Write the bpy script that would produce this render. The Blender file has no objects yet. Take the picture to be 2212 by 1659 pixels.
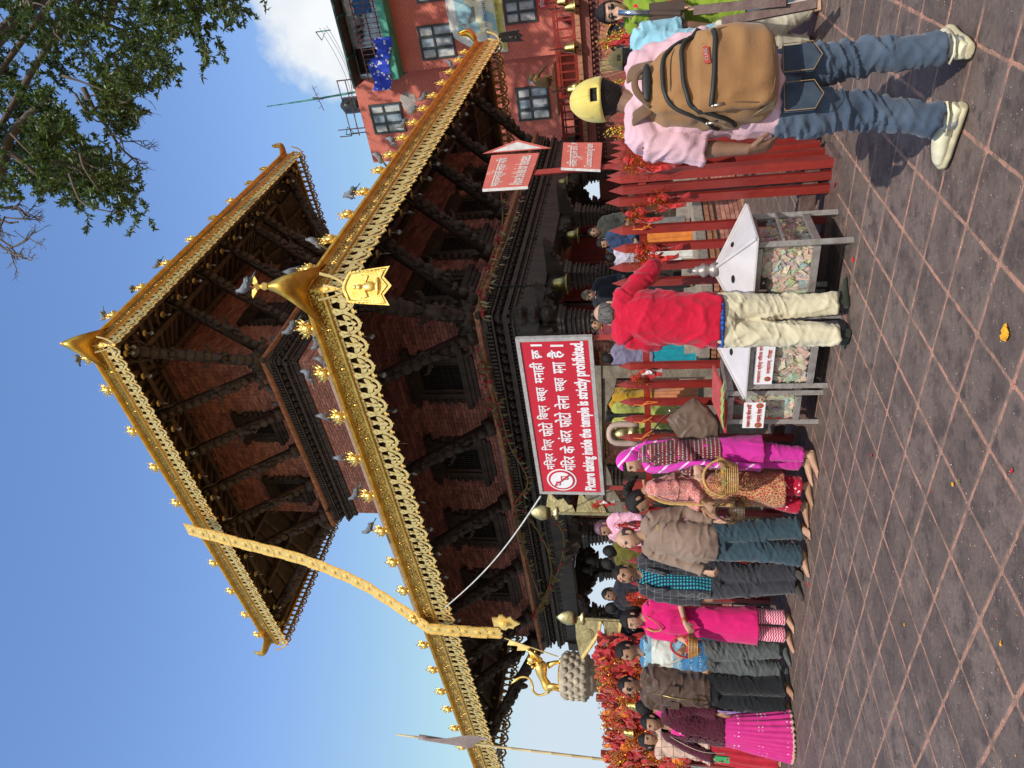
import bpy, math, random
import numpy as np
from mathutils import Vector, Matrix
random.seed(7); RNG = np.random.default_rng(7)
PI = math.pi; R_ = math.radians
scene = bpy.context.scene
COL = scene.collection
# ---------------- camera, sky, sun, exposure ----------------
FPX = 1468.0; PITCH = R_(11.85); ROLL = R_(0.9); CAMH = 1.32
cp, sp = math.cos(PITCH), math.sin(PITCH); cr, sr = math.cos(ROLL), math.sin(ROLL)
R0 = Vector((1, 0, 0)); U0 = Vector((0, -sp, cp)); F0 = Vector((0, cp, sp))
EX = cr*R0 - sr*U0; EY = sr*R0 + cr*U0
cam_d = bpy.data.cameras.new('camera'); cam = bpy.data.objects.new('camera', cam_d); COL.objects.link(cam)
cx_, cy_, cz_ = -EY, EX, -F0                       # phone held sideways: image right is world down
cam.matrix_world = Matrix(((cx_[0], cy_[0], cz_[0], 0), (cx_[1], cy_[1], cz_[1], 0), (cx_[2], cy_[2], cz_[2], CAMH), (0, 0, 0, 1)))
cam_d.sensor_fit = 'HORIZONTAL'; cam_d.sensor_width = 36; cam_d.lens = 36*FPX/2212
cam_d.clip_start = 0.05; cam_d.clip_end = 3000
scene.camera = cam
scene.render.resolution_x = 1024; scene.render.resolution_y = 768
SUN_EL, SUN_AZ = 47.0, 186.0                       # azimuth clockwise from +Y: behind the viewer
w = bpy.data.worlds.new('World'); scene.world = w; w.use_nodes = True
nt = w.node_tree; nt.nodes.clear()
def N(nt, t, **kw):
    n = nt.nodes.new(t)
    for k, v in kw.items(): setattr(n, k, v)
    return n
def L(nt, a, b): nt.links.new(a, b)
sky = N(nt, 'ShaderNodeTexSky', sky_type='NISHITA', sun_disc=False, sun_elevation=R_(SUN_EL), sun_rotation=R_(SUN_AZ), altitude=1300, air_density=1.25, dust_density=1.6, ozone_density=1.6)
bg = N(nt, 'ShaderNodeBackground'); bg.inputs[1].default_value = 0.125
out = N(nt, 'ShaderNodeOutputWorld'); L(nt, bg.outputs[0], out.inputs[0])
tc = N(nt, 'ShaderNodeTexCoord')
def cloud_dir(az, el): return Vector((math.sin(R_(az))*math.cos(R_(el)), math.cos(R_(az))*math.cos(R_(el)), math.sin(R_(el))))
def vm(op, a, b=None):
    n = N(nt, 'ShaderNodeVectorMath', operation=op)
    L(nt, a, n.inputs[0])
    if b is not None:
        if isinstance(b, (tuple, Vector)): n.inputs[1].default_value = b
        else: L(nt, b, n.inputs[1])
    return n
def mt(op, a, b, nt=nt, clamp=False):
    n = N(nt, 'ShaderNodeMath', operation=op, use_clamp=clamp)
    for i, s in enumerate((a, b)):
        if isinstance(s, (int, float)): n.inputs[i].default_value = s
        elif s is not None: L(nt, s, n.inputs[i])
    return n.outputs[0]
nz = N(nt, 'ShaderNodeTexNoise'); nz.inputs['Scale'].default_value = 5.5; nz.inputs['Detail'].default_value = 9; nz.inputs['Roughness'].default_value = 0.62
L(nt, tc.outputs['Generated'], nz.inputs['Vector'])
# cumulus banks low in the sky: one over the house, others around the horizon
acc = None
for az, el, rad in ((32, 20, 0.150), (44, 19, 0.26), (75, 12, 0.3), (140, 15, 0.3), (205, 12, 0.35), (255, 10, 0.22)):
    d = cloud_dir(az, el)
    v = vm('DISTANCE', tc.outputs['Generated'], tuple(d)).outputs['Value']
    m = mt('SUBTRACT', 1.0, mt('DIVIDE', v, rad))
    acc = m if acc is None else mt('MAXIMUM', acc, m)
dens = mt('ADD', mt('MULTIPLY', acc, 1.9), mt('MULTIPLY', mt('SUBTRACT', nz.outputs['Fac'], 0.5), 1.7))
cover = mt('MULTIPLY', dens, 3.4, clamp=True)
mix = N(nt, 'ShaderNodeMix', data_type='RGBA')
L(nt, cover, mix.inputs[0]); 
hz = N(nt, 'ShaderNodeMix', data_type='RGBA')           # pale horizon haze
sepz = N(nt, 'ShaderNodeSeparateXYZ'); L(nt, tc.outputs['Generated'], sepz.inputs[0])
hf = mt('POWER', mt('SUBTRACT', 1.0, mt('MAXIMUM', sepz.outputs[2], 0.0), clamp=True), 3.4, clamp=True)
L(nt, mt('MULTIPLY', hf, 0.97), hz.inputs[0])
tint = N(nt, 'ShaderNodeMix', data_type='RGBA', blend_type='MULTIPLY'); tint.inputs[0].default_value = 1
L(nt, sky.outputs[0], tint.inputs[6]); tint.inputs[7].default_value = (1.50, 1.76, 2.10, 1)
cap_ = N(nt, 'ShaderNodeMix', data_type='RGBA', blend_type='DARKEN'); cap_.inputs[0].default_value = 1; L(nt, tint.outputs[2], cap_.inputs[6]); cap_.inputs[7].default_value = (5.2, 6.1, 6.9, 1)
L(nt, cap_.outputs[2], hz.inputs[6]); hz.inputs[7].default_value = (5.2, 6.1, 6.9, 1)
L(nt, hz.outputs[2], mix.inputs[6])
nz2 = N(nt, 'ShaderNodeTexNoise'); nz2.inputs['Scale'].default_value = 9; nz2.inputs['Detail'].default_value = 6
L(nt, tc.outputs['Generated'], nz2.inputs['Vector'])
cr2 = N(nt, 'ShaderNodeValToRGB'); cr2.color_ramp.elements[0].position = .3; cr2.color_ramp.elements[0].color = (5.6, 6.2, 6.9, 1); cr2.color_ramp.elements[1].position = .62; cr2.color_ramp.elements[1].color = (7.6, 7.8, 8.0, 1)
L(nt, nz2.outputs['Fac'], cr2.inputs[0]); L(nt, cr2.outputs[0], mix.inputs[7])
L(nt, mix.outputs[2], bg.inputs[0])
sd = bpy.data.lights.new('sun', 'SUN'); sd.energy = 4.2; sd.angle = R_(0.53); sd.color = (1.0, 0.945, 0.86)
sun = bpy.data.objects.new('sun', sd); COL.objects.link(sun)
sv = Vector((math.sin(R_(SUN_AZ))*math.cos(R_(SUN_EL)), math.cos(R_(SUN_AZ))*math.cos(R_(SUN_EL)), math.sin(R_(SUN_EL))))
sun.rotation_euler = sv.to_track_quat('Z', 'Y').to_euler(); sun.location = sv*60
vs = scene.view_settings; vs.view_transform = 'Standard'; vs.look = 'None'; vs.exposure = 0.0; vs.gamma = 1; vs.use_curve_mapping = False

# ---------------- survey: turn a photo measurement into a point of the place ----------------
def ray(x, y):
    Xp, Yp = 829.5 - y, 1106 - x
    X = Xp*cr + Yp*sr; Y = -Xp*sr + Yp*cr
    return Vector((X, FPX*cp - Y*sp, FPX*sp + Y*cp))
EYE = Vector((0, 0, CAMH))
def atz(x, y, z): r = ray(x, y); return EYE + r*((z-CAMH)/r.z)
def aty(x, y, Y): r = ray(x, y); return EYE + r*(Y/r.y)
def gnd(x, y): return atz(x, y, 0)
def onplane(x, y, p0, n):
    r = ray(x, y); return EYE + r*((Vector(p0)-EYE).dot(n)/r.dot(n))
def az(a): return Vector((math.sin(R_(a)), math.cos(R_(a)), 0))

# ---------------- helpers ----------------
def tag(o, label=None, cat=None, group=None, kind=None):
    if label: o['label'] = label
    if cat: o['category'] = cat
    if group: o['group'] = group
    if kind: o['kind'] = kind
    return o
def empty(name, loc=(0, 0, 0), rz=0, label=None, cat=None, group=None, kind=None):
    o = bpy.data.objects.new(name, None); COL.objects.link(o); o.location = loc; o.rotation_euler = (0, 0, rz)
    o.empty_display_size = .1
    return tag(o, label, cat, group, kind)
def rotm(ax, ang): return Matrix.Rotation(ang, 3, ax)
def spline(pts, n):
    P = np.array([tuple(p) for p in pts], float)
    if len(P) < 3: 
        t = np.linspace(0, 1, n)[:, None]; return P[0]*(1-t)+P[-1]*t
    Q = np.vstack([2*P[0]-P[1], P, 2*P[-1]-P[-2]]); m = len(P)-1
    ts = np.linspace(0, m, n); o = []
    for t in ts:
        i = min(int(t), m-1); u = t-i; a, b, c, d = Q[i], Q[i+1], Q[i+2], Q[i+3]
        o.append(.5*((2*b)+(-a+c)*u+(2*a-5*b+4*c-d)*u*u+(-a+3*b-3*c+d)*u**3))
    return np.array(o)
class MB:
    def __init__(s): s.v = []; s.f = []; s.m = []; s.mi = 0; s.uv = None
    def add(s, vs, fs):
        k = len(s.v); s.v.extend([tuple(v) for v in vs]); s.f.extend([tuple(i+k for i in f) for f in fs]); s.m.extend([s.mi]*len(fs)); return s
    def box(s, c, size, rot=None):
        hx, hy, hz = size[0]/2, size[1]/2, size[2]/2
        vs = [Vector((x, y, z)) for x in (-hx, hx) for y in (-hy, hy) for z in (-hz, hz)]
        if rot is not None: vs = [rot @ v for v in vs]
        c = Vector(c)
        return s.add([c+v for v in vs], [(0, 1, 3, 2), (4, 6, 7, 5), (0, 4, 5, 1), (2, 3, 7, 6), (0, 2, 6, 4), (1, 5, 7, 3)])
    def bbox(s, o, ux, uy, uz, x0, x1, y0, y1, z0, z1):
        o = Vector(o); ux, uy, uz = Vector(ux), Vector(uy), Vector(uz)
        vs = [o+ux*x+uy*y+uz*z for x in (x0, x1) for y in (y0, y1) for z in (z0, z1)]
        fs = [(0, 1, 3, 2), (4, 6, 7, 5), (0, 4, 5, 1), (2, 3, 7, 6), (0, 2, 6, 4), (1, 5, 7, 3)]
        if ux.cross(uy).dot(uz) < 0: fs = [f[::-1] for f in fs]
        return s.add(vs, fs)
    def bar(s, a, b, w_, h_=None, up=(0, 0, 1), taper=1):
        a, b = Vector(a), Vector(b); h_ = h_ or w_; d = (b-a).normalized(); u = Vector(up)
        if abs(d.dot(u)) > .98: u = Vector((0, 1, 0)) if abs(d.y) < .9 else Vector((1, 0, 0))
        x = d.cross(u).normalized(); y = x.cross(d)
        vs = [p+x*(i*w_/2*t)+y*(j*h_/2*t) for p, t in ((a, 1), (b, taper)) for i, j in ((-1, -1), (1, -1), (1, 1), (-1, 1))]
        return s.add(vs, [(0, 3, 2, 1), (4, 5, 6, 7), (0, 1, 5, 4), (1, 2, 6, 5), (2, 3, 7, 6), (3, 0, 4, 7)])
    def tube(s, pts, rad, n=8, side=None, cap=True, squash=1.0, closed_round=False):
        P = [Vector(p) for p in pts]; k = len(P)
        if not hasattr(rad, '__len__'): rad = [rad]*k
        base = len(s.v); X = Vector(side) if side else None; vs = []
        for i, p in enumerate(P):
            d = (P[min(i+1, k-1)]-P[max(i-1, 0)]).normalized()
            if X is None:
                X = d.orthogonal().normalized()
            X = (X-d*X.dot(d))
            if X.length < 1e-5: X = d.orthogonal()
            X = X.normalized(); Y = d.cross(X)
            r = rad[i]; rx, ry = (r if hasattr(r, '__len__') else (r, r*squash))
            for j in range(n):
                a = 2*PI*j/n; vs.append(p+X*(math.cos(a)*rx)+Y*(math.sin(a)*ry))
        fs = [(i*n+j, i*n+(j+1) % n, (i+1)*n+(j+1) % n, (i+1)*n+j) for i in range(k-1) for j in range(n)]
        if cap: fs += [tuple(range(n))[::-1], tuple((k-1)*n+j for j in range(n))]
        return s.add(vs, fs)
    def lathe(s, prof, c=(0, 0, 0), n=16, axis=None):
        c = Vector(c); vs = []; k = len(prof)
        for r, z in prof:
            for j in range(n):
                a = 2*PI*j/n; v = Vector((math.cos(a)*r, math.sin(a)*r, z))
                if axis is not None: v = axis @ v
                vs.append(c+v)
        fs = [(i*n+j, i*n+(j+1) % n, (i+1)*n+(j+1) % n, (i+1)*n+j) for i in range(k-1) for j in range(n)]
        fs += [tuple(range(n))[::-1], tuple((k-1)*n+j for j in range(n))]
        return s.add(vs, fs)
    def sqlathe(s, prof, o, ux, uy):      # stacked square section: prof = [(half width, z)]
        o = Vector(o); vs = []
        for h, z in prof:
            for i, j in ((-1, -1), (1, -1), (1, 1), (-1, 1)): vs.append(o+ux*(i*h)+uy*(j*h)+Vector((0, 0, z)))
        k = len(prof)
        fs = [(i*4+j, i*4+(j+1) % 4, (i+1)*4+(j+1) % 4, (i+1)*4+j) for i in range(k-1) for j in range(4)]
        fs += [(3, 2, 1, 0), tuple((k-1)*4+j for j in range(4))]
        return s.add(vs, fs)
    def prism(s, pts, o, ux, uy, th):     # 2-D outline, counter-clockwise, centred thickness
        o, ux, uy = Vector(o), Vector(ux), Vector(uy); nrm = ux.cross(uy).normalized()*th/2; n = len(pts)
        vs = [o+ux*x+uy*y+nrm*k for k in (1, -1) for x, y in pts]
        return s.add(vs, [tuple(range(n)), tuple(range(2*n-1, n-1, -1))]+[(i, i+n, (i+1) % n+n, (i+1) % n) for i in range(n)])
    def ribbon(s, pts, wd, o, ux, uy, th):
        P = np.array(pts, float); d = np.gradient(P, axis=0); d /= np.linalg.norm(d, axis=1)[:, None]+1e-9
        nn = np.stack([-d[:, 1], d[:, 0]], 1)
        wd = np.broadcast_to(np.asarray(wd, float), (len(P),))[:, None]
        A, B = P+nn*wd/2, P-nn*wd/2
        o, ux, uy = Vector(o), Vector(ux), Vector(uy); nr = ux.cross(uy).normalized()*th/2; n = len(P)
        vs = [o+ux*a[0]+uy*a[1]+nr*k for k in (1, -1) for S in (A, B) for a in S]
        fs = []
        for i in range(n-1):
            fs += [(n+i, n+i+1, i+1, i), (2*n+i, 2*n+i+1, 3*n+i+1, 3*n+i), (i, i+1, 2*n+i+1, 2*n+i), (n+i, 3*n+i, 3*n+i+1, n+i+1)]
        fs += [(0, 2*n, 3*n, n), (n-1, 2*n-1, 4*n-1, 3*n-1)]
        return s.add(vs, fs)
    def ell(s, c, r, n=12, m=8, rot=None):
        c = Vector(c); vs = []
        for i in range(m+1):
            t = PI*i/m
            for j in range(n):
                a = 2*PI*j/n; v = Vector((math.sin(t)*math.cos(a)*r[0], math.sin(t)*math.sin(a)*r[1], -math.cos(t)*r[2]))
                vs.append(c+(rot @ v if rot is not None else v))
        return s.add(vs, [(i*n+j, i*n+(j+1) % n, (i+1)*n+(j+1) % n, (i+1)*n+j) for i in range(m) for j in range(n)])
    def mesh(s, name, mats, smooth=False, origin=None):
        me = bpy.data.meshes.new(name)
        v = np.array(s.v, float)
        if origin is not None: v = v-np.array(tuple(origin))
        me.from_pydata(v.tolist(), [], s.f)
        for m in (mats if isinstance(mats, (list, tuple)) else [mats]): me.materials.append(m)
        if any(s.m): me.polygons.foreach_set('material_index', s.m)
        if smooth: me.polygons.foreach_set('use_smooth', [True]*len(me.polygons))
        me.update(); return me
    def build(s, name, mats, parent=None, smooth=False, origin=None, label=None, cat=None, group=None, kind=None):
        me = s.mesh(name, mats, smooth, origin); o = bpy.data.objects.new(name, me); COL.objects.link(o)
        if parent is not None: o.parent = parent
        if origin is not None: o.location = origin
        return tag(o, label, cat, group, kind)
def inst(name, me, parent=None, mat4=None, **kw):
    o = bpy.data.objects.new(name, me); COL.objects.link(o)
    if parent is not None: o.parent = parent
    if mat4 is not None: o.matrix_local = mat4
    return tag(o, kw.get('label'), kw.get('cat'), kw.get('group'), kw.get('kind'))
def frame4(o, ux, uy, uz):
    m = Matrix.Identity(4)
    for i in range(3): m[i][0], m[i][1], m[i][2], m[i][3] = ux[i], uy[i], uz[i], o[i]
    return m

# ---------------- materials ----------------
def mat(name, col, rough=.7, metal=0.0, col2=None, scale=6.0, detail=5, bump=0.0, bscale=30.0, spec=.5, rnd=0.0, fac=(.35, .65), stretch=(1, 1, 1), coat=0.0, sheen=0.0, trans=0.0, ior=1.45):
    m = bpy.data.materials.new(name); m.use_nodes = True; t = m.node_tree; b = t.nodes['Principled BSDF']
    b.inputs['Roughness'].default_value = rough; b.inputs['Metallic'].default_value = metal; b.inputs['Specular IOR Level'].default_value = spec
    if coat: b.inputs['Coat Weight'].default_value = coat
    if sheen: b.inputs['Sheen Weight'].default_value = sheen
    if trans: b.inputs['Transmission Weight'].default_value = trans; b.inputs['IOR'].default_value = ior
    tcn = N(t, 'ShaderNodeTexCoord'); mp = N(t, 'ShaderNodeMapping'); mp.inputs['Scale'].default_value = stretch
    L(t, tcn.outputs['Object'], mp.inputs[0])
    c = None
    if col2 is None: col2 = tuple(x*.72 for x in col[:3])
    n = N(t, 'ShaderNodeTexNoise'); n.inputs['Scale'].default_value = scale; n.inputs['Detail'].default_value = detail; n.inputs['Roughness'].default_value = .6
    L(t, mp.outputs[0], n.inputs[0])
    rp = N(t, 'ShaderNodeValToRGB'); e = rp.color_ramp.elements; e[0].position, e[1].position = fac
    e[0].color = (*col2[:3], 1); e[1].color = (*col[:3], 1); L(t, n.outputs['Fac'], rp.inputs[0]); c = rp.outputs[0]
    if rnd:
        oi = N(t, 'ShaderNodeObjectInfo'); hs = N(t, 'ShaderNodeHueSaturation')
        L(t, mt('ADD', mt('MULTIPLY', oi.outputs['Random'], rnd*2, nt=t), 1-rnd, nt=t), hs.inputs['Value']); L(t, c, hs.inputs['Color']); c = hs.outputs[0]
    L(t, c, b.inputs['Base Color'])
    if bump:
        n2 = N(t, 'ShaderNodeTexNoise'); n2.inputs['Scale'].default_value = bscale; n2.inputs['Detail'].default_value = 4; L(t, mp.outputs[0], n2.inputs[0])
        bp = N(t, 'ShaderNodeBump'); bp.inputs['Strength'].default_value = min(1, bump); bp.inputs['Distance'].default_value = .02
        L(t, n2.outputs['Fac'], bp.inputs['Height']); L(t, bp.outputs[0], b.inputs['Normal'])
    m['_'] = 0
    m.diffuse_color = (*col[:3], 1)
    return m
def pattern(m, fn):
    """fn(tree, object_coord_socket, current_colour_socket) -> new colour socket"""
    t = m.node_tree; b = t.nodes['Principled BSDF']; cur = b.inputs['Base Color'].links[0].from_socket
    tcn = N(t, 'ShaderNodeTexCoord'); new = fn(t, tcn.outputs['Object'], cur); L(t, new, b.inputs['Base Color']); return m
def mixc(t, f, a, b_):
    n = N(t, 'ShaderNodeMix', data_type='RGBA')
    if isinstance(f, (int, float)): n.inputs[0].default_value = f
    else: L(t, f, n.inputs[0])
    for i, s in ((6, a), (7, b_)):
        if isinstance(s, tuple): n.inputs[i].default_value = (*s[:3], 1)
        else: L(t, s, n.inputs[i])
    return n.outputs[2]
def sepc(t, v):
    n = N(t, 'ShaderNodeSeparateXYZ'); L(t, v, n.inputs[0]); return n.outputs
def stripe(t, s, period, width, off=0.0, soft=None):
    """1 inside a stripe, else 0, along scalar socket s"""
    f = mt('FRACT', mt('ADD', mt('DIVIDE', s, period, nt=t), off, nt=t), None, nt=t)
    return mt('LESS_THAN', f, width/period, nt=t)
GOLD = mat('gilt_copper', (.88, .55, .12), .40, .92, (.62, .34, .05), 5, bump=.25, bscale=25)
GOLDB = mat('bright_gilt', (1.0, .72, .22), .36, .88, (.88, .55, .12), 12, bump=.15, bscale=60)
GOLDP = mat('pale_brass_lace', (.95, .74, .32), .48, .72, (.72, .50, .17), 9, bump=.2, bscale=60)
def relief(name, base, c2):
    m = mat(name, base, .36, 1.0, c2, 7)
    t = m.node_tree; b = t.nodes['Principled BSDF']; tcn = N(t, 'ShaderNodeTexCoord')
    v = N(t, 'ShaderNodeTexVoronoi'); v.feature = 'DISTANCE_TO_EDGE'; v.inputs['Scale'].default_value = 22; L(t, tcn.outputs['Object'], v.inputs['Vector'])
    rp = N(t, 'ShaderNodeValToRGB'); rp.color_ramp.elements[1].position = .12; L(t, v.outputs['Distance'], rp.inputs[0])
    bp = N(t, 'ShaderNodeBump'); bp.inputs['Distance'].default_value = .018; bp.inputs['Strength'].default_value = .8; L(t, rp.outputs[0], bp.inputs['Height']); L(t, bp.outputs[0], b.inputs['Normal'])
    cur = b.inputs['Base Color'].links[0].from_socket
    L(t, mixc(t, rp.outputs[0], tuple(x*.45 for x in c2), cur), b.inputs['Base Color'])
    return m
GOLDR = relief('chased_gilt_panel', (.66, .39, .085), (.42, .23, .05))  # panel face darkened to stand in for shade under the top moulding
WOOD = mat('old_dark_wood', (.075, .050, .036), .62, 0, (.028, .020, .016), 7, bump=.6, bscale=40, stretch=(1, 1, .35))
WOODB = mat('brown_roof_timber', (.12, .072, .045), .7, 0, (.05, .032, .022), 5, bump=.4, bscale=40, rnd=.25)
BRICK = mat('temple_brick', (.52, .225, .165), .78, 0, (.40, .16, .115), 3.2, detail=2, bump=.25, bscale=70, rnd=.22)
BRICKS = mat('temple_brickwork', (.52, .225, .165), .78, 0, (.42, .17, .12), 6, detail=2, bump=.25, bscale=70, fac=(.42, .58))
def island(m, lo, hi, amt=1.0):
    t = m.node_tree; b = t.nodes['Principled BSDF']; cur = b.inputs['Base Color'].links[0].from_socket
    g = N(t, 'ShaderNodeNewGeometry'); h = N(t, 'ShaderNodeHueSaturation'); L(t, cur, h.inputs['Color'])
    L(t, mt('ADD', mt('MULTIPLY', g.outputs['Random Per Island'], hi-lo, nt=t), lo, nt=t), h.inputs['Value']); L(t, h.outputs[0], b.inputs['Base Color']); return m
island(BRICKS, .62, 1.3)
MORTAR = mat('lime_mortar', (.34, .24, .20), .95, 0, (.24, .16, .13), 12, bump=.3)
BRICKO = mat('orange_brick_ledge', (.50, .22, .11), .75, 0, (.30, .13, .08), 12, bump=.4, bscale=50, rnd=.15)
STONE = mat('worn_stone', (.36, .30, .24), .85, 0, (.22, .18, .15), 8, bump=.5, bscale=30, rnd=.12)
REDP = mat('red_painted_wood', (.30, .028, .018), .38, 0, (.20, .018, .014), 9, bump=.25, bscale=60, rnd=.12, stretch=(1, 1, .25))
def worn(m, c, thr=.63, sc=14):
    def fn(t, v, cur):
        mp = N(t, 'ShaderNodeMapping'); mp.inputs['Scale'].default_value = (1, 1, .3); L(t, v, mp.inputs[0])
        n = N(t, 'ShaderNodeTexNoise'); n.inputs['Scale'].default_value = sc; n.inputs['Detail'].default_value = 8; n.inputs['Roughness'].default_value = .75; L(t, mp.outputs[0], n.inputs[0])
        rp = N(t, 'ShaderNodeValToRGB'); rp.color_ramp.elements[0].position = thr; rp.color_ramp.elements[1].position = thr+.05; L(t, n.outputs['Fac'], rp.inputs[0])
        return mixc(t, rp.outputs[0], cur, c)
    return pattern(m, fn)
worn(REDP, (.42, .16, .11)); worn(REDP, (.10, .02, .018), .60, 6); worn(REDP, (.35, .20, .16), .66, 40)
# ---------------- ground ----------------
TA = Vector((math.cos(R_(143.67)), math.sin(R_(143.67)), 0)); TB = Vector((math.sin(R_(143.67)), -math.cos(R_(143.67)), 0))
TSA, TSB = .248*1.32, .264*1.32; TO = Vector((-.222*1.32, 2.340*1.32, 0))
GROUT = mat('pink_grout', (.44, .215, .145), .95, 0, (.19, .12, .09), 11, bump=.6, bscale=60, fac=(.38, .6))
def powder(m, sc, thr, colr, world=False):
    def fn(t, v, cur):
        if world: v = N(t, 'ShaderNodeNewGeometry').outputs['Position']
        n = N(t, 'ShaderNodeTexNoise'); n.inputs['Scale'].default_value = sc; n.inputs['Detail'].default_value = 8; n.inputs['Roughness'].default_value = .7; L(t, v, n.inputs[0])
        rp = N(t, 'ShaderNodeValToRGB'); rp.color_ramp.elements[0].position = thr; rp.color_ramp.elements[1].position = thr+.14; L(t, n.outputs['Fac'], rp.inputs[0])
        return mixc(t, rp.outputs[0], cur, colr)
    return pattern(m, fn)
SLATE = mat('dark_slate_paving', (.158, .114, .094), .66, 0, (.128, .093, .078), 40.0, detail=6, bump=.40, bscale=28, rnd=.22, fac=(.32, .66), spec=.3)
powder(SLATE, 5.2, .47, (.078, .057, .050), True); powder(SLATE, 1.6, .50, (.108, .079, .068), True); powder(SLATE, 9.5, .54, (.055, .043, .041), True); powder(SLATE, 3.3, .56, (.205, .145, .118), True); powder(SLATE, 22, .60, (.050, .040, .038), True); powder(SLATE, 60, .64, (.34, .235, .19), True); powder(SLATE, 110, .68, (.035, .028, .028), True)
def specks(m):
    def fn(t, v, cur):
        vo = N(t, 'ShaderNodeTexVoronoi'); vo.inputs['Scale'].default_value = 34; v = N(t, 'ShaderNodeNewGeometry').outputs['Position']; L(t, v, vo.inputs['Vector'])
        a = mt('LESS_THAN', vo.outputs['Distance'], .055, nt=t)
        return mixc(t, a, cur, (.55, .30, .24))
    return pattern(m, fn)
specks(SLATE)
EARTH = mat('far_earth', (.22, .17, .12), .9, 0, (.14, .12, .08), .5)
gr = MB(); gr.add([(-900, -300, -.03), (900, -300, -.03), (900, 1500, -.03), (-900, 1500, -.03)], [(0, 1, 2, 3)])
ground = gr.build('ground', EARTH, kind='structure')
court = MB(); court.add([(-14, -4, -.0025), (11, -4, -.0025), (11, 11, -.0025), (-14, 11, -.0025)], [(0, 1, 2, 3)])
courtyard = court.build('courtyard_pavement', GROUT, kind='structure')
tm = MB()
def tile_mesh(wobble):
    m = MB(); h, k = TSA/2-.0060-abs(wobble%3)*.0012, TSB/2-.0080; c = .006
    rq = random.Random(wobble); P = [(-h, -k), (h, -k), (h, k), (-h, k)]; cut = .012
    outl = []
    for i in range(4):
        a, b = Vector(P[i]), Vector(P[(i+1) % 4]); d = (b-a).normalized()
        nrm_ = Vector((-d.y, d.x)); outl += [a+d*cut]+[a.lerp(b, t)+nrm_*rq.uniform(-.0015, .0045) for t in (.2, .36, .5, .64, .8)]+[b-d*cut]
    vs = [(p.x, p.y, -.03) for p in outl]+[(p.x, p.y, -.003) for p in outl]+[(p.x*.975, p.y*.975, 0) for p in outl]
    n = len(outl); fs = [(i, (i+1) % n, n+(i+1) % n, n+i) for i in range(n)]+[(n+i, n+(i+1) % n, 2*n+(i+1) % n, 2*n+i) for i in range(n)]+[tuple(range(2*n, 3*n))]
    return m.add(vs, fs)
tmesh = [tile_mesh(i).mesh('paving_stone', SLATE) for i in range(7)]
cand = []
for i in range(-40, 60):
    for j in range(-30, 40):
        p = TO+TA*((i+.5)*TSA)+TB*((j+.5)*TSB)
        if p.y < 1.2 or p.y > 10.5 or p.x < -12 or p.x > 9: continue
        vis = abs(p.x) < .72*(p.y+1.0) and p.y > 2.4
        cand.append(((p.length if vis else 99+p.length), p))
cand.sort(key=lambda c: c[0])
rest = MB()
for k, (d, p) in enumerate(cand):
    dz = random.uniform(-.0005, .0012)
    if k < 296:
        o = inst('paving_stone', tmesh[random.randrange(7)], courtyard)
        tl = R_(random.uniform(-.35, .35))
        o.location = (p.x, p.y, dz); o.rotation_euler = (tl, R_(random.uniform(-.35, .35)), R_(143.67))
    else:
        h, q = TSA/2-.008, TSB/2-.010
        vs = [p+TA*x+TB*y+Vector((0, 0, z+dz)) for z in (-.02, 0) for x, y in ((-h, -q), (h, -q), (h, q), (-h, q))]
        rest.add(vs, [(7, 6, 5, 4), (0, 4, 5, 1), (1, 5, 6, 2), (2, 6, 7, 3), (3, 7, 4, 0)])
rest.build('distant_paving_stones', SLATE, courtyard, kind='stuff')
# petals, leaf litter and red powder scattered on the stones
PETY = mat('marigold_petal', (.80, .42, .02), .7, 0, (.65, .25, .01), 30); PETR = mat('red_petal', (.55, .03, .03), .7, 0, (.45, .02, .05), 30); LEAFG = mat('scrap_leaf', (.18, .2, .05), .7)
UP_ = Vector((0, 0, 1)); deb = MB(); prnd = random.Random(3)
PCOL = [PETY, PETR, LEAFG]
def petal(m, x, y, s, k, z=.004):
    m.mi = k; a = prnd.uniform(0, 6.28); n = 7; u = Vector((math.cos(a), math.sin(a), prnd.uniform(-.2, .2))); v = Vector((-math.sin(a), math.cos(a), prnd.uniform(-.2, .2)))
    c = Vector((x, y, z+s*.15)); vs = [c+u*(math.cos(t*2*PI/n)*s)+v*(math.sin(t*2*PI/n)*s*.55)+Vector((0, 0, prnd.uniform(-.1, .25)*s)) for t in range(n)]
    m.add(vs, [tuple(range(n))])
for _ in range(520):
    y = prnd.uniform(2.6, 9.5); x = prnd.uniform(-.6*(y+1), .6*(y+1)); petal(deb, x, y, prnd.uniform(.002, .006), prnd.choice((0, 1, 1, 2)))
GRAIN = mat('rice_grain', (.72, .62, .56), .7, 0, (.62, .36, .30), 60, fac=(.48, .52))
gm_ = MB()
for _ in range(2600):
    y = 2.6+prnd.random()**1.5*5.5; x = prnd.uniform(-.62*(y+1), .62*(y+1)); s = prnd.uniform(.0016, .0034); a = prnd.uniform(0, 3.1); u = Vector((math.cos(a), math.sin(a), 0)); v = Vector((-u.y, u.x, 0)); c = Vector((x, y, .0045))
    gm_.add([c-u*s, c-v*s*.5, c+u*s, c+v*s*.5, c+UP_*s*.6], [(0, 1, 4), (1, 2, 4), (2, 3, 4), (3, 0, 4)])
gm_.build('rice_grains', GRAIN, kind='stuff')
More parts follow.
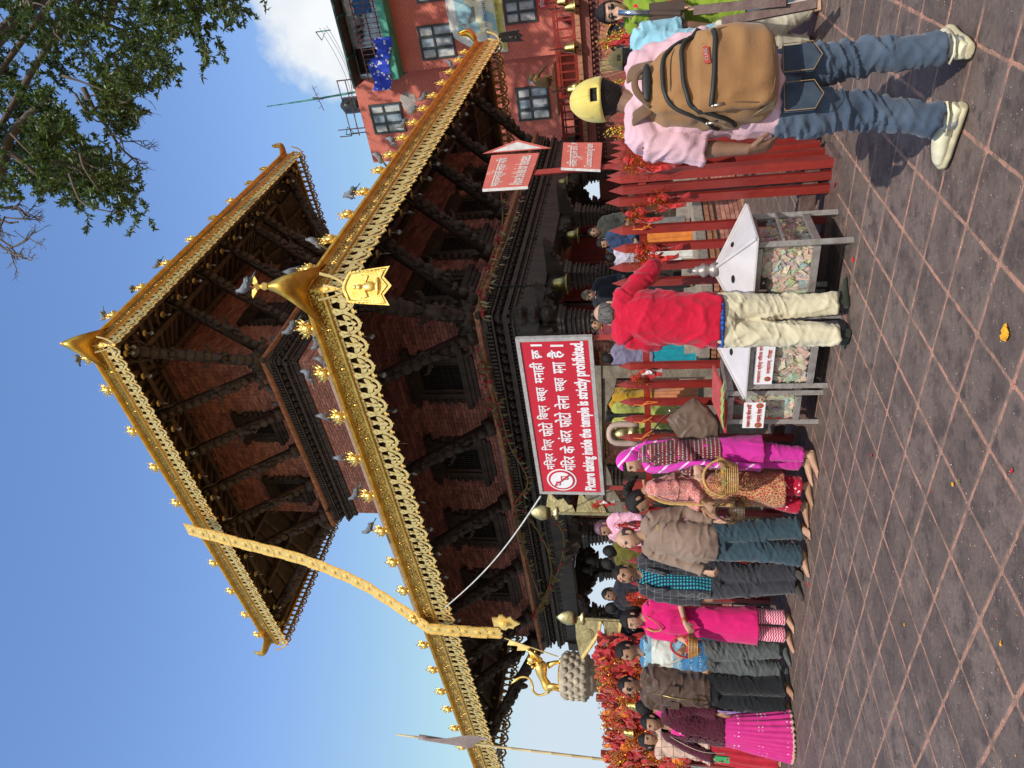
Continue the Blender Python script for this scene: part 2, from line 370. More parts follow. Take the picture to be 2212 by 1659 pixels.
for X, Y, s, k in ((2180, 725, .035, 0), (2062, 1045, .012, 0), (2075, 1040, .009, 2), (1955, 1350, .010, 0), (2190, 1020, .012, 1), (2165, 1390, .010, 0), (1748, 1262, .02, 1), (1845, 560, .02, 1), (1885, 985, .012, 1), (1630*1.0, 0, 0, 0), (1775, 90, .018, 0), (1790, 335, .03, 0), (1758, 410, .02, 1)):
    if s:
        p = gnd(X, Y)
        for _ in range(3): petal(deb, p.x+prnd.uniform(-s, s)*.6, p.y+prnd.uniform(-s, s)*.6, s, k)
for _ in range(70):                       # heap of offerings at the fence corner
    p = gnd(1795, 385); petal(deb, p.x+prnd.gauss(0, .09), p.y+prnd.gauss(0, .09), prnd.uniform(.012, .03), prnd.choice((0, 1, 1, 1)), prnd.uniform(0, .05))
deb.build('scattered_petals', PCOL, kind='stuff')

# ---------------- temple ----------------
rA, lB = az(39.9), az(-53); UP = Vector((0, 0, 1)); TORG = Vector((1.03, 10.48, 0))
def T(a, b, z=0): return TORG+rA*a+lB*b+UP*z
MI = Matrix(((rA.x, lB.x), (rA.y, lB.y))).inverted()
def ab(p): q = MI @ Vector((p[0]-TORG.x, p[1]-TORG.y)); return q.x, q.y
def onT(x, y, which, val):
    n = Vector((lB.y, -lB.x, 0)) if which == 'a' else Vector((rA.y, -rA.x, 0))
    return onplane(x, y, T(val, 0) if which == 'a' else T(0, val), n)
temple = empty('pagoda_temple', T(0, 0), 0, 'two tiered pagoda temple with gilded eaves, carved dark struts and brick walls', 'temple')
def TP(mb, name, m, parent=temple, smooth=False, **kw):
    o = mb.build(name, m, None, smooth, **kw); o.parent = parent
    inv = Matrix.Translation(-Vector(T(0, 0)))
    o.matrix_parent_inverse = inv if parent is temple else Matrix.Identity(4)
    return o
def TI(name, me, mat4, parent=temple, **kw):
    o = inst(name, me, None, None, **kw); o.parent = parent
    if parent is temple: o.matrix_parent_inverse = Matrix.Translation(-Vector(T(0, 0)))
    o.matrix_basis = mat4; return o
ZL, ZU = 5.25, 10.84                       # height of the fascia foot of both eaves
cL = ab(atz(700, 625, ZL)); cU = ab(atz(217, 746, ZU))
LA0, LB0 = cL; LA1 = ab(atz(1054, 88, ZL))[0]; LB1 = LB0+12.9
UA0, UB0 = cU; UA1 = ab(atz(633, 326, ZU))[0]; UB1 = ab(atz(600, 1392, ZU))[1]
WL = (0, 0, LA1-2.1, 8.75); 
_c = ab(atz(584, 783, 9.4)); WU = (_c[0], _c[1], UA1-2.2, ab(atz(718, 1112, 9.4))[1])
# side = (origin corner fn, direction along, outward normal)
nA = Vector((-lB.y, lB.x, 0)).normalized();  nA = nA if nA.dot(rA) < 0 else -nA      # outward of left face
nB = Vector((-rA.y, rA.x, 0)).normalized();  nB = nB if nB.dot(lB) < 0 else -nB      # outward of right face
def rect_sides(a0, b0, a1, b1):
    return [(T(a0, b0), T(a0, b1), nA), (T(a0, b0), T(a1, b0), nB), (T(a1, b0), T(a1, b1), -nA), (T(a0, b1), T(a1, b1), -nB)]
# plinth
def ring(mb, a0, b0, a1, b1, z0, z1):
    mb.add([T(a0, b0, z0), T(a1, b0, z0), T(a1, b1, z0), T(a0, b1, z0), T(a0, b0, z1), T(a1, b0, z1), T(a1, b1, z1), T(a0, b1, z1)],
           [(0, 1, 2, 3)[::-1], (4, 5, 6, 7), (0, 1, 5, 4), (1, 2, 6, 5), (2, 3, 7, 6), (3, 0, 4, 7)])
wa, wb = WL[2], WL[3]
m = MB(); ring(m, -.42, -.42, wa+.42, wb+.42, .70, .88); TP(m, 'plinth_floor', STONE)
for side, (p, q, n) in enumerate(rect_sides(-1.12, -1.12, wa+1.12, wb+1.12)[:2]):
    d = (q-p).normalized(); Ln = (q-p).length; k = int(Ln/.62)
    mm = MB().bbox((0, 0, 0), (1, 0, 0), (0, 1, 0), (0, 0, 1), .004, Ln/k-.004, -.012, .7, -.13, 0).mesh('ledge_stone', STONE)
    for i in range(k):
        TI('ledge_stone', mm, frame4(p+d*(i*Ln/k)+n*random.uniform(0, .012)+UP*(.72-random.uniform(0, .006)), d, -n, UP))
m = MB(); ring(m, -1.08, -1.08, wa+1.08, wb+1.08, 0, .585); TP(m, 'plinth_core', MORTAR)
dent = MB(); knob = MB()
for (p, q, n) in rect_sides(-1.1, -1.1, wa+1.1, wb+1.1)[:2]:
    d = (q-p).normalized(); Ln = (q-p).length
    for i in range(int(Ln/.075)): dent.bbox(p+d*(i*.075)+UP*.5, d, n, UP, .0, .045, -.01, .045, 0, .06)
    for z in (.43,): dent.bbox(p+UP*z, d, n, UP, 0, Ln, -.01, .028, 0, .055)
TP(dent, 'dentil_course', BRICKO, kind='stuff')
brick_count = [0]
DARKW = mat('very_dark_wood', (.022, .015, .011), .8, 0, (.010, .008, .007), 12)  # lattice wood, much darker than the other temple timber
BRICKL = mat('darker_brickwork', (.44, .18, .14), .82, 0, (.33, .13, .10), 6, detail=2, bump=.25, bscale=70); island(BRICKL, .55, 1.3)  # lower tier brick, a darker tone than the upper tier
def brick_wall(p, d, Ln, z0, z1, n, single=0, bl=.215, bh=.056, holes=(), matl=BRICKS, top=None, prefer=None):
    """running bond of real bricks; the first `single` largest in view are objects"""
    st = MB(); g = .013; row = 0; z = z0; items = []
    while z+bh <= z1+1e-6:
        off = (row % 2)*bl/2; x = -off
        while x < Ln:
            x0, x1 = max(x, 0), min(x+bl-g, Ln); xm = (x0+x1)/2; zm = z+bh/2
            if x1-x0 > .03 and not any(h[0] < xm < h[1] and h[2] < zm < h[3] for h in holes) and (top is None or zm < top(xm)):
                items.append((x0, x1, z))
            x += bl
        z += bh+g*.7; row += 1
    sel = set()
    if single:
        sel = set(sorted(range(len(items)), key=lambda i: abs(items[i][0]-prefer[0])*1.0+abs(items[i][2]-prefer[1])*2.2)[:single])
    um = None
    for i, (x0, x1, z) in enumerate(items):
        pr = random.uniform(-.002, .004)
        if i in sel:
            if um is None: um = MB().bbox((0, 0, 0), (1, 0, 0), (0, 1, 0), (0, 0, 1), 0, 1, 0, .03, 0, bh).mesh('brick', BRICK)
            TI('brick', um, frame4(p+d*x0+n*(pr-.018)+UP*z, d*(x1-x0), n, UP))
        else:
            vs = [p+d*x+n*y+UP*zz for x in (x0, x1) for y in (-.012, .012+pr) for zz in (z, z+bh)]
            st.add(vs, [(2, 3, 7, 6), (0, 1, 3, 2), (4, 6, 7, 5), (1, 5, 7, 3), (0, 2, 6, 4)])
    TP(st, 'brickwork', matl, kind='stuff')
for (p, q, n) in rect_sides(-1.09, -1.09, wa+1.09, wb+1.09)[:2]:
    brick_wall(p, (q-p).normalized(), (q-p).length, .0, .42, n, matl=BRICKS)
# upper tier body
ua0, ub0, ua1, ub1 = WU
m = MB(); ring(m, ua0+.012, ub0+.012, ua1-.012, ub1-.012, 6.3, 12.4); TP(m, 'upper_wall', MORTAR)
m = MB(); ring(m, .012, .012, wa-.012, wb-.012, 4.0, 7.0); TP(m, 'lower_wall', MORTAR)
sU = rect_sides(*WU); sL = rect_sides(*WL)
WT = 1.25                                   # windows measure
def winholes(Ln, cs, z0, z1, hw): return [(c-hw, c+hw, z0, z1) for c in cs]
ulen = (sU[0][1]-sU[0][0]).length; urlen = (sU[1][1]-sU[1][0]).length
llen = (sL[0][1]-sL[0][0]).length; lrlen = (sL[1][1]-sL[1][0]).length
UST = [.12, 1.25, 2.35, 3.45, ulen-.15]; USTR = [.12, 1.3, 2.45, 3.6, urlen-.15]
LST = [.15, 2.05, 3.95, 5.85, 7.6, llen-.2]; LSTR = [.15, 1.75, 3.3, 4.9, lrlen-.2]
UW = [1.8, 3.4+.45]; UWR = [1.85, 3.9]; LW = [1.1, 3.0, 4.95, 6.8]; LWR = [.95, 2.5, 4.1, 5.6]
brick_wall(sU[0][0], (sU[0][1]-sU[0][0]).normalized(), ulen, 7.1, 12.2, sU[0][2], single=170, prefer=(1.6, 8.3), holes=winholes(ulen, UW, 9.95, 10.75, .42))
brick_wall(sU[1][0], (sU[1][1]-sU[1][0]).normalized(), urlen, 7.1, 12.2, sU[1][2], single=120, prefer=(.4, 9.9), holes=winholes(urlen, UWR, 9.95, 10.75, .42))
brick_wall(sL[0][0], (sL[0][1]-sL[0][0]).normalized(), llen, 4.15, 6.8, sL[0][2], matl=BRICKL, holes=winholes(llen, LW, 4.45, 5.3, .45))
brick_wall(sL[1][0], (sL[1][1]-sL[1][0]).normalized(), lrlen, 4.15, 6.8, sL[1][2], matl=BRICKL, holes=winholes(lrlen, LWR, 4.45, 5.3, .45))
brick_wall(sU[2][0], (sU[2][1]-sU[2][0]).normalized(), ulen, 9.0, 12.2, sU[2][2], bl=.43, bh=.12)
# carved windows: stepped frame, recessed lattice
def window(c, d, n, w_, h_, kind_wide=True):
    o = MB(); W2 = w_/2
    for (hw, z0, z1, pr) in ((W2*1.55, h_, h_+.09, .13), (W2*1.35, h_+.09, h_+.16, .10), (W2*1.18, h_-.12, h_, .09), (W2*1.6, -.1, 0, .13), (W2*1.35, -.17, -.1, .09), (W2*1.12, -.24, -.17, .06)):
        o.bbox(c, d, n, UP, -hw, hw, -.05, pr, z0, z1)
    for s in (-1, 1):
        o.bbox(c, d, n, UP, s*W2*.98-.05, s*W2*.98+.05, -.05, .07, 0, h_-.12)
        o.bbox(c, d, n, UP, s*W2*.74-.035, s*W2*.74+.035, -.05, .045, 0, h_-.12)
        for k in range(5): o.ell(c+d*(s*W2*1.28)+n*.03+UP*(.08+k*h_/6), (.09-.012*abs(k-2), .05, .075), 6, 4)
    fr = TP(o, 'carved_window', WOOD)
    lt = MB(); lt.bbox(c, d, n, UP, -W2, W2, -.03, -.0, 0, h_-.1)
    k = 5
    for i in range(-k, k+1):
        x = i*W2*.66/k; lt.bbox(c, d, n, UP, x-.008, x+.008, .0, .02, 0, h_-.12)
    for i in range(7): lt.bbox(c, d, n, UP, -W2*.7, W2*.7, 0, .017, i*h_/8+.02, i*h_/8+.04)
    l = lt.build('window_lattice', DARKW); l.parent = fr
def along(side, t, z): p, q, n = side; return p+(q-p).normalized()*t+UP*z
for side, ws, z, W_, H_ in ((sU[0], UW, 9.95, .62, .8), (sU[1], UWR, 9.95, .62, .8), (sL[0], LW, 4.5, .78, .85), (sL[1], LWR, 4.5, .78, .85)):
    for t in ws: window(along(side, t, z), (side[1]-side[0]).normalized(), side[2], W_, H_)
# cornices: orange brick ledge over rows of dentils, beast heads and carved mouldings
headm = MB(); headm.ell((0, .05, 0), (.05, .07, .05), 8, 6); headm.ell((0, .12, -.015), (.032, .03, .028), 6, 4); headm.box((-.035, .04, .045), (.02, .03, .03)); headm.box((.035, .04, .045), (.02, .03, .03))
head_me = headm.mesh('beast_head', WOOD, True)
def cornice(rect, z, s, heads=True, nside=2):
    a0, b0, a1, b1 = rect
    for si, (p, q, n) in enumerate(rect_sides(*rect)[:nside]):
        d = (q-p).normalized(); Ln = (q-p).length
        ext = .26*s
        k = max(4, int((Ln+2*ext)/.42)); L2 = Ln+2*ext
        bm_ = MB()
        prof = [(-.02, .10), (.04, .11), (.27, .03), (.27, -.035), (.2, -.05), (-.02, -.05)]
        w0 = L2/k-.005
        vs = [Vector((x, y*s, zz*s)) for x in (0, w0) for y, zz in prof]; nn = len(prof)
        bm_.add(vs, [tuple(range(nn)), tuple(range(2*nn-1, nn-1, -1))]+[(i, i+nn, (i+1) % nn+nn, (i+1) % nn) for i in range(nn)])
        me = bm_.mesh('ledge_brick', BRICKO)
        for i in range(k): TI('ledge_brick', me, frame4(p-d*ext+d*(i*L2/k)+UP*(z+random.uniform(-.002, .003)), d, n, UP))
        mo = MB(); x0, x1 = -.18*s, Ln+.18*s
        for (z0, z1, pr) in ((-.09, -.05, .20), (-.235, -.2, .17), (-.42, -.375, .14), (-.46, -.42, .17), (-.54, -.50, .1), (-.66, -.54, .06), (-.2, -.09, .09), (-.375, -.235, .05), (-.5, -.46, .07)):
            mo.bbox(p+UP*z, d, n, UP, x0*(pr/.2), Ln+.18*s*(pr/.2), -.05, pr*s, z0*s, z1*s)
        st = .075*s
        for i in range(int((x1-x0)/st)):
            x = x0+i*st
            mo.bbox(p+UP*z, d, n, UP, x, x+st*.55, .05, .185*s, -.185*s, -.095*s)
            mo.bbox(p+UP*z, d, n, UP, x+.01, x+st*.6, .03, .115*s, -.497*s, -.463*s)
            if i % 2: mo.ell(p+d*x+n*(.06*s)+UP*(z-.6*s), (.035*s, .03, .04*s), 5, 4)
        TP(mo, 'carved_cornice', WOOD, kind='stuff')
        hs = .19*s; cnt = int((x1-x0)/hs)
        for i in range(cnt):
            TI('beast_head', head_me, frame4(p+d*(x0+(i+.5)*hs)+n*(.06*s)+UP*(z-.305*s), d*s*1.1, n*s*1.1, UP*s*1.1))
cornice(WL, 4.0, 1.0); cornice(WU, 9.4, 1.0, nside=2)
# corner consoles that rise over the ledge
def console(a, b, z, s=1):
    m = MB(); dd = (T(-1, -1)-T(0, 0)).normalized()
    for i, (dx, dy, dz, w_) in enumerate(((0, 0, -.05, .42), (0, 0, .07, .5), (0, 0, .17, .40), (0, 0, -.16, .34))):
        m.bbox(T(a, b, z)+dd*.02, rA, lB, UP, -w_*.6*s, w_*.35*s, -w_*.6*s, w_*.35*s, dz*s, (dz+.1)*s)
    for u, v in ((rA, lB), (lB, rA)):
        P = spline([T(a, b, z)-u*.12-v*.1+UP*.1, T(a, b, z)-u*.3+v*.12+UP*.25, T(a, b, z)-u*.34+v*.3+UP*.12, T(a, b, z)-u*.3+v*.48+UP*.3], 8)
        m.tube(P, [.09, .1, .085, .07, .06, .055, .05, .03], 6)
    m.ell(T(a, b, z)+dd*.2+UP*(.02*s), (.13*s, .13*s, .16*s), 8, 6); m.ell(T(a, b, z)+dd*.32-UP*(.05*s), (.07*s, .07*s, .06*s), 8, 6)
    TP(m, 'corner_console', WOOD)
console(0, 0, 4.02); console(ua0, ub0, 9.42); console(ua0, ub1-.1, 9.42, .9); console(0, wb, 4.0, .9)
# struts carved as many-armed figures
def strut(base, top, side, w_=.13, figure=True, parent=temple, seed=0):
    rr = random.Random(seed); m = MB(); base, top = Vector(base), Vector(top); ax = (top-base); Ln = ax.length; ax.normalize()
    outn = ax.cross(side).normalized(); outn = outn if outn.z < 0 else -outn      # face turned down and out
    m.bar(base, top, w_, w_*.75, up=outn)
    nseg = int(Ln/.16)
    for i in range(nseg):
        t = (i+.5)/nseg; c = base+ax*(Ln*t)+outn*(w_*.38)
        r = w_*(.36+.26*abs(math.sin(t*9+seed)))
        m.ell(c, (r, r, r*1.15), 7, 5)
        if i % 2 == 0:
            for s in (-1, 1): m.ell(c+side*(s*w_*.5)+outn*.01, (w_*.22, w_*.22, w_*.3), 5, 4)
    # figure: body, head, crown, arms
    c = base+ax*(Ln*.36)+outn*(w_*.6)
    m.ell(c, (w_*.42, w_*.42, w_*.95), 8, 6); m.ell(c+ax*(w_*1.15), (w_*.3, w_*.3, w_*.34), 8, 6); m.ell(c+ax*(w_*1.55), (w_*.22, w_*.22, w_*.35), 6, 5)
    for s in (-1, 1):
        for k in range(3):
            e = c+ax*(w_*(.35+.3*k))+side*(s*w_*(.95+.15*k))+outn*(.02*k)
            m.tube([c+ax*(w_*.5), e, e+ax*(w_*.45)+side*(s*-.02)], [.022, .02, .014], 5)
        m.tube([c-ax*(w_*.6), c-ax*(w_*1.2)+side*(s*w_*.5)+outn*.05, c-ax*(w_*1.9)+side*(s*w_*.25)], [.035, .035, .025], 6)
    m.bar(base-ax*.03, base+ax*.14, w_*1.5, w_*1.3, up=outn); m.bar(top-ax*.12, top, w_*1.45, w_*1.2, up=outn)
    for s in (-1, 1):
        P = [top-ax*(.15)+side*(s*w_*.6), top-ax*.32+side*(s*w_*1.0)+outn*.03, top-ax*.5+side*(s*w_*.65), top-ax*.62+side*(s*w_*.95)]
        m.tube(spline(P, 8), [.035, .03, .03, .028, .025, .022, .02, .012], 5)
    return m
def struts(side, ts, z0, over, z1, seed0):
    p, q, n = side; d = (q-p).normalized()
    for i, t in enumerate(ts):
        b0_ = p+d*t+n*.2+UP*(z0+.12); t0 = p+d*t+n*(over*.78)+UP*z1
        TP(strut(b0_, t0, d, .165, seed=seed0+i), 'strut', WOOD, smooth=True)
ovL, ovU = -LA0, ua0-UA0
sl = .52                                      # roof pitch
struts(sL[0], LST, 4.0, ovL, ZL+.40*ovL*sl*1.0, 0); struts(sL[1], LSTR, 4.0, ovL, ZL+.40*ovL*sl, 20)
struts(sU[0], UST, 9.4, ovU, ZU+.40*ovU*sl, 40); struts(sU[1], USTR, 9.4, ovU, ZU+.40*ovU*sl, 60)
for (ca, cb, z, ea, eb, ze, sd_) in ((0, 0, 4.0, LA0, LB0, ZL, 81), (ua0, ub0, 9.4, UA0, UB0, ZU, 82), (ua0, ub1, 9.4, UA0, UB1, ZU, 83), (ua1, ub0, 9.4, UA1, UB0, ZU, 84), (0, wb, 4.0, LA0, LB1, ZL, 85)):
    e = T(ea, eb); c = T(ca, cb); dd = (e-c); dd.z = 0; dn = dd.normalized()
    sdv = Vector((-dn.y, dn.x, 0))
    TP(strut(c+dn*.25+UP*(z+.15), c+dd*.80+UP*(ze+.2), sdv, .2, seed=sd_), 'corner_strut', WOOD, smooth=True)
# roofs: boarded slope, rafters, gilt skin above
def roof(rect, wrect, ze, rise_in, name, inner_cap):
    a0, b0, a1, b1 = rect; A0, B0, A1, B1 = wrect
    # in measured along normals; slope rises from eave ring (ze+.1) to inner ring
    oi = .9
    ia0, ib0, ia1, ib1 = A0+oi, B0+oi, A1-oi, B1-oi
    zi = ze+(A0-a0+oi)*sl
    for nm, off, mt_ in (('roof_boarding', .10, WOODB), ('gilt_roof_skin', .17, GOLD)):
        m = MB(); zz = off
        if nm == 'gilt_roof_skin': lo = [T(a0+.02, b0+.02, ze+.28), T(a1-.02, b0+.02, ze+.28), T(a1-.02, b1-.02, ze+.28), T(a0+.02, b1-.02, ze+.28)]
        else: lo = [T(a0+.06, b0+.06, ze+zz), T(a1-.06, b0+.06, ze+zz), T(a1-.06, b1-.06, ze+zz), T(a0+.06, b1-.06, ze+zz)]
        k = .22 if nm == 'gilt_roof_skin' else 0
        up_ = [T(ia0, ib0, zi+zz+k), T(ia1, ib0, zi+zz+k), T(ia1, ib1, zi+zz+k), T(ia0, ib1, zi+zz+k)]
        m.add(lo+up_, [(i, (i+1) % 4, 4+(i+1) % 4, 4+i) for i in range(4)])
        if inner_cap and nm == 'gilt_roof_skin':
            ap = [T((ia0+ia1)/2, (ib0+ib1)/2-.8, zi+zz+2.2), T((ia0+ia1)/2, (ib0+ib1)/2+.8, zi+zz+2.2)]
            m.add(up_+ap, [(0, 1, 4), (1, 2, 5, 4), (2, 3, 5), (3, 0, 4, 5)])
        TP(m, nm, mt_)
    rl = math.hypot(A0-a0+oi, (A0-a0+oi)*sl)
    for si, (p, q, n) in enumerate(rect_sides(a0, b0, a1, b1)):
        d = (q-p).normalized(); Ln = (q-p).length; k = int(Ln/.3)
        inn = (-n+UP*sl).normalized(); upn = d.cross(inn); upn = upn if upn.z > 0 else -upn
        full = (A0-a0+oi-.1)*math.hypot(1, sl)
        for i in range(k):
            t = (i+.5)*Ln/k; dist = min(t, Ln-t); ln = full
            # fan the rafters near the corners
            base_ = p+d*t+UP*(ze+.055)-n*.05
            cdist = (A0-a0)+.35
            if dist < cdist:
                s = 1 if t < Ln/2 else -1
                tgt = p+d*(cdist+(dist-cdist)*.25 if s > 0 else Ln-cdist-(dist-cdist)*.25)-n*(cdist)+UP*(ze+.055+cdist*sl)
            else: tgt = base_+inn*full
            mm = MB().bar(base_, tgt, .085, .085, up=upn)
            TP(mm, 'rafter', WOODB) if si < 2 or i % 2 == 0 else None
        # eave purlins
        for off, hh in ((.22, .05), (.95, .05), ((A0-a0)*.80, .05)):
            b_ = MB().bar(p-n*off+UP*(ze+off*sl-.06)+d*off, q-n*off+UP*(ze+off*sl-.06)-d*off, .11, .12)
            TP(b_, 'purlin', WOODB)
roof((LA0, LB0, LA1, LB1), (0, 0, wa, wb), ZL, 0, 'lower', False)
roof((UA0, UB0, UA1, UB1), WU, ZU, 0, 'upper', True)
m = MB(); ax_ = T((ua0+ua1)/2, (ub0+ub1)/2, ZU+3.6); m.lathe([(.5, -.6), (.45, 0), (.3, .2), (.36, .5), (.2, .8), (.22, 1.0), (.08, 1.3), (.02, 1.9)], ax_); TP(m, 'pinnacle', GOLD, smooth=True)
# gilt fascia panels
prof = [(-.12, .30), (.03, .315), (.055, .285), (.045, .255), (.012, .24), (-.004, .225), (-.008, .06), (.022, .045), (.028, .015), (.0, 0), (-.05, -.002), (-.06, .28)]
def fascia(rect, ze, seg, fr_w, heads_sp, sides=(0, 1, 2, 3)):
    for si, (p, q, n) in enumerate(rect_sides(*rect)):
        if si not in sides: continue
        d = (q-p).normalized(); Ln = (q-p).length; k = round(Ln/seg); w0 = Ln/k
        mb = MB(); nn = len(prof); vs = [Vector((x, y, z)) for x in (.003, w0-.003) for y, z in prof]
        mb.mi = 0
        fs = [tuple(range(nn)), tuple(range(2*nn-1, nn-1, -1))]+[(i, i+nn, (i+1) % nn+nn, (i+1) % nn) for i in range(nn)]
        mb.add(vs, fs); mb.m = [0]*len(fs); mb.m[2+5] = 1; mb.m[2+8] = 0
        me = mb.mesh('fascia_panel', [GOLD, GOLDR])
        for i in range(k): TI('fascia_panel', me, frame4(p+d*(i*w0)+UP*ze+n*random.uniform(0, .002), d, n, UP))
rectL, rectU = (LA0, LB0, LA1, LB1), (UA0, UB0, UA1, UB1)
fascia(rectL, ZL, .62, 0, 0); fascia(rectU, ZU, .95, 0, 0)
# lace pendants under the fascia
def arc2(x0, x1, dep, n=11, pw=.8):
    xs = np.linspace(-1, 1, n); return [((x0+x1)/2+(x1-x0)/2*x, -dep*(1-abs(x)**2.1)**pw) for x in xs]
def lace_mesh(W_, H_, mt_):
    m = MB(); o = (0, 0, 0); ux, uy = (1, 0, 0), (0, 0, 1); th = .012
    m.ribbon(arc2(-W_*.12, W_*1.12, H_*.90, 13), .046*W_/.33, o, ux, uy, th)
    m.ribbon(arc2(-W_*.62, W_*.62, H_*.78, 11), .036*W_/.33, (0, .010, 0), ux, uy, th)
    m.ribbon([(-.0, -.014), (W_, -.014)], .028, o, ux, uy, th)
    c = W_/2
    for (x, y, a, ln) in ((c, -H_*.80, 90, H_*.52), (c-.01, -H_*.62, 142, H_*.40), (c+.01, -H_*.62, 38, H_*.40), (0, -H_*.2, 100, H_*.3), (W_*.22, -H_*.1, 60, H_*.22), (W_*.78, -H_*.1, 120, H_*.22)):
        u = np.array([math.cos(R_(a)), math.sin(R_(a))]); v = np.array([-u[1], u[0]]); P = []
        for t, w_ in ((0, .03), (.25, .19), (.55, .27), (.8, .16), (1, 0), (.8, -.16), (.55, -.27), (.25, -.19)):
            P.append(tuple(np.array([x, y])+u*ln*t-v*w_*ln))
        m.prism(P, (0, -.008, 0), ux, uy, th)
    for x, s in ((c, 1.0), (0.0, .8)):
        P = [(x, -H_*(.82 if x else .7)), (x-.022*s, -H_*.93), (x, -H_*(1.02 if x else .92)), (x+.022*s, -H_*.93)]
        m.prism(P, (0, -.004, 0), ux, uy, .014)
    for t in np.linspace(-.8, .8, 7):
        m.add([(c+t*W_*.62-.008, -.014, -H_*.90*(1-abs(t)**2.1)**.8), (c+t*W_*.62+.008, -.014, -H_*.90*(1-abs(t)**2.1)**.8), (c+t*W_*.62, -.014, -H_*.90*(1-abs(t)**2.1)**.8+.014)], [(0, 1, 2)])
    return m.mesh('lace_pendant', mt_)
laceF = lace_mesh(.325, .36, GOLDP); laceU = lace_mesh(.27, .33, GOLDP)
DARKB = mat('tarnished_lace', (.10, .07, .05), .5, .6, (.04, .03, .025), 10)
laceD = lace_mesh(.325, .36, DARKB)
for rect, ze, lm, lw in ((rectL, ZL, laceF, .325), (rectU, ZU, laceU, .27)):
    for si, (p, q, n) in enumerate(rect_sides(*rect)):
        d = (q-p).normalized(); Ln = (q-p).length; k = int(Ln/lw); w0 = Ln/k
        dd_, nn_ = (d, n) if d.cross(n).z > 0 else (d, n)
        for i in range(k): TI('lace_pendant', lm, frame4(p+d*(i*w0)+UP*(ze+.004)+n*(-.012), d*(w0/lw), -n, UP))
# deity masks with crowns along the eaves
fm = MB()
fm.ell((0, .0, .13), (.075, .065, .09), 12, 8); fm.tube([(0, -.02, 0), (0, 0, .08)], [.05, .035], 8); fm.ell((0, .062, .125), (.012, .018, .022), 6, 4)
for s in (-1, 1): fm.ell((s*.03, .058, .145), (.014, .008, .006), 6, 4); fm.ell((s*.08, 0, .12), (.012, .02, .04), 6, 4); fm.ell((s*.095, 0, .085), (.018, .012, .018), 6, 4)
fm.ell((0, .058, .095), (.02, .008, .006), 6, 4)
for i in range(7):
    a = R_(-66+22*i); x = math.sin(a); h_ = .15 if i in (1, 3, 5) else .11
    fm.prism([(-.022, 0), (.022, 0), (.028, h_*.5), (0, h_), (-.028, h_*.5)], (x*.075, math.cos(a)*.03, .17-abs(x)*.05), (math.cos(a*.9), 0, -math.sin(a*.9)), (math.sin(a*.9), -.12, math.cos(a*.9)), .01)
    fm.ell((x*(.075+h_*.9), math.cos(a)*.03-.01, .17-abs(x)*.05+h_*math.cos(a*.9)), (.012, .012, .012), 5, 4)
mask_me = fm.mesh('crowned_mask', GOLDB, True)
PERCH = []
def masks(side_i, rect, ze, ts, s):
    p, q, n = rect_sides(*rect)[side_i]; d = (q-p).normalized()
    for t in ts:
        o = p+d*t+UP*(ze+.30)+n*-.005
        dd = Vector((n.y, -n.x, 0)); TI('crowned_mask', mask_me, frame4(o, dd*s, n*s, UP*s)); PERCH.append((o+UP*(.30*s)-n*.02, n, d))
def tpar(which, x, y, rect, ze):
    p, q, n = rect_sides(*rect)[which]; P = atz(x, y, ze+.32); return (P-p).dot((q-p).normalized())
masks(0, rectL, ZL, [tpar(0, x, y, rectL, ZL) for x, y in ((672, 720), (700, 830), (735, 925), (770, 1015), (800, 1095), (830, 1168), (858, 1228), (880, 1292), (905, 1350), (926, 1400), (945, 1457), (962, 1505), (975, 1548), (990, 1590), (1003, 1640))], .9)
masks(1, rectL, ZL, [tpar(1, x, y, rectL, ZL) for x, y in ((675, 560), (720, 492), (758, 437), (795, 395), (830, 355), (853, 318), (880, 283), (903, 250), (925, 223), (945, 195), (965, 170), (982, 148), (1000, 125), (1012, 105))], .9)
masks(0, rectU, ZU, [tpar(0, x, y, rectU, ZU) for x, y in ((165, 805), (230, 855), (287, 943), (335, 1022), (380, 1103), (422, 1165), (462, 1232), (500, 1292), (530, 1345), (555, 1392))], .88)
masks(1, rectU, ZU, [tpar(1, x, y, rectU, ZU) for x, y in ((245, 664), (308, 605), (360, 549), (417, 503), (466, 461), (505, 425), (545, 388), (578, 362))], .88)
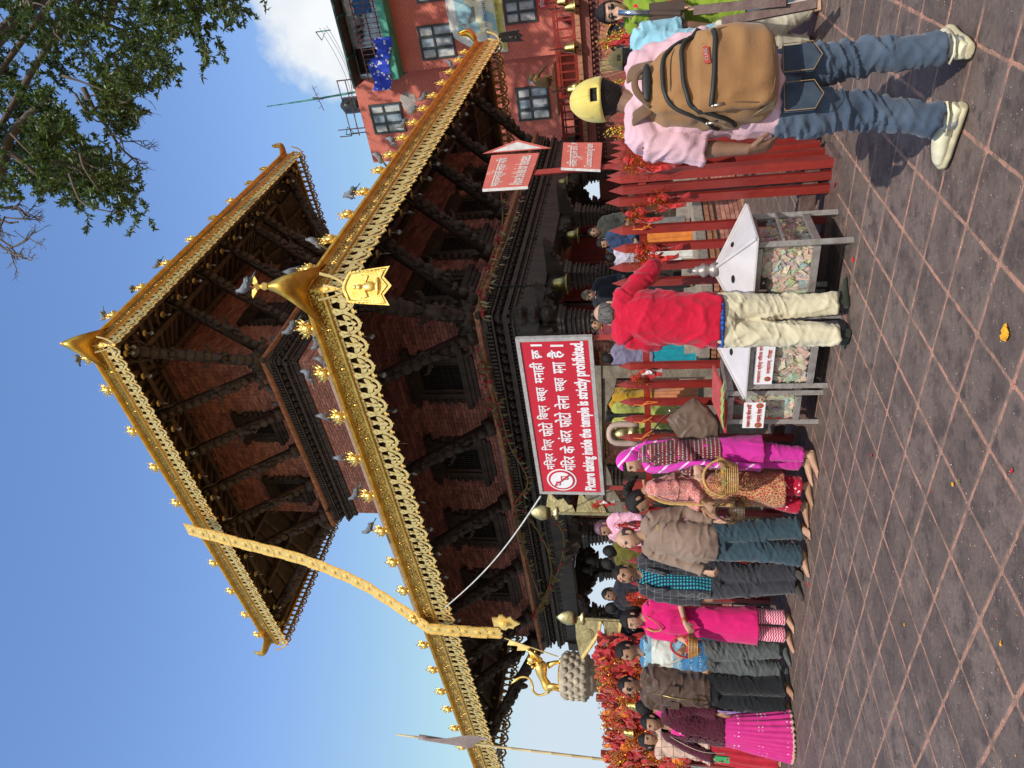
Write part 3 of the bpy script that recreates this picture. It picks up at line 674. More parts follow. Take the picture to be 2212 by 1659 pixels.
# horned corner caps
def horn(a, b, z, sa_, sb_, s):
    """petal that sweeps up from a corner; sa_, sb_ point inward along both eaves"""
    c = T(a, b, z); ia, ib = rA*sa_, lB*sb_; out_ = -(ia+ib).normalized(); m = MB(); n = 12; rows = []
    for i in range(n+1):
        t = i/n
        o_ = .04+.40*math.sin(min(1, t*1.1)*PI*.62)-.10*t*t; h_ = .27+.50*t**1.5
        ridge = c+out_*(o_*s)+UP*(h_*s)
        wdt = .60*(1-t)**1.5+.045*(1-t)+.055*(1 if t < .97 else .5)
        e1 = ridge+ia*(wdt*s)-out_*(-.02)+UP*(-.10*wdt*s)+(-out_)*(.10*(1-t)*s)*0; e2 = ridge+ib*(wdt*s)+UP*(-.10*wdt*s)
        m1 = ridge+ia*(wdt*.42*s)+UP*(.015*s); m2 = ridge+ib*(wdt*.42*s)+UP*(.015*s)
        rows.append([e1, m1, ridge, m2, e2])
    vs = []; th = .03*s
    for rw in rows: vs += rw
    for rw in rows: vs += [p-out_*(-th*0)-out_*th*1.2+UP*0 for p in rw]
    k = 5; off = (n+1)*k; fs = []
    for i in range(n):
        for j in range(k-1):
            fs.append((i*k+j, i*k+j+1, (i+1)*k+j+1, (i+1)*k+j)); fs.append((off+i*k+j, off+(i+1)*k+j, off+(i+1)*k+j+1, off+i*k+j+1))
        fs.append((i*k, (i+1)*k, off+(i+1)*k, off+i*k)); fs.append((i*k+k-1, off+i*k+k-1, off+(i+1)*k+k-1, (i+1)*k+k-1))
    fs.append(tuple(n*k+j for j in range(k))+tuple(off+n*k+j for j in range(k-1, -1, -1)))
    m.add(vs, fs); TP(m, 'corner_horn', GOLD, smooth=True)
    return rows[-1][2]
tipL = horn(LA0, LB0, ZL, 1, 1, .84)
horn(LA0, LB1, ZL, 1, -1, 1.0); horn(LA1, LB0, ZL, -1, 1, 1.0)
horn(UA0, UB0, ZU, 1, 1, .78); horn(UA0, UB1, ZU, 1, -1, .85); horn(UA1, UB0, ZU, -1, 1, .85)
# little gilt bird finial on the near corner, and the sheet badges
m = MB(); m.lathe([(.03, -.05), (.05, 0), (.02, .05), (.045, .1), (.01, .14)], tipL, 10)
for s in (-1, 1): m.prism([(0, 0), (.06, -.01), (.14, .04), (.10, .055), (.04, .055)], tipL+UP*.1, rA*s*.7-lB*s*.7, (0, 0, 1), .012)
TP(m, 'bird_finial', GOLDB)
bd = (T(LA0, LB0)-T(0, 0)).normalized()
def badge(c, nrm, s, front):
    ux = Vector((-nrm.y, nrm.x, 0)); m = MB()
    P = [(-.15, 0), (-.06, .05), (0, .07), (.06, .05), (.15, 0), (.17, -.2), (.19, -.42), (.09, -.36), (0, -.44), (-.09, -.36), (-.19, -.42), (-.17, -.2)]
    m.prism([(x*s, y*s) for x, y in P[::-1]], c, ux, (0, 0, 1), .015)
    b = TP(m, 'gilt_badge' if front else 'dark_badge', GOLDB if front else WOOD)
    q = MB(); o = c+nrm*.012
    q.ribbon([(x*s*.86, y*s*.86-.02) for x, y in P]+[(P[0][0]*s*.86, P[0][1]*s*.86-.02)], .02, o, ux, (0, 0, 1), .012)
    q.ell(o+UP*(-.30*s), (.09*s, .03, .03), 8, 5); q.ell(o+UP*(-.21*s), (.05*s, .03, .07*s), 8, 6); q.ell(o+UP*(-.11*s), (.028*s, .025, .032*s), 8, 6); q.ell(o+UP*(-.065*s), (.02*s, .02, .03*s), 6, 4)
    for sg in (-1, 1): q.tube([o+UP*(-.17*s)+ux*(sg*.04*s), o+UP*(-.2*s)+ux*(sg*.1*s), o+UP*(-.13*s)+ux*(sg*.11*s)], [.014, .012, .01], 5)
    for i in range(9):
        for sg in (-1, 1): q.ell(o+ux*(sg*.152*s)+UP*(-.03-.04*i*s), (.012, .01, .012), 5, 4)
    r = q.build('badge_relief', GOLDB if front else WOOD, smooth=True); r.parent = b
badge(T(LA0, LB0, ZL-.34)+bd*.03, bd, 1.25, True)
e2 = (T(1, -1)-T(0, 0)).normalized(); badge(T(LA1, LB0, ZL-.34)+e2*.03, e2, 1.25, False)
# colonnade
def column(o, ux, uy, sc=1.0, z0=.88):
    m = MB(); w_ = .135*sc
    m.sqlathe([(w_*1.25, z0), (w_*1.25, z0+.1), (w_, z0+.14), (w_, 1.92), (w_*.96, 1.93)], o, ux, uy)
    pr = [(w_*1.1, 1.93)]; z = 1.93; k = 0
    rings = [1.2, .86, 1.15, .8, 1.18, .9, 1.22, .8, .95, .7, .9, .72, 1.05, .85, 1.1, .88, 1.16, .92, 1.22, 1.0]
    for i, rr in enumerate(rings): pr += [(w_*rr, 1.95+i*.034), (w_*rr, 1.975+i*.034)]
    m.sqlathe(pr, o, ux, uy)
    m.sqlathe([(w_*1.0, 2.63), (w_*1.35, 2.66), (w_*1.35, 2.70), (w_*1.5, 2.71), (w_*1.5, 2.76)], o, ux, uy)
    for i in range(8):
        a = i*PI/4; m.ell(o+Vector((math.cos(a)*w_, math.sin(a)*w_, 2.22)), (.045, .045, .05), 6, 4)
    TP(m, 'column', WOOD)
    # bracket capital with scrolls
    b = MB()
    for u in (ux, uy):
        P = [(-.72, .2), (-.60, .06), (-.45, .10), (-.34, -.04), (-.2, .0), (-.13, -.1), (.13, -.1), (.2, 0), (.34, -.04), (.45, .1), (.60, .06), (.72, .2)]
        b.prism(P, o+UP*(2.86)*1.0, u, (0, 0, 1), .15)
        for s in (-1, 1):
            for t, r in ((.25, .07), (.42, .06), (.58, .05)): b.ell(o+u*(s*t)+UP*(2.93), (r, r, r), 7, 5)
    TP(b, 'bracket_capital', WOOD)
colpos = [(0, .1), (0, 1.75), (0, 3.5), (0, 5.05), (0, 7.75), (1.2, 0), (3.4, 0), (5.4, 0), (7.4, 0), (wa, 1.6), (wa, 4.0), (wa, wb), (1.9, wb), (4.2, wb), (6.4, wb)]
for a, b in colpos: column(T(a, b), rA, nB.cross(UP).normalized() if False else Vector((-rA.y, rA.x, 0)))
m = MB(); 
for (p, q, n) in rect_sides(0, 0, wa, wb):
    d = (q-p).normalized(); Ln = (q-p).length
    m.bbox(p, d, n, UP, -.2, Ln+.2, -.15, .15, 3.04, 3.36)
TP(m, 'lintel_beam', WOOD)
m = MB(); ring(m, .1, .1, wa-.1, wb-.1, 3.37, 3.97); TP(m, 'upper_floor', WOODB)
# carved makara on the corner of the lintel
m = MB(); dd = (T(-1, -1)-T(0, 0)).normalized()
for z, r in ((3.32, .17), (3.12, .15), (2.92, .13)):
    m.ell(T(0, 0, z)+dd*.2, (r, r, r*.8), 9, 7); m.ell(T(0, 0, z-.03)+dd*(.2+r), (r*.6, r*.6, r*.35), 8, 6)
    for u in (rA, lB): m.ell(T(0, 0, z+.05)+dd*.16+u*.16-UP*.02, (.07, .07, .06), 7, 5)
TP(m, 'makara_carving', WOOD, smooth=True)
# sanctum inside the colonnade
sa0, sb0, sa1, sb1 = 1.7, 1.7, wa-.35, 7.2
m = MB(); ring(m, sa0+.012, sb0+.012, sa1, sb1, .88, 3.37); TP(m, 'sanctum_wall', MORTAR)
for (p, q, n) in rect_sides(sa0, sb0, sa1, sb1)[:2]:
    d = (q-p).normalized(); brick_wall(p, d, (q-p).length, .9, 3.3, n, matl=BRICKS)
CURT = mat('dark_red_curtain', (.20, .018, .014), .8, 0, (.13, .012, .01), 8, bump=.3); GBR = mat('gold_braid', (.5, .3, .08), .5, .4)
def curtain(p, d, n, w_, z0, z1):
    m = MB(); k = int(w_/.03); vs = []
    for i in range(k+1):
        x = i*w_/k; off = .03*math.sin(x*38)+.015*math.sin(x*71+1)
        vs += [p+d*x+n*(.08+off)+UP*z0, p+d*x+n*(.08+off*.4)+UP*z1]
    m.add(vs, [(2*i, 2*i+2, 2*i+3, 2*i+1) for i in range(k)])
    m.mi = 1; vs = []
    for i in range(k+1):
        x = i*w_/k; off = .03*math.sin(x*38)+.015*math.sin(x*71+1)
        vs += [p+d*x+n*(.085+off)+UP*(z0-.0), p+d*x+n*(.085+off)+UP*(z0+.035)]
    m.add(vs, [(2*i, 2*i+2, 2*i+3, 2*i+1) for i in range(k)])
    TP(m, 'curtain', [CURT, GBR])
ss = rect_sides(sa0, sb0, sa1, sb1)
for t, w_ in ((.1, 1.0), (1.3, 1.1), (2.75, 1.2), (4.2, .9)): curtain(ss[1][0]+(ss[1][1]-ss[1][0]).normalized()*t, (ss[1][1]-ss[1][0]).normalized(), ss[1][2], w_, 2.3, 3.1)
for t, w_ in ((.15, 1.1), (1.7, 1.2), (3.4, 1.2)): curtain(ss[0][0]+(ss[0][1]-ss[0][0]).normalized()*t, (ss[0][1]-ss[0][0]).normalized(), ss[0][2], w_, 2.3, 3.1)
m = MB()
for (p, q, n), ts in ((ss[1], (1.2, 2.6, 4.1)), (ss[0], (1.4, 3.2, 4.9))):
    d = (q-p).normalized()
    for t in ts: TP(MB().bbox(p+d*t, d, n, UP, -.05, .05, 0, .06, .88, 3.37), 'sanctum_post', WOOD)
    for t in ts: TP(MB().bbox(p+d*t, d, n, UP, .2, .75, 0, .09, .95, 1.5), 'niche_panel', WOOD); TP(MB().bbox(p+d*t, d, n, UP, .12, .83, 0, .13, 1.5, 1.6), 'niche_lintel', WOOD)
def zat(x, y, P):
    r = ray(x, y); t = math.hypot(P[0], P[1])/math.hypot(r.x, r.y); return CAMH+r.z*t
def text_mesh(body, size=1.0, bold=0.0, extrude=.004):
    cu = bpy.data.curves.new('lettering', 'FONT'); cu.body = body; cu.size = size; cu.offset = bold; cu.extrude = extrude; cu.resolution_u = 3
    o = bpy.data.objects.new('lettering', cu); COL.objects.link(o); bpy.context.view_layer.update()
    me = bpy.data.meshes.new_from_object(o.evaluated_get(bpy.context.evaluated_depsgraph_get())); bpy.data.objects.remove(o)
    return me
def lettering(body, m, parent, o, ux, uy, w_, h_, bold=0.0, name='lettering', thick=.003):
    """fit the words into a box w_ by h_ whose lower left corner is o"""
    me = text_mesh(body, 1.0, bold); me.name = name; me.materials.clear(); me.materials.append(m)
    k = len(me.vertices); co = np.empty(k*3); me.vertices.foreach_get('co', co); co = co.reshape(-1, 3)
    mn, mx = co.min(0), co.max(0); ux, uy = Vector(ux), Vector(uy); nn = ux.cross(uy).normalized()
    a = (co-mn)/(mx-mn)
    P = np.array(o)[None]+a[:, :1]*w_*np.array(ux)[None]+a[:, 1:2]*h_*np.array(uy)[None]+a[:, 2:]*thick*np.array(nn)[None]
    me.vertices.foreach_set('co', P.ravel()); me.update()
    ob = bpy.data.objects.new(name, me); COL.objects.link(ob); ob.parent = parent
    if parent is not None and tuple(parent.location) != (0, 0, 0): ob.matrix_parent_inverse = parent.matrix_basis.inverted()
    return ob
def PB(mb, name, m, parent, smooth=False, **kw):       # world-coordinate part of a thing standing somewhere
    o = mb.build(name, m, None, smooth, **kw); o.parent = parent
    if parent.parent is None and parent.type == 'EMPTY': o.matrix_parent_inverse = parent.matrix_basis.inverted()
    return o
# ---------------- the red house behind ----------------
HP = az(20)*28; nH = Vector((-lB.y, lB.x, 0)); nH = nH if nH.dot(EYE-HP) > 0 else -nH
def H_(cx, cy, off=0.0):                              # survey point on the facade
    return onplane(702+cx*.2441, cy*.2441, HP+nH*off, nH)
def hl(p): return (p-HP).dot(lB)                      # metres to the left along the facade
house = empty('brick_house', HP, 0, 'red painted brick town house with tin clad balcony storey beside the temple', 'house')
RED = mat('red_house_paint', (.62, .175, .125), .85, 0, (.54, .14, .10), 1.2, bump=.3, bscale=30)
def courses(m, period=.11, depth=.25, colr=None):
    t = m.node_tree; b = t.nodes['Principled BSDF']; tcn = N(t, 'ShaderNodeTexCoord'); br = N(t, 'ShaderNodeTexBrick')
    mp = N(t, 'ShaderNodeMapping'); mp.inputs['Rotation'].default_value = (R_(90), 0, R_(37))
    L(t, tcn.outputs['Object'], mp.inputs[0]); L(t, mp.outputs[0], br.inputs['Vector']); br.inputs['Scale'].default_value = 1
    br.inputs['Brick Width'].default_value = period*2.6; br.inputs['Row Height'].default_value = period; br.inputs['Mortar Size'].default_value = .008
    bp = N(t, 'ShaderNodeBump'); bp.invert = True; bp.inputs['Distance'].default_value = .015; bp.inputs['Strength'].default_value = depth; L(t, br.outputs['Fac'], bp.inputs['Height']); L(t, bp.outputs[0], b.inputs['Normal'])
    cur = b.inputs['Base Color'].links[0].from_socket
    L(t, mixc(t, mt('MULTIPLY', br.outputs['Fac'], .45, nt=t), cur, colr or (.22, .05, .04)), b.inputs['Base Color']); return m
courses(RED)
zt = zat(807, 351, H_(430, 1438)); left = hl(H_(430, 1440)); zb = 2.2
def facade(l0, l1, z0, z1, off0, off1, m_, name='wall', par=house, **kw):
    mb = MB().bbox(HP*1.0, lB, nH, UP, l0, l1, off0, off1, z0, z1); return PB(mb, name, m_, par, **kw)
lc = hl(H_(1300, 548)); zbal = H_(640, 300).z
# roofline of the left part descends in view only by perspective: flat parapet
HZ = lambda c: H_(*c).z
facade(-14, left, zb, zt, -7, 0, RED)
facade(-14, lc, zb, zbal-.05, 0, .35, RED, 'projecting_wall')
facade(-14, lc+.1, zbal-.05, zbal+.22, 0.0, 1.0, mat('green_painted_slab', (.10, .42, .30), .6, 0, (.05, .28, .20), 3, bump=.3), 'balcony_slab')
worn_patch = MB()
PALEB = mat('bare_grey_brick', (.46, .42, .38), .9, 0, (.34, .30, .27), 4, bump=.4)
courses(PALEB, .11, .6, (.28, .22, .2))
def patch(cx0, cx1, cy0, cy1, seed, off=.006):
    rr = random.Random(seed); c = H_((cx0+cx1)/2, (cy0+cy1)/2); a, b_ = abs(hl(H_(cx0, cy0))-hl(H_(cx0, cy1)))/2, abs(H_(cx0, cy0).z-H_(cx1, cy0).z)/2
    n = 26; pts = []
    for i in range(n):
        t = i*2*PI/n; k = rr.uniform(.7, 1.08); x, y = math.cos(t)*a*k, math.sin(t)*b_*k
        pts.append((round(x/.14)*.14, round(y/.11)*.11))
    return MB().prism(pts, c+nH*off, lB, (0, 0, 1), .008)
for i, q in enumerate(((660, 810, 800, 1015), (1780, 1870, 650, 760))): PB(patch(*q, i), 'bare_brick_patch', PALEB, house)
WFR = mat('dark_grey_frame', (.045, .05, .052), .5, 0, (.03, .033, .035), 6); GLS = mat('window_glass', (.30, .36, .42), .08, 0, (.10, .12, .14), 1.2, spec=.9, fac=(.4, .55))
CURW = mat('pale_net_curtain', (.55, .55, .52), .9, 0, (.35, .36, .38), 5)
def hwin(cx0, cx1, cy0, cy1, cols=3, rows=2, off=0.0):
    A, B, C_ = H_(cx0, cy0, off), H_(cx0, cy1, off), H_(cx1, (cy0+cy1)/2, off)
    l0, l1 = sorted((hl(A), hl(B))); z1 = H_(cx0, (cy0+cy1)/2, off).z; z0 = C_.z
    fr = MB(); th = .07; o = HP+nH*off
    for (a, b_, c, d_) in ((l0, l0+th, z0, z1), (l1-th, l1, z0, z1), (l0+th, l1-th, z0, z0+th), (l0+th, l1-th, z1-th, z1), ):
        fr.bbox(o, lB, nH, UP, a, b_, -.02, .06, c, d_)
    cw = (l1-l0)/cols
    for i in range(1, cols): fr.bbox(o, lB, nH, UP, l0+i*cw-.05, l0+i*cw+.05, -.02, .05, z0+th, z1-th)
    zz = z0+(z1-z0)*.56
    for i in range(cols): fr.bbox(o, lB, nH, UP, l0+i*cw+.05, l0+(i+1)*cw-.05, -.02, .045, zz-.04, zz+.04)
    f = PB(fr, 'window', WFR, house)
    for i in range(cols):
        for (a, b_) in ((z0+th, zz-.04), (zz+.04, z1-th)):
            sh = MB()
            q0, q1 = l0+i*cw+(.07 if i == 0 else .05), l0+(i+1)*cw-(.07 if i == cols-1 else .05)
            sh.bbox(o, lB, nH, UP, q0, q1, .008, .014, a, b_)
            p_ = sh.build('pane', GLS); p_.parent = f
            if (i*7+int(a*3)) % 3:
                cu = MB().bbox(o, lB, nH, UP, q0+.06, q1-.08*(i % 2), .016, .02, a+.05*(i % 2), b_-.02).build('curtain', CURW); cu.parent = f
hwin(415, 700, 925, 1190); hwin(840, 1150, 230, 540, off=.35); hwin(790, 1072, -230, 35, off=.35); hwin(1585, 1870, -90, 225, off=.35); hwin(1700, 1990, 775, 1075, cols=3)
# balcony storey: corrugated sheet, railing, roof
TIN = mat('corrugated_tin', (.55, .60, .66), .35, .7, (.40, .44, .5), 3)
def corrug(l0, l1, z0, z1, off, name='tin_sheet', mt_=TIN):
    k = int(abs(l1-l0)/.05); mb = MB(); vs = []
    for i in range(k+1):
        x = l0+(l1-l0)*i/k; d = .015*math.cos(i*PI/1.5*1.0)
        for z in (z0, z1): vs.append(HP+lB*x+nH*(off+d)+UP*z)
    mb.add(vs, [(2*i, 2*i+1, 2*i+3, 2*i+2) for i in range(k)]); return PB(mb, name, mt_, house)
bl1 = hl(H_(500, 700, .9)); zr = H_(270, 700, 1.0).z
lo1, lo0 = hl(H_(350, 655, .5)), hl(H_(350, 425, .5)); zop1 = H_(290, 560, .5).z
corrug(-14, lo0, zbal+.2, zr, .5); corrug(lo0, lo1, zop1, zr, .5); corrug(lo1, bl1, zbal+.2, zr, .5)
DARK = mat('opening_shade', (.02, .02, .03), .9); BLUEP = mat('blue_painted_board', (.03, .18, .50), .5, 0, (.02, .12, .4), 4)  # DARK: near-black colour standing in for shade inside openings
facade(lo0, lo1, zbal+.2, zop1, .2, .3, DARK, 'room_shade_panel'); facade(lo0+.5, lo0+.9, zbal+.2, zop1-.3, .3, .34, BLUEP, 'blue_shutter')
d0 = hl(H_(280, -40, .5)); d1 = hl(H_(280, 132, .5)); facade(d0, d1, H_(400, 60, .5).z, H_(190, 60, .5).z, .52, .56, BLUEP, 'blue_shutter')
rf = MB(); BRT = mat('rusty_roof_sheet', (.13, .085, .07), .7, .2, (.07, .05, .045), 3)
zr2 = zr+.05
rf.bbox(HP, lB, nH, UP, -14, bl1+.15, -1.5, 1.25, zr2+.0, zr2+.03); PB(rf, 'balcony_roof', BRT, house)
rf = MB()
for x in np.arange(-12, bl1, 1.35): rf.bbox(HP, lB, nH, UP, x, x+.07, .4, 1.26, zr2-.09, zr2)
rf.bbox(HP, lB, nH, UP, -14, bl1+.16, 1.2, 1.27, zr2-.05, zr2-.005); PB(rf, 'roof_batten', mat('dark_green_trim', (.03, .12, .10), .6), house, kind='stuff')
RL = mat('rust_red_railing', (.16, .05, .045), .5, 0, (.10, .035, .03), 8)
r_ = MB(); zt_ = zbal+1.15
for z in (zbal+.3, zt_-.02, (zbal+zt_)/2+.1): r_.bbox(HP, lB, nH, UP, -14, bl1-.02, .93, .97, z, z+.035)
for x in np.arange(-9, bl1, .165): r_.bbox(HP, lB, nH, UP, x, x+.022, .94, .96, zbal+.22, zt_)
PB(r_, 'balcony_railing', RL, house)
# things on and round the house
def floral(m):
    def fn(t, v, cur):
        vo = N(t, 'ShaderNodeTexVoronoi'); vo.inputs['Scale'].default_value = 5.5; L(t, v, vo.inputs['Vector'])
        n = N(t, 'ShaderNodeTexNoise'); n.inputs['Scale'].default_value = 18; L(t, v, n.inputs[0])
        d = mt('ADD', vo.outputs['Distance'], mt('MULTIPLY', n.outputs['Fac'], .5, nt=t), nt=t)
        c = mixc(t, mt('LESS_THAN', d, .56, nt=t), cur, (.62, .62, .72)); return mixc(t, mt('LESS_THAN', d, .40, nt=t), c, (.55, .22, .18))
    return pattern(m, fn)
FLOR = floral(mat('blue_floral_cloth', (.02, .06, .55), .8, 0, (.015, .04, .4), 6))
qm = MB(); k = 22; vs = []
for i in range(k+1):
    t = i/k; cy = 330+t*470; cxt = 420+ (30 if 4 < i < 9 else 0)+22*math.sin(t*9); cxb = 585+14*math.sin(t*7+1)-(60*max(0, t-.8)*5*(t-.8))
    P, Q = H_(cxt, cy, 1.0), H_(cxb, cy-10, 1.0)
    w_ = .05*math.sin(i*1.3)
    for j in range(6): vs.append(P.lerp(Q, j/5)+nH*(.06+w_*j/5+.03))
qm.add(vs, [(i*6+j, i*6+j+1, (i+1)*6+j+1, (i+1)*6+j) for i in range(k) for j in range(5)])
qm.build('quilt', FLOR, smooth=True, label='blue quilt with pale flowers draped over the balcony railing', cat='quilt')
for i, (cx, cy, c, lb) in enumerate(((300, 215, (.35, .33, .40), 'grey shirt drying on the tin wall of the balcony'), (300, 285, (.03, .03, .05), 'dark cloth drying beside the grey shirt on the balcony'), (300, 340, (.30, .28, .36), 'small faded cloth drying nearest the dark room opening'), (200, 15, (.6, .62, .65), 'white cloth hanging in front of the blue balcony shutter'))):
    P = H_(cx, cy, .62); g = MB(); hw, hh = (.22, .22) if i != 3 else (.45, .3)
    n = 8; vs = []
    for a in range(n+1):
        for b_ in range(4): vs.append(P+lB*(-hw+2*hw*a/n)+nH*(.04*math.sin(a*1.7+b_))+UP*(hh/2-hh*b_/3*(1+.2*math.sin(a*2.2))))
    g.add(vs, [(a*4+b_, a*4+b_+1, (a+1)*4+b_+1, (a+1)*4+b_) for a in range(n) for b_ in range(3)])
    g.build('laundry', mat('laundry_cloth', c, .9), label=lb, cat='laundry', group='washing on the balcony')
# torn printed banner
BAN = mat('printed_banner', (.72, .70, .42), .6, 0, (.66, .66, .50), 2)
def bandraw(t, v, cur):
    n = N(t, 'ShaderNodeTexVoronoi'); n.inputs['Scale'].default_value = 2.6; L(t, v, n.inputs['Vector'])
    c = mixc(t, mt('LESS_THAN', n.outputs['Distance'], .35, nt=t), cur, (.72, .74, .70)); s = sepc(t, n.outputs['Color'])
    c = mixc(t, mt('GREATER_THAN', s[0], .66, nt=t), c, (.30, .50, .55)); return mixc(t, mt('GREATER_THAN', s[1], .86, nt=t), c, (.20, .22, .2))
pattern(BAN, bandraw); WHV = mat('white_vinyl', (.74, .74, .70), .5, 0, (.62, .62, .58), 3); BY = mat('banner_yellow_edge', (.62, .58, .14), .6)
l0, l1 = hl(H_(1300, -260, .42)), hl(H_(1300, 490, .42)); z1, z0 = H_(1110, 270, .42).z, H_(1590, 240, .42).z
ban = empty('printed_banner', HP+nH*.42, 0, 'torn yellow and white printed banner sagging on the red house wall', 'banner')
k = 18; bn = MB(); vs = []
for i in range(k+1):
    t = i/k; x = l0+(l1-l0)*t; top = z1-(.55*max(0, (t-.72)/.28)**1.3)*(z1-z0)
    for j in range(8): vs.append(HP+nH*(.40+.025*math.sin(i*.9+j*.6))+lB*x+UP*(z0+(top-z0)*j/7))
bn.add(vs, [(i*8+j, (i+1)*8+j, (i+1)*8+j+1, i*8+j+1) for i in range(k) for j in range(7)])
for f in range(len(bn.f)):
    i, j = divmod(f, 7); bn.m[f] = 2 if j == 0 else (1 if (j == 6 or i > 13) else 0)
PB(bn, 'banner_sheet', [BAN, WHV, BY], ban, smooth=True)
bf = MB()
for a, b_ in (((l0, z1), (l1, z1)), ((l1, z1), (l1, z0)), ((l0, z0), (l1, z0))): bf.bar(HP+nH*.38+lB*a[0]+UP*a[1], HP+nH*.38+lB*b_[0]+UP*b_[1], .04)
PB(bf, 'banner_frame', mat('pale_frame', (.6, .6, .58), .6), ban)
lettering('श्री मनकामना', mat('banner_blue_ink', (.05, .16, .35), .6), ban, HP+nH*.47+lB*(l1-.5)+UP*(z1-1.45), -lB, UP, 1.2, .2)
lettering('मनकामना क्षेत्र विकास समिति, गोरखा', mat('banner_green_ink', (.2, .3, .08), .6), ban, HP+nH*.47+lB*(l1-.5)+UP*(z0+.12), -lB, UP, 3.0, .16)
# water tank, roof rails, antenna pole, wires
tk = H_(230, 930, -1.0); tank = MB(); zt0 = zt
tr_ = .32; tank.lathe([(tr_, zt0+.35), (tr_*1.04, zt0+.4), (tr_, zt0+.45), (tr_*1.04, zt0+.6), (tr_, zt0+.65), (tr_*1.04, zt0+.8), (tr_, zt0+.85), (tr_*1.02, zt0+1.0), (tr_*.5, zt0+1.12), (tr_*.3, zt0+1.18)], (tk.x, tk.y, 0), 20)
th_ = empty('water_tank', (tk.x, tk.y, zt0), 0, 'black ribbed water tank on a metal stand on the roof', 'water tank')
PB(tank, 'barrel', mat('black_plastic', (.02, .03, .028), .4), th_, smooth=True)
st_ = MB()
for sx in (-1, 1):
    for sy in (-1, 1): st_.bar((tk.x+sx*.3, tk.y+sy*.3, zt0), (tk.x+sx*.3, tk.y+sy*.3, zt0+.35), .04)
    st_.bar((tk.x+sx*.3, tk.y-.32, zt0+.34), (tk.x+sx*.3, tk.y+.32, zt0+.34), .04)
PB(st_, 'stand', RL, th_)
GRN = mat('green_metal_pole', (.06, .26, .20), .4, .3, (.04, .18, .14), 8)
rr_ = MB()
rz = zt
for cy in (700, 860, 1140, 1180): 
    P = H_(250, cy, 0); rr_.bar((P.x, P.y, rz), (P.x, P.y, rz+.65), .035)
A, B = H_(250, 700, 0), H_(300, 1200, 0)
for z in (rz+.3, rz+.63): rr_.bar((A.x, A.y, z), (B.x, B.y, z), .03)
for cy in (1140, 1200): P = H_(250, cy, 0); rr_.bar((P.x, P.y, rz+.65), (P.x, P.y, rz+.65)+lB*.5*(-1) if False else Vector((P.x, P.y, rz+.65))-nH*0+lB*.0+UP*.5, .03)
PB(rr_, 'roof_rail', RL, house)
pb = H_(240, 815, -.6); pole = MB(); pt = onplane(577, 230, pb, nH)
pole.tube(spline([Vector((pb.x, pb.y, zt)), Vector((pb.x, pb.y, zt)).lerp(pt, .5)+lB*.02, pt], 8), [.045, .045, .04, .04, .035, .03, .022, .018], 8)
mid = Vector((pb.x, pb.y, zt)).lerp(pt, .45)
pe = empty('antenna_pole', (pb.x, pb.y, zt), 0, 'tall thin green pole with a small aerial on the house roof', 'antenna')
PB(pole, 'pole', GRN, pe); ae = MB(); ae.bar(mid-lB*.5+UP*.1, mid+lB*.5-UP*.1, .02); ae.bar(mid-UP*.3+nH*.2, mid+UP*.3-nH*.2, .05)
for i in range(4): ae.bar(mid+lB*(-.4+.25*i)-nH*.2, mid+lB*(-.4+.25*i)+nH*.2, .012)
PB(ae, 'aerial', RL, pe)
wr = MB()
for (x0, y0, x1, y1) in ((690, 60, 770, 280), (700, 60, 765, 250), (705, 55, 760, 240)):
    A, B = onplane(x0, y0, HP, nH), onplane(x1, y1, HP, nH); P = [A.lerp(B, t)-UP*.35*math.sin(t*PI) for t in np.linspace(0, 1, 12)]; wr.tube(P, .008, 4)
wr.build('overhead_wires', WFR, label='thin overhead wires sagging above the house roof', cat='wires')
for (x0, y0) in ((692, 62), (755, 285)):
    P = onplane(x0+22, y0+3, HP, nH); b_ = MB(); b_.bar(P, P+UP*.6, .03); b_.bar(P+UP*.6, P+UP*.45+lB*.3*(-1 if y0 < 100 else 1)*-1, .025); b_.bar(P+UP*.2, P+UP*.45+lB*.3*(1 if y0 < 100 else -1), .018)
    b_.build('wire_bracket', GRN, label='bent green bracket holding wires %s' % ('above the rusty balcony roof' if y0 < 100 else 'at the roof edge nearer the temple'), cat='bracket')
# small red sign top right
P = H_(1915, 12, .45); s_ = MB().bbox(P, lB, nH, UP, -.3, .22, 0, .02, -.18, .14); so = empty('wall_sign', P, 0, 'small red wall sign with white letters beside the dark window', 'sign')
PB(s_, 'board', mat('sign_red_small', (.62, .02, .05), .5), so); lettering('होटल', WHV, so, P+nH*.022+lB*.18-UP*.12, -lB, UP, .4, .22, name='lettering')
# ---------------- terrace wall, railing, bells ----------------
WP = az(22)*16.5; WPn = nH
def W_(x, y, off=0): return onplane(x, y, WP+WPn*off, WPn)
twall = empty('terrace_wall', WP, 0, 'red brick terrace wall with carved bands, arched niche and orange coping', 'wall')
zc = W_(1243, 100).z; wl1 = (W_(1290, 345)-WP).dot(lB)
def wb_(l0, l1, z0, z1, o0, o1, m_, name, **kw): return PB(MB().bbox(WP, lB, WPn, UP, l0, l1, o0, o1, z0, z1), name, m_, twall, **kw)
RB = mat('dark_red_brickwork', (.33, .10, .075), .8, 0, (.22, .065, .05), 3, bump=.3); courses(RB, .07, .9, (.16, .07, .055))
z_a, z_b, z_c = W_(1257, 100).z, W_(1277, 100).z, W_(1298, 100).z
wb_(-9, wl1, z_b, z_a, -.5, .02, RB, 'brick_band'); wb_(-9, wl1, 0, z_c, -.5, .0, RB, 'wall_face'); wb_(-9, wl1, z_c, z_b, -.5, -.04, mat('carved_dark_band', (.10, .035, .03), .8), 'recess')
cb = MB(); x = -8.0
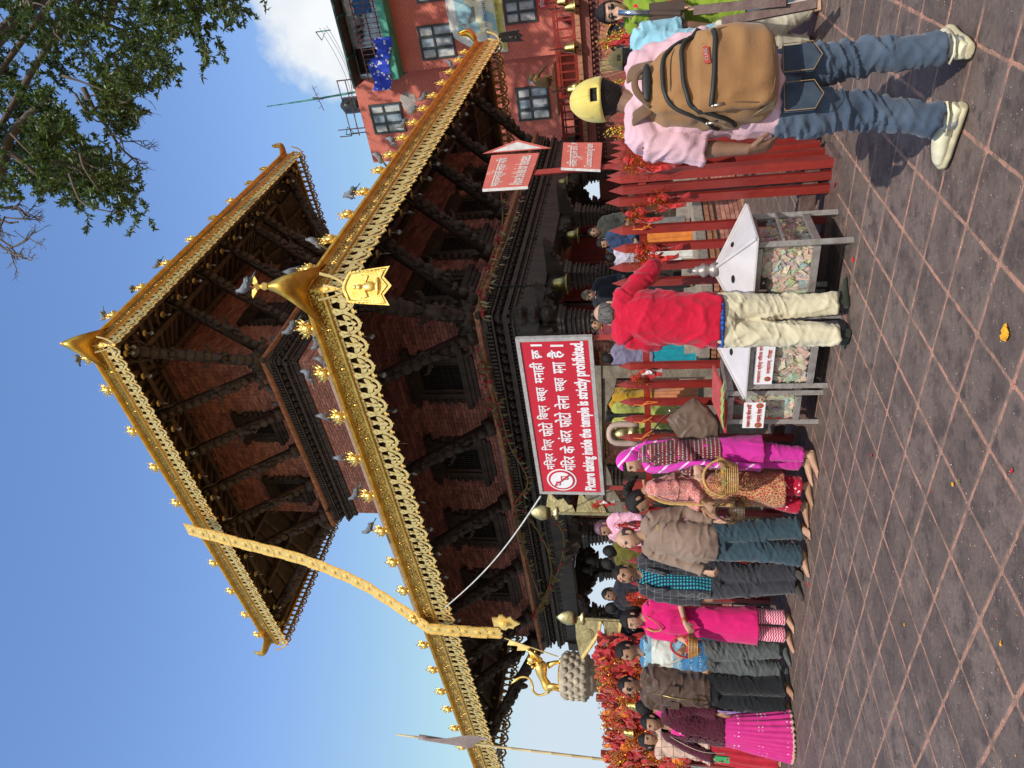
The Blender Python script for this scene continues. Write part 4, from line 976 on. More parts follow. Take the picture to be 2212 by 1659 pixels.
while x < wl1: cb.ell(WP+lB*x+WPn*.0+UP*(z_c+.03), (.035, .03, .025), 6, 4); cb.ell(WP+lB*x+WPn*.0+UP*(z_b-.05), (.035, .05, .03), 6, 4); x += .11
PB(cb, 'carved_beads', RB, twall, kind='stuff')
me = MB().bbox((0, 0, 0), (1, 0, 0), (0, 1, 0), (0, 0, 1), .005, .235, -.3, .1, 0, .1).mesh('coping_brick', BRICKO)
k = int((wl1+6)/.24)
for i in range(k): o = inst('coping_brick', me, twall); o.matrix_parent_inverse = twall.matrix_basis.inverted(); o.matrix_basis = frame4(WP+lB*(-6+i*.24)+WPn*random.uniform(0, .01)+UP*z_a, lB, WPn, UP)
# niche ring of radiating bricks
nc = W_(1345, 78); na = MB(); rr0 = .46
vo = MB().lathe([(rr0*.7, -.01), (rr0*.7, .0)], nc+WPn*.006, 20, Matrix((lB, WPn.cross(lB)*0+UP, WPn)).transposed()); PB(vo, 'niche_shade_disc', DARK, twall)  # flat dark disc paints the shade of the niche on the wall
vb = MB().bbox((0, 0, 0), (1, 0, 0), (0, 1, 0), (0, 0, 1), -.032, .032, 0, .06, rr0*.72, rr0*1.05).mesh('arch_brick', BRICKO)
for i in range(34):
    a = i*2*PI/34; rad = lB*math.cos(a)+UP*math.sin(a); tan_ = rad.cross(WPn)
    o = inst('arch_brick', vb, twall); o.matrix_parent_inverse = twall.matrix_basis.inverted(); o.matrix_basis = frame4(nc, tan_, WPn, rad)
wb_(wl1, wl1+5, 0, zc-.3, -.8, -.3, RB, 'wall_face')
rail_g = empty('terrace_railing', WP+UP*zc, 0, 'red metal railing along the top of the terrace wall', 'railing')
rz0, rz1 = W_(1243, 100).z+.02, W_(1200, 100).z
for z in (rz0, rz1): PB(MB().bbox(WP, lB, WPn, UP, -9, wl1, -.12, -.08, z-.03, z+.03), 'rail', RL if False else REDP, rail_g)
PB(MB().bbox(WP, lB, WPn, UP, -9, wl1, -.115, -.085, (rz0+rz1)/2+.12, (rz0+rz1)/2+.15), 'rail', REDP, rail_g)
bm_ = MB().bbox((0, 0, 0), (1, 0, 0), (0, 1, 0), (0, 0, 1), -.016, .016, -.016, .016, 0, rz1-rz0).mesh('baluster', REDP)
for x in np.arange(-4, wl1, .17):
    o = inst('baluster', bm_, rail_g); o.matrix_parent_inverse = rail_g.matrix_basis.inverted(); o.matrix_basis = frame4(WP+lB*x-WPn*.1+UP*rz0, lB, WPn, UP)
# inner railing running back into the picture
rg2 = empty('return_railing', WP+lB*(wl1-1.6), 0, 'red metal railing running back towards the house behind the terrace railing', 'railing')
q0 = WP+lB*(wl1-3.0)-WPn*.3; q1 = q0-WPn*6+lB*1.4
for z in (rz0+.02, rz1-.1): PB(MB().bar(q0+UP*z, q1+UP*z, .05), 'rail', REDP, rg2)
for i in range(34):
    p_ = q0.lerp(q1, i/33); o = inst('baluster', bm_, rg2); o.matrix_parent_inverse = rg2.matrix_basis.inverted(); o.matrix_basis = frame4(p_+UP*(rz0), lB, WPn, UP@Matrix.Identity(3)*.88)
# terrace floor and orange brick stair flank
tf = MB(); tf.bbox(WP, lB, WPn, UP, -14, wl1, -11, -.5, zc-.35, zc-.12); tf.build('terrace_floor', BRICKO, kind='structure')
sfk = empty('stair_flank', W_(1240, 345), 0, 'sunlit orange brick stair flank with dentil edge left of the terrace railing', 'brick flank')
s0 = WP+lB*(wl1+.1)-WPn*.5
for i in range(22):
    p_ = s0-WPn*(i*.42)+lB*(i*.02)
    for zz, hh in ((zc-.1+i*.03, .1), (zc-.24+i*.03, .1)): PB(MB().bbox(p_+UP*zz, lB, -WPn, UP, -.28, .14-(.08 if hh and zz < zc-.2+i*.03 else 0), .005, .40, 0, .11), 'coping_brick', BRICKO, sfk)
PB(MB().bbox(s0, lB, -WPn, UP, -.25, .0, 0, 9.2, 0, zc-.25), 'flank_wall', RB, sfk)
# ---------------- bells ----------------
BRASS = mat('aged_brass', (.62, .46, .16), .38, 1.0, (.35, .26, .10), 14); IRON = mat('black_iron', (.03, .03, .03), .5, .6)
def bell_proto(name, s, chain, label, cat='bell', group=None, loc=(0, 0, 0), dark=False):
    e = empty(name, loc, 0, label, cat, group)
    b = MB().lathe([(.03, 0), (.055, -.015), (.075, -.05), (.085, -.12), (.1, -.17), (.13, -.2), (.135, -.215), (.12, -.215), (.02, -.19)], (0, 0, 0), 16).build('bell_body', mat('dark_bronze', (.05, .04, .03), .5, .5) if dark else BRASS, e, True)
    cl = MB().tube([(0, 0, -.1), (0, 0, -.24)], .008, 6); cl.ell((0, 0, -.255), (.022, .022, .03), 8, 5); cl.build('clapper', IRON, e, True)
    ch = MB()
    nl = max(2, int(chain/.06))
    for i in range(nl):
        a = PI/2*(i % 2); z = .03+i*chain/nl/s; q = [(math.cos(a)*.018*math.cos(t), math.sin(a)*.018*math.cos(t), z+.035*math.sin(t)+.02) for t in np.linspace(0, 2*PI, 9)]
        ch.tube(q, .006, 4, cap=False)
    ch.build('chain', IRON, e)
    e.scale = (s, s, s); return e
def copy_tree(o, parent=None, label=None):
    c = o.copy(); COL.objects.link(c); c.parent = parent
    if label: c['label'] = label
    for ch in o.children: copy_tree(ch, c)
    return c
bl = [(1226, 17, 1.15, 'brass bell under the terrace railing at the right edge of the photo'), (1226, 105, 1.1, 'brass bell under the terrace railing above the olive cap'), (1232, 195, 1.2, 'brass bell on the railing just right of the yellow cap'), (1242, 188, 1.0, 'second smaller brass bell touching the one right of the yellow cap'), (1238, 215, .9, 'brass bell on the railing directly above the yellow cap'), (1210, 5, .9, 'highest brass bell at the top of the terrace railing')]
b0 = bell_proto('brass_bell', 1.1, .3, bl[0][3], group='bells hung along the terrace railing')
for i, (x, y, s, lb) in enumerate(bl):
    o = b0 if i == 0 else copy_tree(b0, None, lb); P = onplane(x-8, y, WP+WPn*.12, WPn); o.location = P; o.scale = (s, s, s)
# bells in the colonnade
def hang(x, y, which, val, s, chain, lb, dark=False, grp='temple bells hung between the columns'):
    P = onT(x, y, which, val); o = bell_proto('temple_bell', s, chain, lb, group=grp, loc=P, dark=dark); return o
hang(1190, 615, 'b', -.3, 1.25, .9, 'large brass bell with red cloth above the bald man in red')
hang(1222, 510, 'b', -.1, 1.1, .6, 'small bell on a chain between the second and third columns')
hang(1203, 397, 'b', -.1, 1.1, .6, 'small bell hanging before the barred window behind the columns')
hang(1263, 1207, 'a', .3, 1.35, .4, 'dark bell nearer the pink sign, silhouetted in the bright temple opening', True)
hang(1255, 1228, 'a', .3, 1.1, .35, 'left hand dark bell silhouetted in the bright temple opening', True)
# wind bells with leaf clappers under both eaves
LEAFM = mat('pale_metal_leaf', (.5, .53, .52), .4, .8, (.3, .32, .32), 9)
wbm = MB(); wbm.tube([(0, 0, .12), (0, 0, 0)], .008, 5); wbm.lathe([(.012, .02), (.03, 0), (.036, -.05), (.055, -.075), (.05, -.08)], (0, 0, 0), 10); wbm.ell((0, 0, .05), (.03, .03, .015), 8, 4)
wbm.mi = 1; wbm.tube([(0, 0, -.06), (0, 0, -.14)], .005, 4); wbm.prism([(0, -.05), (.035, -.015), (.03, .02), (0, .05), (-.03, .02), (-.035, -.015)], (0, 0, -.18), (.7, .7, 0), (0, 0, 1), .008)
wb_me = wbm.mesh('wind_bell', [BRASS, LEAFM], True)
for rect, ze, nm in ((rectU, ZU, 'upper'), (rectL, ZL, 'lower')):
    for si, (p, q, n) in enumerate(rect_sides(*rect)):
        d = (q-p).normalized(); Ln = (q-p).length; k = int(Ln/.62)
        for i in range(k):
            if si > 1 and i % 2: continue
            o = inst('wind_bell', wb_me, None, None, label='little wind bell with leaf clapper under the temple\'s %s eave' % nm, cat='wind bell', group='wind bells under the %s eave' % nm)
            o.location = p+d*((i+.5)*Ln/k)-n*.42+UP*(ze+.02); o.rotation_euler = (0, 0, random.uniform(0, 3)); o.scale = (1.25,)*3
# ---------------- gilt ribbon hanging from the roof ----------------
rb = empty('gilt_ribbon', (0, 0, 0), 0, 'long gilt metal ribbon of overlapping plates hung from the upper roof to the lower eave', 'ribbon banner')
pU, qU, nU = rect_sides(*rectU)[0]; pL_, qL_, nL = rect_sides(*rectL)[0]
A = onplane(405, 1142, pU+nU*.25, nU); Bm = onplane(928, 1355, pL_+nL*.10, nL); C_ = onplane(1122, 1341, pL_+nL*.10, nL)
_d = (Bm-A); _d.z = 0; _d.normalize(); _n = Vector((_d.y, -_d.x, 0)); P = spline([A, onplane(525, 1173, A, _n), onplane(650, 1206, A, _n), onplane(768, 1253, A, _n), onplane(850, 1302, A, _n), Bm], 44); PL = MB().prism([(-.13, .02), (.13, .02), (.13, -.27), (.09, -.30), (.05, -.28), (0, -.32), (-.05, -.28), (-.09, -.30), (-.13, -.27)][::-1], (0, 0, 0), (1, 0, 0), (0, 0, 1), .02)
PL.ell((0, -.018, -.13), (.045, .02, .055), 7, 5)
for s in (-1, 1): PL.bbox((0, 0, 0), (1, 0, 0), (0, 1, 0), (0, 0, 1), s*.11-.012, s*.11+.012, -.022, .0, -.27, .0)
RIBG = mat('sunlit_gilt_sheet', (.95, .70, .24), .5, .5, (.75, .48, .12), 12, bump=.2, bscale=60); plm = PL.mesh('ribbon_plate', RIBG)
seg = [(Vector(P[i]), Vector(P[i+1])) for i in range(len(P)-1)]
tot = sum((b-a).length for a, b in seg); npl = int(tot/.27); path = [Vector(p) for p in P]
def walk(path, s):
    for i in range(len(path)-1):
        l_ = (path[i+1]-path[i]).length
        if s <= l_: return path[i].lerp(path[i+1], s/l_), (path[i+1]-path[i]).normalized()
        s -= l_
    return path[-1], (path[-1]-path[-2]).normalized()
for i in range(npl):
    p_, t_ = walk(path, i*tot/npl); nn = nL-t_*nL.dot(t_); nn.normalize(); sd_ = t_.cross(nn)
    o = inst('ribbon_plate', plm, rb); o.matrix_basis = frame4(p_+nn*(.012+.01*(i % 2)), sd_*1.35, -nn, -t_)
hl_ = (Bm.z-C_.z); kk = 5
for i in range(kk):
    o = inst('ribbon_plate', plm, rb); o.matrix_basis = frame4(Bm-UP*(i*hl_*.74/kk)+nL*(.03+.012*(i % 2)), Vector((nL.y, -nL.x, 0))*1.15, -nL, UP*1.12)
ed = MB(); ed.prism([(x*1.0, y) for x, y in [(-.12, .1), (-.12, 0), (-.2, -.03), (-.21, -.1), (-.13, -.16), (-.16, -.24), (-.08, -.28), (0, -.38), (.08, -.28), (.16, -.24), (.13, -.16), (.21, -.1), (.2, -.03), (.12, 0), (.12, .1)]], C_+UP*.36+nL*.05, Vector((nL.y, -nL.x, 0))*-1, (0, 0, 1), .03)
ed.ell(C_+UP*.26+nL*.08, (.07, .07, .1), 8, 6); ed.build('ribbon_tip', RIBG, rb)
cb_ = MB(); CAB = mat('pale_cable', (.62, .6, .55), .7)
for dx in (0, .03, .055): cb_.tube([Vector(p)+nL*.0+lB*(.10+dx)-UP*(.16*math.sin(i/len(P)*PI)+.02) for i, p in enumerate(P)], .014, 5)
cb_.build('slack_cables', CAB, label='bundle of pale cables hanging alongside the gilt ribbon', cat='cable')
ra = onplane(962, 1312, pL_+nL*.1, nL); rb_ = atz(1168, 1072, 2.75); t_ = 7.6/rb_.y; rb_ = EYE+(rb_-EYE)*t_
MB().tube([ra.lerp(rb_, t)-UP*(.12*math.sin(t*PI)) for t in np.linspace(0, 1, 18)], .010, 6).build('white_rope', CAB, label='grey white rope slung from the lower eave to the pink photography sign', cat='rope')
# ---------------- picket fence ----------------
FO = Vector((1.53, 5.23, 0)); FL = az(-53); FR = az(36.5)
def pline(x, y, p0, d):                                # survey point in the vertical plane through p0 along d
    return onplane(x, y, p0, Vector((d.y, -d.x, 0)))
def fpos(y, x=1400, p0=FO, d=FL): return (pline(x, y, p0, d)-p0).dot(d)
pk = MB(); hw, th = .031, .022; hgt = 1.0
def picket_mesh(hh):
    m = MB(); tip = .11; O = (0, 0, 0)
    P = [(-hw, .06), (hw, .06), (hw, hh-tip), (0, hh), (-hw, hh-tip)]
    vs = [(x, y_, z) for y_ in (-th, th) for x, z in P[:3]+[P[4]]]
    vs = [(-hw, -th, .05), (hw, -th, .05), (hw, -th, hh-tip), (-hw, -th, hh-tip), (-hw, th, .05), (hw, th, .05), (hw, th, hh-tip), (-hw, th, hh-tip), (0, 0, hh)]
    return m.add(vs, [(0, 1, 2, 3), (5, 4, 7, 6), (1, 5, 6, 2), (4, 0, 3, 7), (3, 2, 8), (2, 6, 8), (6, 7, 8), (7, 3, 8), (0, 4, 5, 1)]).mesh('picket', REDP)
pkm = [picket_mesh(h) for h in (1.66, 1.645, 1.675)]
fence = empty('picket_fence', FO, 0, 'red picket fence running left from the corner behind the donation boxes', 'fence')
fenceR = empty('picket_fence', FO, 0, 'red picket fence running away from the corner behind the backpack', 'fence')
def add_picket(par, p0, d, t, k, s=1.0):
    o = inst('picket', pkm[k % 3], par); nn = Vector((d.y, -d.x, 0)); o.matrix_parent_inverse = par.matrix_basis.inverted()
    o.matrix_basis = frame4(p0+d*t+nn*random.uniform(-.004, .004), d*s, -nn, UP+d*random.uniform(-.008, .008))
ts = [fpos(y) for y in (433, 495, 535, 575, 610, 650, 687, 735, 790, 830, 868, 905, 945)]
# in the photo the first pickets crowd the corner, then stand 0.16 m apart
ts = [-.02, .07, .17]+[fpos(y) for y in (455-22, 495, 535, 575, 610, 650, 690, 735, 790, 830, 868, 905, 945)][1:]
last = ts[-1]
while last < 10: last += .21; ts.append(last)
for i, t in enumerate(ts): add_picket(fence, FO, FL, t, i)
tr = [.0]; t = .13
while t < 8.0: tr.append(t); t += .165
for i, t in enumerate(tr[1:]): add_picket(fenceR, FO, FR, t, i)
nL_ = Vector((FL.y, -FL.x, 0)); nR_ = Vector((FR.y, -FR.x, 0))
def frail(par, p0, d, n, l0, l1, z, w_=.05, h_=.06, m_=REDP, nm='rail'):
    sgn = 1 if n.dot(EYE-p0) > 0 else -1
    return PB(MB().bbox(p0, d, n*-sgn, UP, l0, l1, .024, .024+w_, z, z+h_), nm, m_, par)
GREYW = mat('weathered_sill_timber', (.16, .11, .09), .8, 0, (.10, .05, .045), 9, bump=.5)
for z in (1.36,): frail(fence, FO, FL, nL_, -.02, 10.1, z); frail(fenceR, FO, FR, nR_, .0, 8.1, z)
frail(fence, FO, FL, nL_, 0, 10.1, .13, .07, .10, GREYW, 'bottom_rail'); frail(fenceR, FO, FR, nR_, 0, 8.1, .13, .07, .10, GREYW, 'bottom_rail')
kerb = MB().bbox(FO, FL, nL_ if nL_.dot(EYE-FO) < 0 else -nL_, UP, -.06, 10.2, -.05, .3, -.01, .05)
kerb.build('fence_kerb', mat('red_stained_kerb', (.17, .10, .09), .8, 0, (.09, .055, .05), 6, bump=.4), kind='structure')
for i, t in enumerate((0.15, 2.7, 5.2, 7.7, 10)):
    PB(MB().bbox(FO, FL, nL_, UP, t, t+.07, -.07-.03, -.03, 0, 1.5) if nL_.dot(EYE-FO) > 0 else MB().bbox(FO, FL, nL_, UP, t, t+.07, .03, .10, 0, 1.5), 'post', GREYW, fence)
# ---------------- tied offerings ----------------
CL_RED = mat('red_votive_cloth', (.50, .014, .012), .75, 0, (.30, .006, .010), 14, bump=.4, sheen=.3)
TINS = mat('gold_tinsel', (1.0, .66, .10), .22, 1.0, (.85, .42, .05), 60); WHT = mat('white_votive_cloth', (.72, .66, .66), .8, 0, (.6, .5, .5), 8)
ORG = mat('orange_thread', (.80, .20, .02), .7)
PINKC = mat('pink_votive_cloth', (.75, .10, .20), .7)
def bow_mesh(seed, s=.07, tails=2, white=False):
    rr = random.Random(seed); m = MB()
    for k in range(4):                               # crumpled cloth knots
        c = Vector((rr.gauss(0, s*.5), rr.uniform(0, s*.5), rr.gauss(0, s*.45))); n = 8; vs = []
        for i in range(5):
            for j in range(n):
                a = 2*PI*j/n; r = s*.42*math.sin(PI*(i+.5)/5)*(1+.45*rr.uniform(-1, 1)); vs.append(c+Vector((math.cos(a)*r, math.sin(a)*r*.7, s*.5*(i-2)/2.2)))
        m.add(vs, [(i*n+j, i*n+(j+1) % n, (i+1)*n+(j+1) % n, (i+1)*n+j) for i in range(4) for j in range(n)]+[tuple(range(n))[::-1], tuple(range(4*n, 5*n))])
    for k in range(tails):
        a = Vector((rr.uniform(-s, s), s*.5, 0)); P = [a]; 
        for i in range(5): a = a+Vector((rr.gauss(0, s*.25), rr.gauss(0, .006), -s*rr.uniform(.5, .9))); P.append(a)
        m.mi = 2 if (white and k % 2) else 0; w0 = rr.uniform(.012, .028)
        vs = []
        for i, p in enumerate(P): u = Vector((math.cos(i*.8+k), math.sin(i*.8+k), 0)); vs += [p-u*w0, p+u*w0]
        m.add(vs, [(2*i, 2*i+1, 2*i+3, 2*i+2) for i in range(len(P)-1)])
    m.mi = 1
    for k in range(330):                             # tinsel strands
        c = Vector((rr.gauss(0, s*.75), rr.uniform(.0, s*1.0), rr.gauss(0, s*.7))); d = Vector((rr.gauss(0, 1), rr.gauss(0, 1), rr.gauss(0, 1))).normalized()*s*.22; u = d.orthogonal().normalized()*.0035
        m.add([c-u, c+u, c+d+u, c+d-u], [(0, 1, 2, 3)])
    return m.mesh('votive_bow', [CL_RED, TINS, WHT])
bows = [bow_mesh(i, .06, 3, i % 2) for i in range(5)]
def bow(x, y, lb, s=1.0, p0=FO, d=FL, off=.05, k=None, z=None):
    P = pline(x, y, p0, d); nn = Vector((d.y, -d.x, 0)); nn = nn if nn.dot(EYE-p0) > 0 else -nn
    o = inst('votive_bow', bows[(k if k is not None else int(y)) % 5], None, None, label=lb, cat='votive bow', group='red cloth and tinsel offerings tied along the fence rail')
    o.matrix_basis = frame4(P+nn*off, nn.cross(UP)*-s, nn*s, UP*s); return o
for x, y, s, lb in ((1372, 455, 1.0, 'tinselled red bow on the rail, second from the fence corner'), (1375, 340, 1.3, 'gold and red bow hanging beside the wrist of the backpack man'), (1395, 535, 1.2, 'large red and gold bow hanging just right of the red sleeve'), (1380, 547, 1.0, 'gold tinsel bow touching the hand of the bald man'), (1378, 808, 1.0, 'tinselled bow on the rail between the pink sign and middle donation box'), (1420, 425, 1.0, 'red and white ribbon bow on the corner fence post'), (1290, 1083, .9, 'orange knot tied on the post left of the pink sign'), (1345, 1125, .8, 'small red and gold bow right of the bald man in taupe'), (1360, 1085, .8, 'small red bow on the fence behind the woman in printed kurta')):
    bow(x, y, lb, s)
for i, (x, y) in enumerate(((1400, 1275), (1385, 1290), (1410, 1300), (1370, 1282), (1425, 1290), (1395, 1312))): bow(x, y, 'crumpled gold and red offering in the bundle beside the magenta kurta shoulder', 1.5, k=i)
for x, y, s, lb in ((1345, 307, 1.3, 'red and gold bow above the left sleeve of the backpack man'), (1340, 200, 1.2, 'red bow between the yellow cap and the olive cap'), (1315, 110, 1.6, 'gold tinsel swag above the blue shirt shoulder'), (1340, 95, 1.8, 'red and white streamers on the fence behind the blue shirt'), (1365, 80, 1.7, 'dangling tinsel and pink streamers right of the olive cap'), (1320, 60, 1.6, 'rightmost red and gold bow beneath the green sleeve')):
    bow(x, y, lb, s, d=FR)
th_m = MB()
for (y, n) in ((490, 1), (615, 1), (868, 1), (905, 1), (940, 1), (640, 1)):
    p = pline(1378, y, FO, FL); q = pline(1378+random.uniform(25, 45), y-random.uniform(8, 18), FO, FL); nn = nL_ if nL_.dot(EYE-FO) > 0 else -nL_
    for r_ in range(2): th_m.tube([p+nn*.04, p+nn*.06+UP*-.03, p.lerp(q, .5)+nn*.055+FL*random.uniform(-.02, .02), q+nn*.05+FL*random.uniform(-.04, .04)], .0045, 4)
    th_m.tube([p+nn*.045+UP*.04, p+nn*.05-UP*.05], .005, 4)
th_m.build('votive_threads', ORG, kind='stuff')
# ---------------- great mass of votive cloth over the left fence ----------------
rr = random.Random(11); cm = MB(); cmt = MB()
nn = nL_ if nL_.dot(EYE-FO) > 0 else -nL_
ca, cbb = fpos(1385, 1400), 10.0
ztop = pline(1300, 1500, FO, FL).z
for k in range(1500):
    t = rr.uniform(ca, cbb); z = rr.uniform(.9, ztop-.08)
    if z > ztop-.25 and rr.random() < .3: z = ztop-rr.uniform(0, .1)
    c = FO+FL*t+nn*rr.uniform(-.1, .22)+UP*z; s = rr.uniform(.05, .13); n = 6; vs = []; cm.mi = rr.choice((0, 0, 0, 0, 0, 1, 2)) ; tiltv = rr.uniform(-1, 1)
    for i in range(5):
        for j in range(n):
            a = 2*PI*j/n; r = s*.55*math.sin(PI*(i+.6)/5.2)*(1+.6*rr.uniform(-1, 1)); vs.append(c+FL*(math.cos(a)*r+tiltv*s*(i-2)*.3)+nn*(math.sin(a)*r*.55)+UP*(s*.75*(i-2)/2))
    cm.add(vs, [(i*n+j, i*n+(j+1) % n, (i+1)*n+(j+1) % n, (i+1)*n+j) for i in range(4) for j in range(n)]+[tuple(range(n))[::-1], tuple(range(4*n, 5*n))])
for k in range(15000):
    cx = rr.uniform(ca, cbb); patch_ = math.sin(cx*4.1)*math.sin(cx*1.7+2)+rr.gauss(0, .5)
    z = rr.uniform(.9, ztop+.03)
    if math.sin(cx*6+z*9)+math.sin(z*14-cx*5)+rr.gauss(0, .5) < .1: continue
    c = FO+FL*cx+nn*rr.uniform(.12, .30)+UP*z; d = Vector((rr.gauss(0, 1), rr.gauss(0, 1), rr.gauss(0, 1))).normalized()*rr.uniform(.015, .035); u = d.orthogonal().normalized()*.005
    cmt.add([c-u, c+u, c+d+u, c+d-u], [(0, 1, 2, 3)])
ch_ = empty('votive_cloth_heap', FO+FL*((ca+cbb)/2), 0, 'thick mass of red votive cloths and gold tinsel smothering the left end of the fence', 'votive cloths')
PB(cm, 'knotted_cloths', [CL_RED, ORG, mat('crimson_votive_cloth', (.40, .01, .015), .6, 0, (.3, .01, .01), 9)], ch_, smooth=False, kind='stuff'); PB(cmt, 'tinsel_fringe', TINS, ch_, kind='stuff')
bkm = MB().bbox(FO, FL, nn, UP, ca+.1, cbb, -.12, .06, .9, ztop-.15); PB(bkm, 'cloth_backing', CL_RED, ch_)
for i, (x, y, lb) in enumerate(((1352, 1540, 'brass bell half buried in red cloth, nearer the woman in maroon'), (1345, 1598, 'brass bell half buried in red cloth near the bamboo pole'))):
    o = copy_tree(b0, None, lb); P = pline(x, y, FO+nn*.33, FL); o.location = P-nn*.12; o.scale = (.72,)*3; o['group'] = 'bells among the votive cloths'
for y, x0 in ((1380, 1290), (1507, 1288), (1627, 1298)):
    P = pline(x0, y, FO-nn*.05, FL); MB().bbox((P.x, P.y, 0), FL, nn, UP, -.04, .04, -.04, .04, 0, P.z).build('wooden_post', REDP, label='brown post rising out of the red cloths, %s of three' % {1380: 'nearest the brass pennant', 1507: 'middle'}.get(y, 'leftmost'), cat='post')
# ---------------- signs ----------------
SRED = mat('sign_red', (.54, .008, .028), .4, 0, (.49, .007, .024), 1.5, bump=.05); SWHITE = mat('sign_white', (.80, .78, .80), .4, 0, (.74, .72, .74), 10); ALU = mat('sign_frame_grey', (.5, .48, .45), .5, .3, (.38, .35, .33), 20)
def quad_sign(px4, p0, d):
    tr_, br_, bl_, tl_ = [pline(x, y, p0, d) for x, y in px4]; l_ = (bl_+tl_)/2; r_ = (br_+tr_)/2
    z1 = (tr_.z+tl_.z)/2; z0 = (br_.z+bl_.z)/2; return l_, r_, z0, z1
sp0 = FO+nn*.06
l_, r_, z0, z1 = quad_sign(((1115, 730), (1280, 727), (1305, 1065), (1165, 1068)), sp0, FL)
ux = (r_-l_); ux.z = 0; Wd = ux.length; ux.normalize(); Hh = z1-z0; o0 = Vector((l_.x, l_.y, z0))
sg = empty('prohibition_sign', (o0.x, o0.y, 0), 0, 'large pink red sign in a grey frame forbidding pictures inside the temple', 'sign')
PB(MB().bbox(o0, ux, nn, UP, .02, Wd-.02, -.02, 0, .02, Hh-.02), 'board', SRED, sg)
f_ = MB(); fw = .035
for a in ((0, Wd, 0, fw), (0, Wd, Hh-fw, Hh), (0, fw, fw, Hh-fw), (Wd-fw, Wd, fw, Hh-fw)): f_.bbox(o0, ux, nn, UP, a[0], a[1], -.03, .012, a[2], a[3])
PB(f_, 'frame', ALU, sg)
for t in (.05, Wd-.05):
    b_ = o0+ux*t; PB(MB().bar((b_.x, b_.y, 0)-nn*.05 if False else Vector((b_.x, b_.y, 0))-nn*.05, Vector((b_.x, b_.y, z0+.3))-nn*.05, .045), 'post', REDP, sg)
rv = MB()
for i in range(9):
    for z in (fw/2, Hh-fw/2): rv.ell(o0+ux*((i+.5)*Wd/9)+nn*.012+UP*z, (.006, .006, .006), 6, 3)
PB(rv, 'rivets', ALU, sg, kind='stuff')
def sl_(txt, u0, u1, v0, v1, bold=.02): lettering(txt, SWHITE, sg, o0+ux*(u0*Wd)+UP*(v0*Hh)+nn*.001, ux, UP, (u1-u0)*Wd, (v1-v0)*Hh, bold)
sl_('मिन्दर', .18, .295, .66, .87); sl_('िभत्र', .315, .39, .66, .87); sl_('फोटो', .41, .50, .66, .87); sl_('िखच्न', .52, .61, .66, .87); sl_('सख्त', .635, .72, .66, .82); sl_('मनाही', .745, .865, .66, .87); sl_('छ', .885, .935, .66, .81, .02); sl_('।', .955, .965, .66, .81)
sl_('मंिदर', .175, .275, .38, .62); sl_('के', .295, .345, .38, .60); sl_('अंदर', .365, .45, .38, .61); sl_('फोटो', .47, .565, .38, .62); sl_('लेना', .585, .67, .38, .60); sl_('सख्त', .695, .775, .38, .55); sl_('मना', .80, .865, .38, .55); sl_('है', .885, .93, .38, .61); sl_('।', .95, .96, .38, .55)
sl_('Picture taking inside the temple is strictly prohibited.', .03, .975, .07, .29, .035)
# prohibition emblem
ce = o0+ux*(.105*Wd)+UP*(.63*Hh); rad = .175*Hh*1.15
nt3 = Matrix((ux, UP, nn)).transposed()
PB(MB().lathe([(rad*1.12, 0), (rad*1.12, .004)], ce+nn*.001, 30, nt3), 'emblem_rim', SWHITE, sg)
PB(MB().lathe([(rad, 0), (rad, .004)], ce+nn*.004, 30, nt3), 'emblem_ring', SRED, sg)
PB(MB().lathe([(rad*.84, 0), (rad*.84, .004)], ce+nn*.007, 30, nt3), 'emblem_disc', SWHITE, sg)
em = MB(); q0_ = ce+nn*.0135
em.prism([(-.50, .12), (-.12, .12), (-.12, .42), (-.24, .42), (-.27, .48), (-.36, .48), (-.39, .42), (-.50, .42)], q0_, ux*rad, UP*rad, .004)
for a in ((.1, .45, -.5, -.44), (.1, .45, -.02, .04), (.1, .14, -.44, -.02), (.41, .45, -.44, -.02)): em.bbox(q0_, ux, nn, UP, a[0]*rad, a[1]*rad, -.001, .004, a[2]*rad, a[3]*rad)
PB(em, 'camera_and_phone', SRED, sg)
PB(MB().lathe([(rad*.10, 0), (rad*.10, .003)], ce+nn*.017+ux*(-.31*rad)+UP*(.27*rad), 14, nt3), 'lens', SWHITE, sg)
PB(MB().bar(ce+nn*.018+ux*(-.6*rad)-UP*(-.6*rad)*-1*-1 if False else ce+nn*.018+ux*(-.6*rad)+UP*(-.6*rad)*-1, ce+nn*.018+ux*(.6*rad)-UP*(.6*rad), .11*rad, .004, up=nn), 'slash', SRED, sg)
# two faded signs on the right
FRED = worn(mat('faded_sign_red', (.52, .10, .075), .6, 0, (.44, .08, .06), 6, bump=.1), (.58, .30, .26), .60, 8); OWH = mat('chalky_white', (.66, .62, .60), .8, 0, (.5, .46, .44), 14)
SP = az(12); 
# the boards face the viewer's right, on a red post behind the fence
A_ = aty(1170, 372, 8.2); dS = az(-75)
l_, r_, z0, z1 = quad_sign(((1047, 333), (1170, 322), (1140, 402), (1042, 408)), A_, dS)
ux2 = Vector((r_.x-l_.x, r_.y-l_.y, 0)); W2 = ux2.length; ux2.normalize(); n2 = Vector((ux2.y, -ux2.x, 0))
sl1, sr1 = pline(1140, 402, A_, dS), pline(1165, 330, A_, dS); tl1, tr1 = pline(1042, 408, A_, dS), pline(1062, 335, A_, dS)
as_ = empty('arrow_sign', (A_.x, A_.y, 0), 0, 'faded red arrow board reading above the line for devotees', 'sign')
def plank(q, th, m_, nm, par, nrm):                      # q: 4 coplanar corners ccw
    k = len(q); vs = [Vector(p)+nrm*s for s in (0, -th) for p in q]
    return PB(MB().add(vs, [tuple(range(k)), tuple(range(2*k-1, k-1, -1))]+[(i, i+k, (i+1) % k+k, (i+1) % k) for i in range(k)]), nm, m_, par)
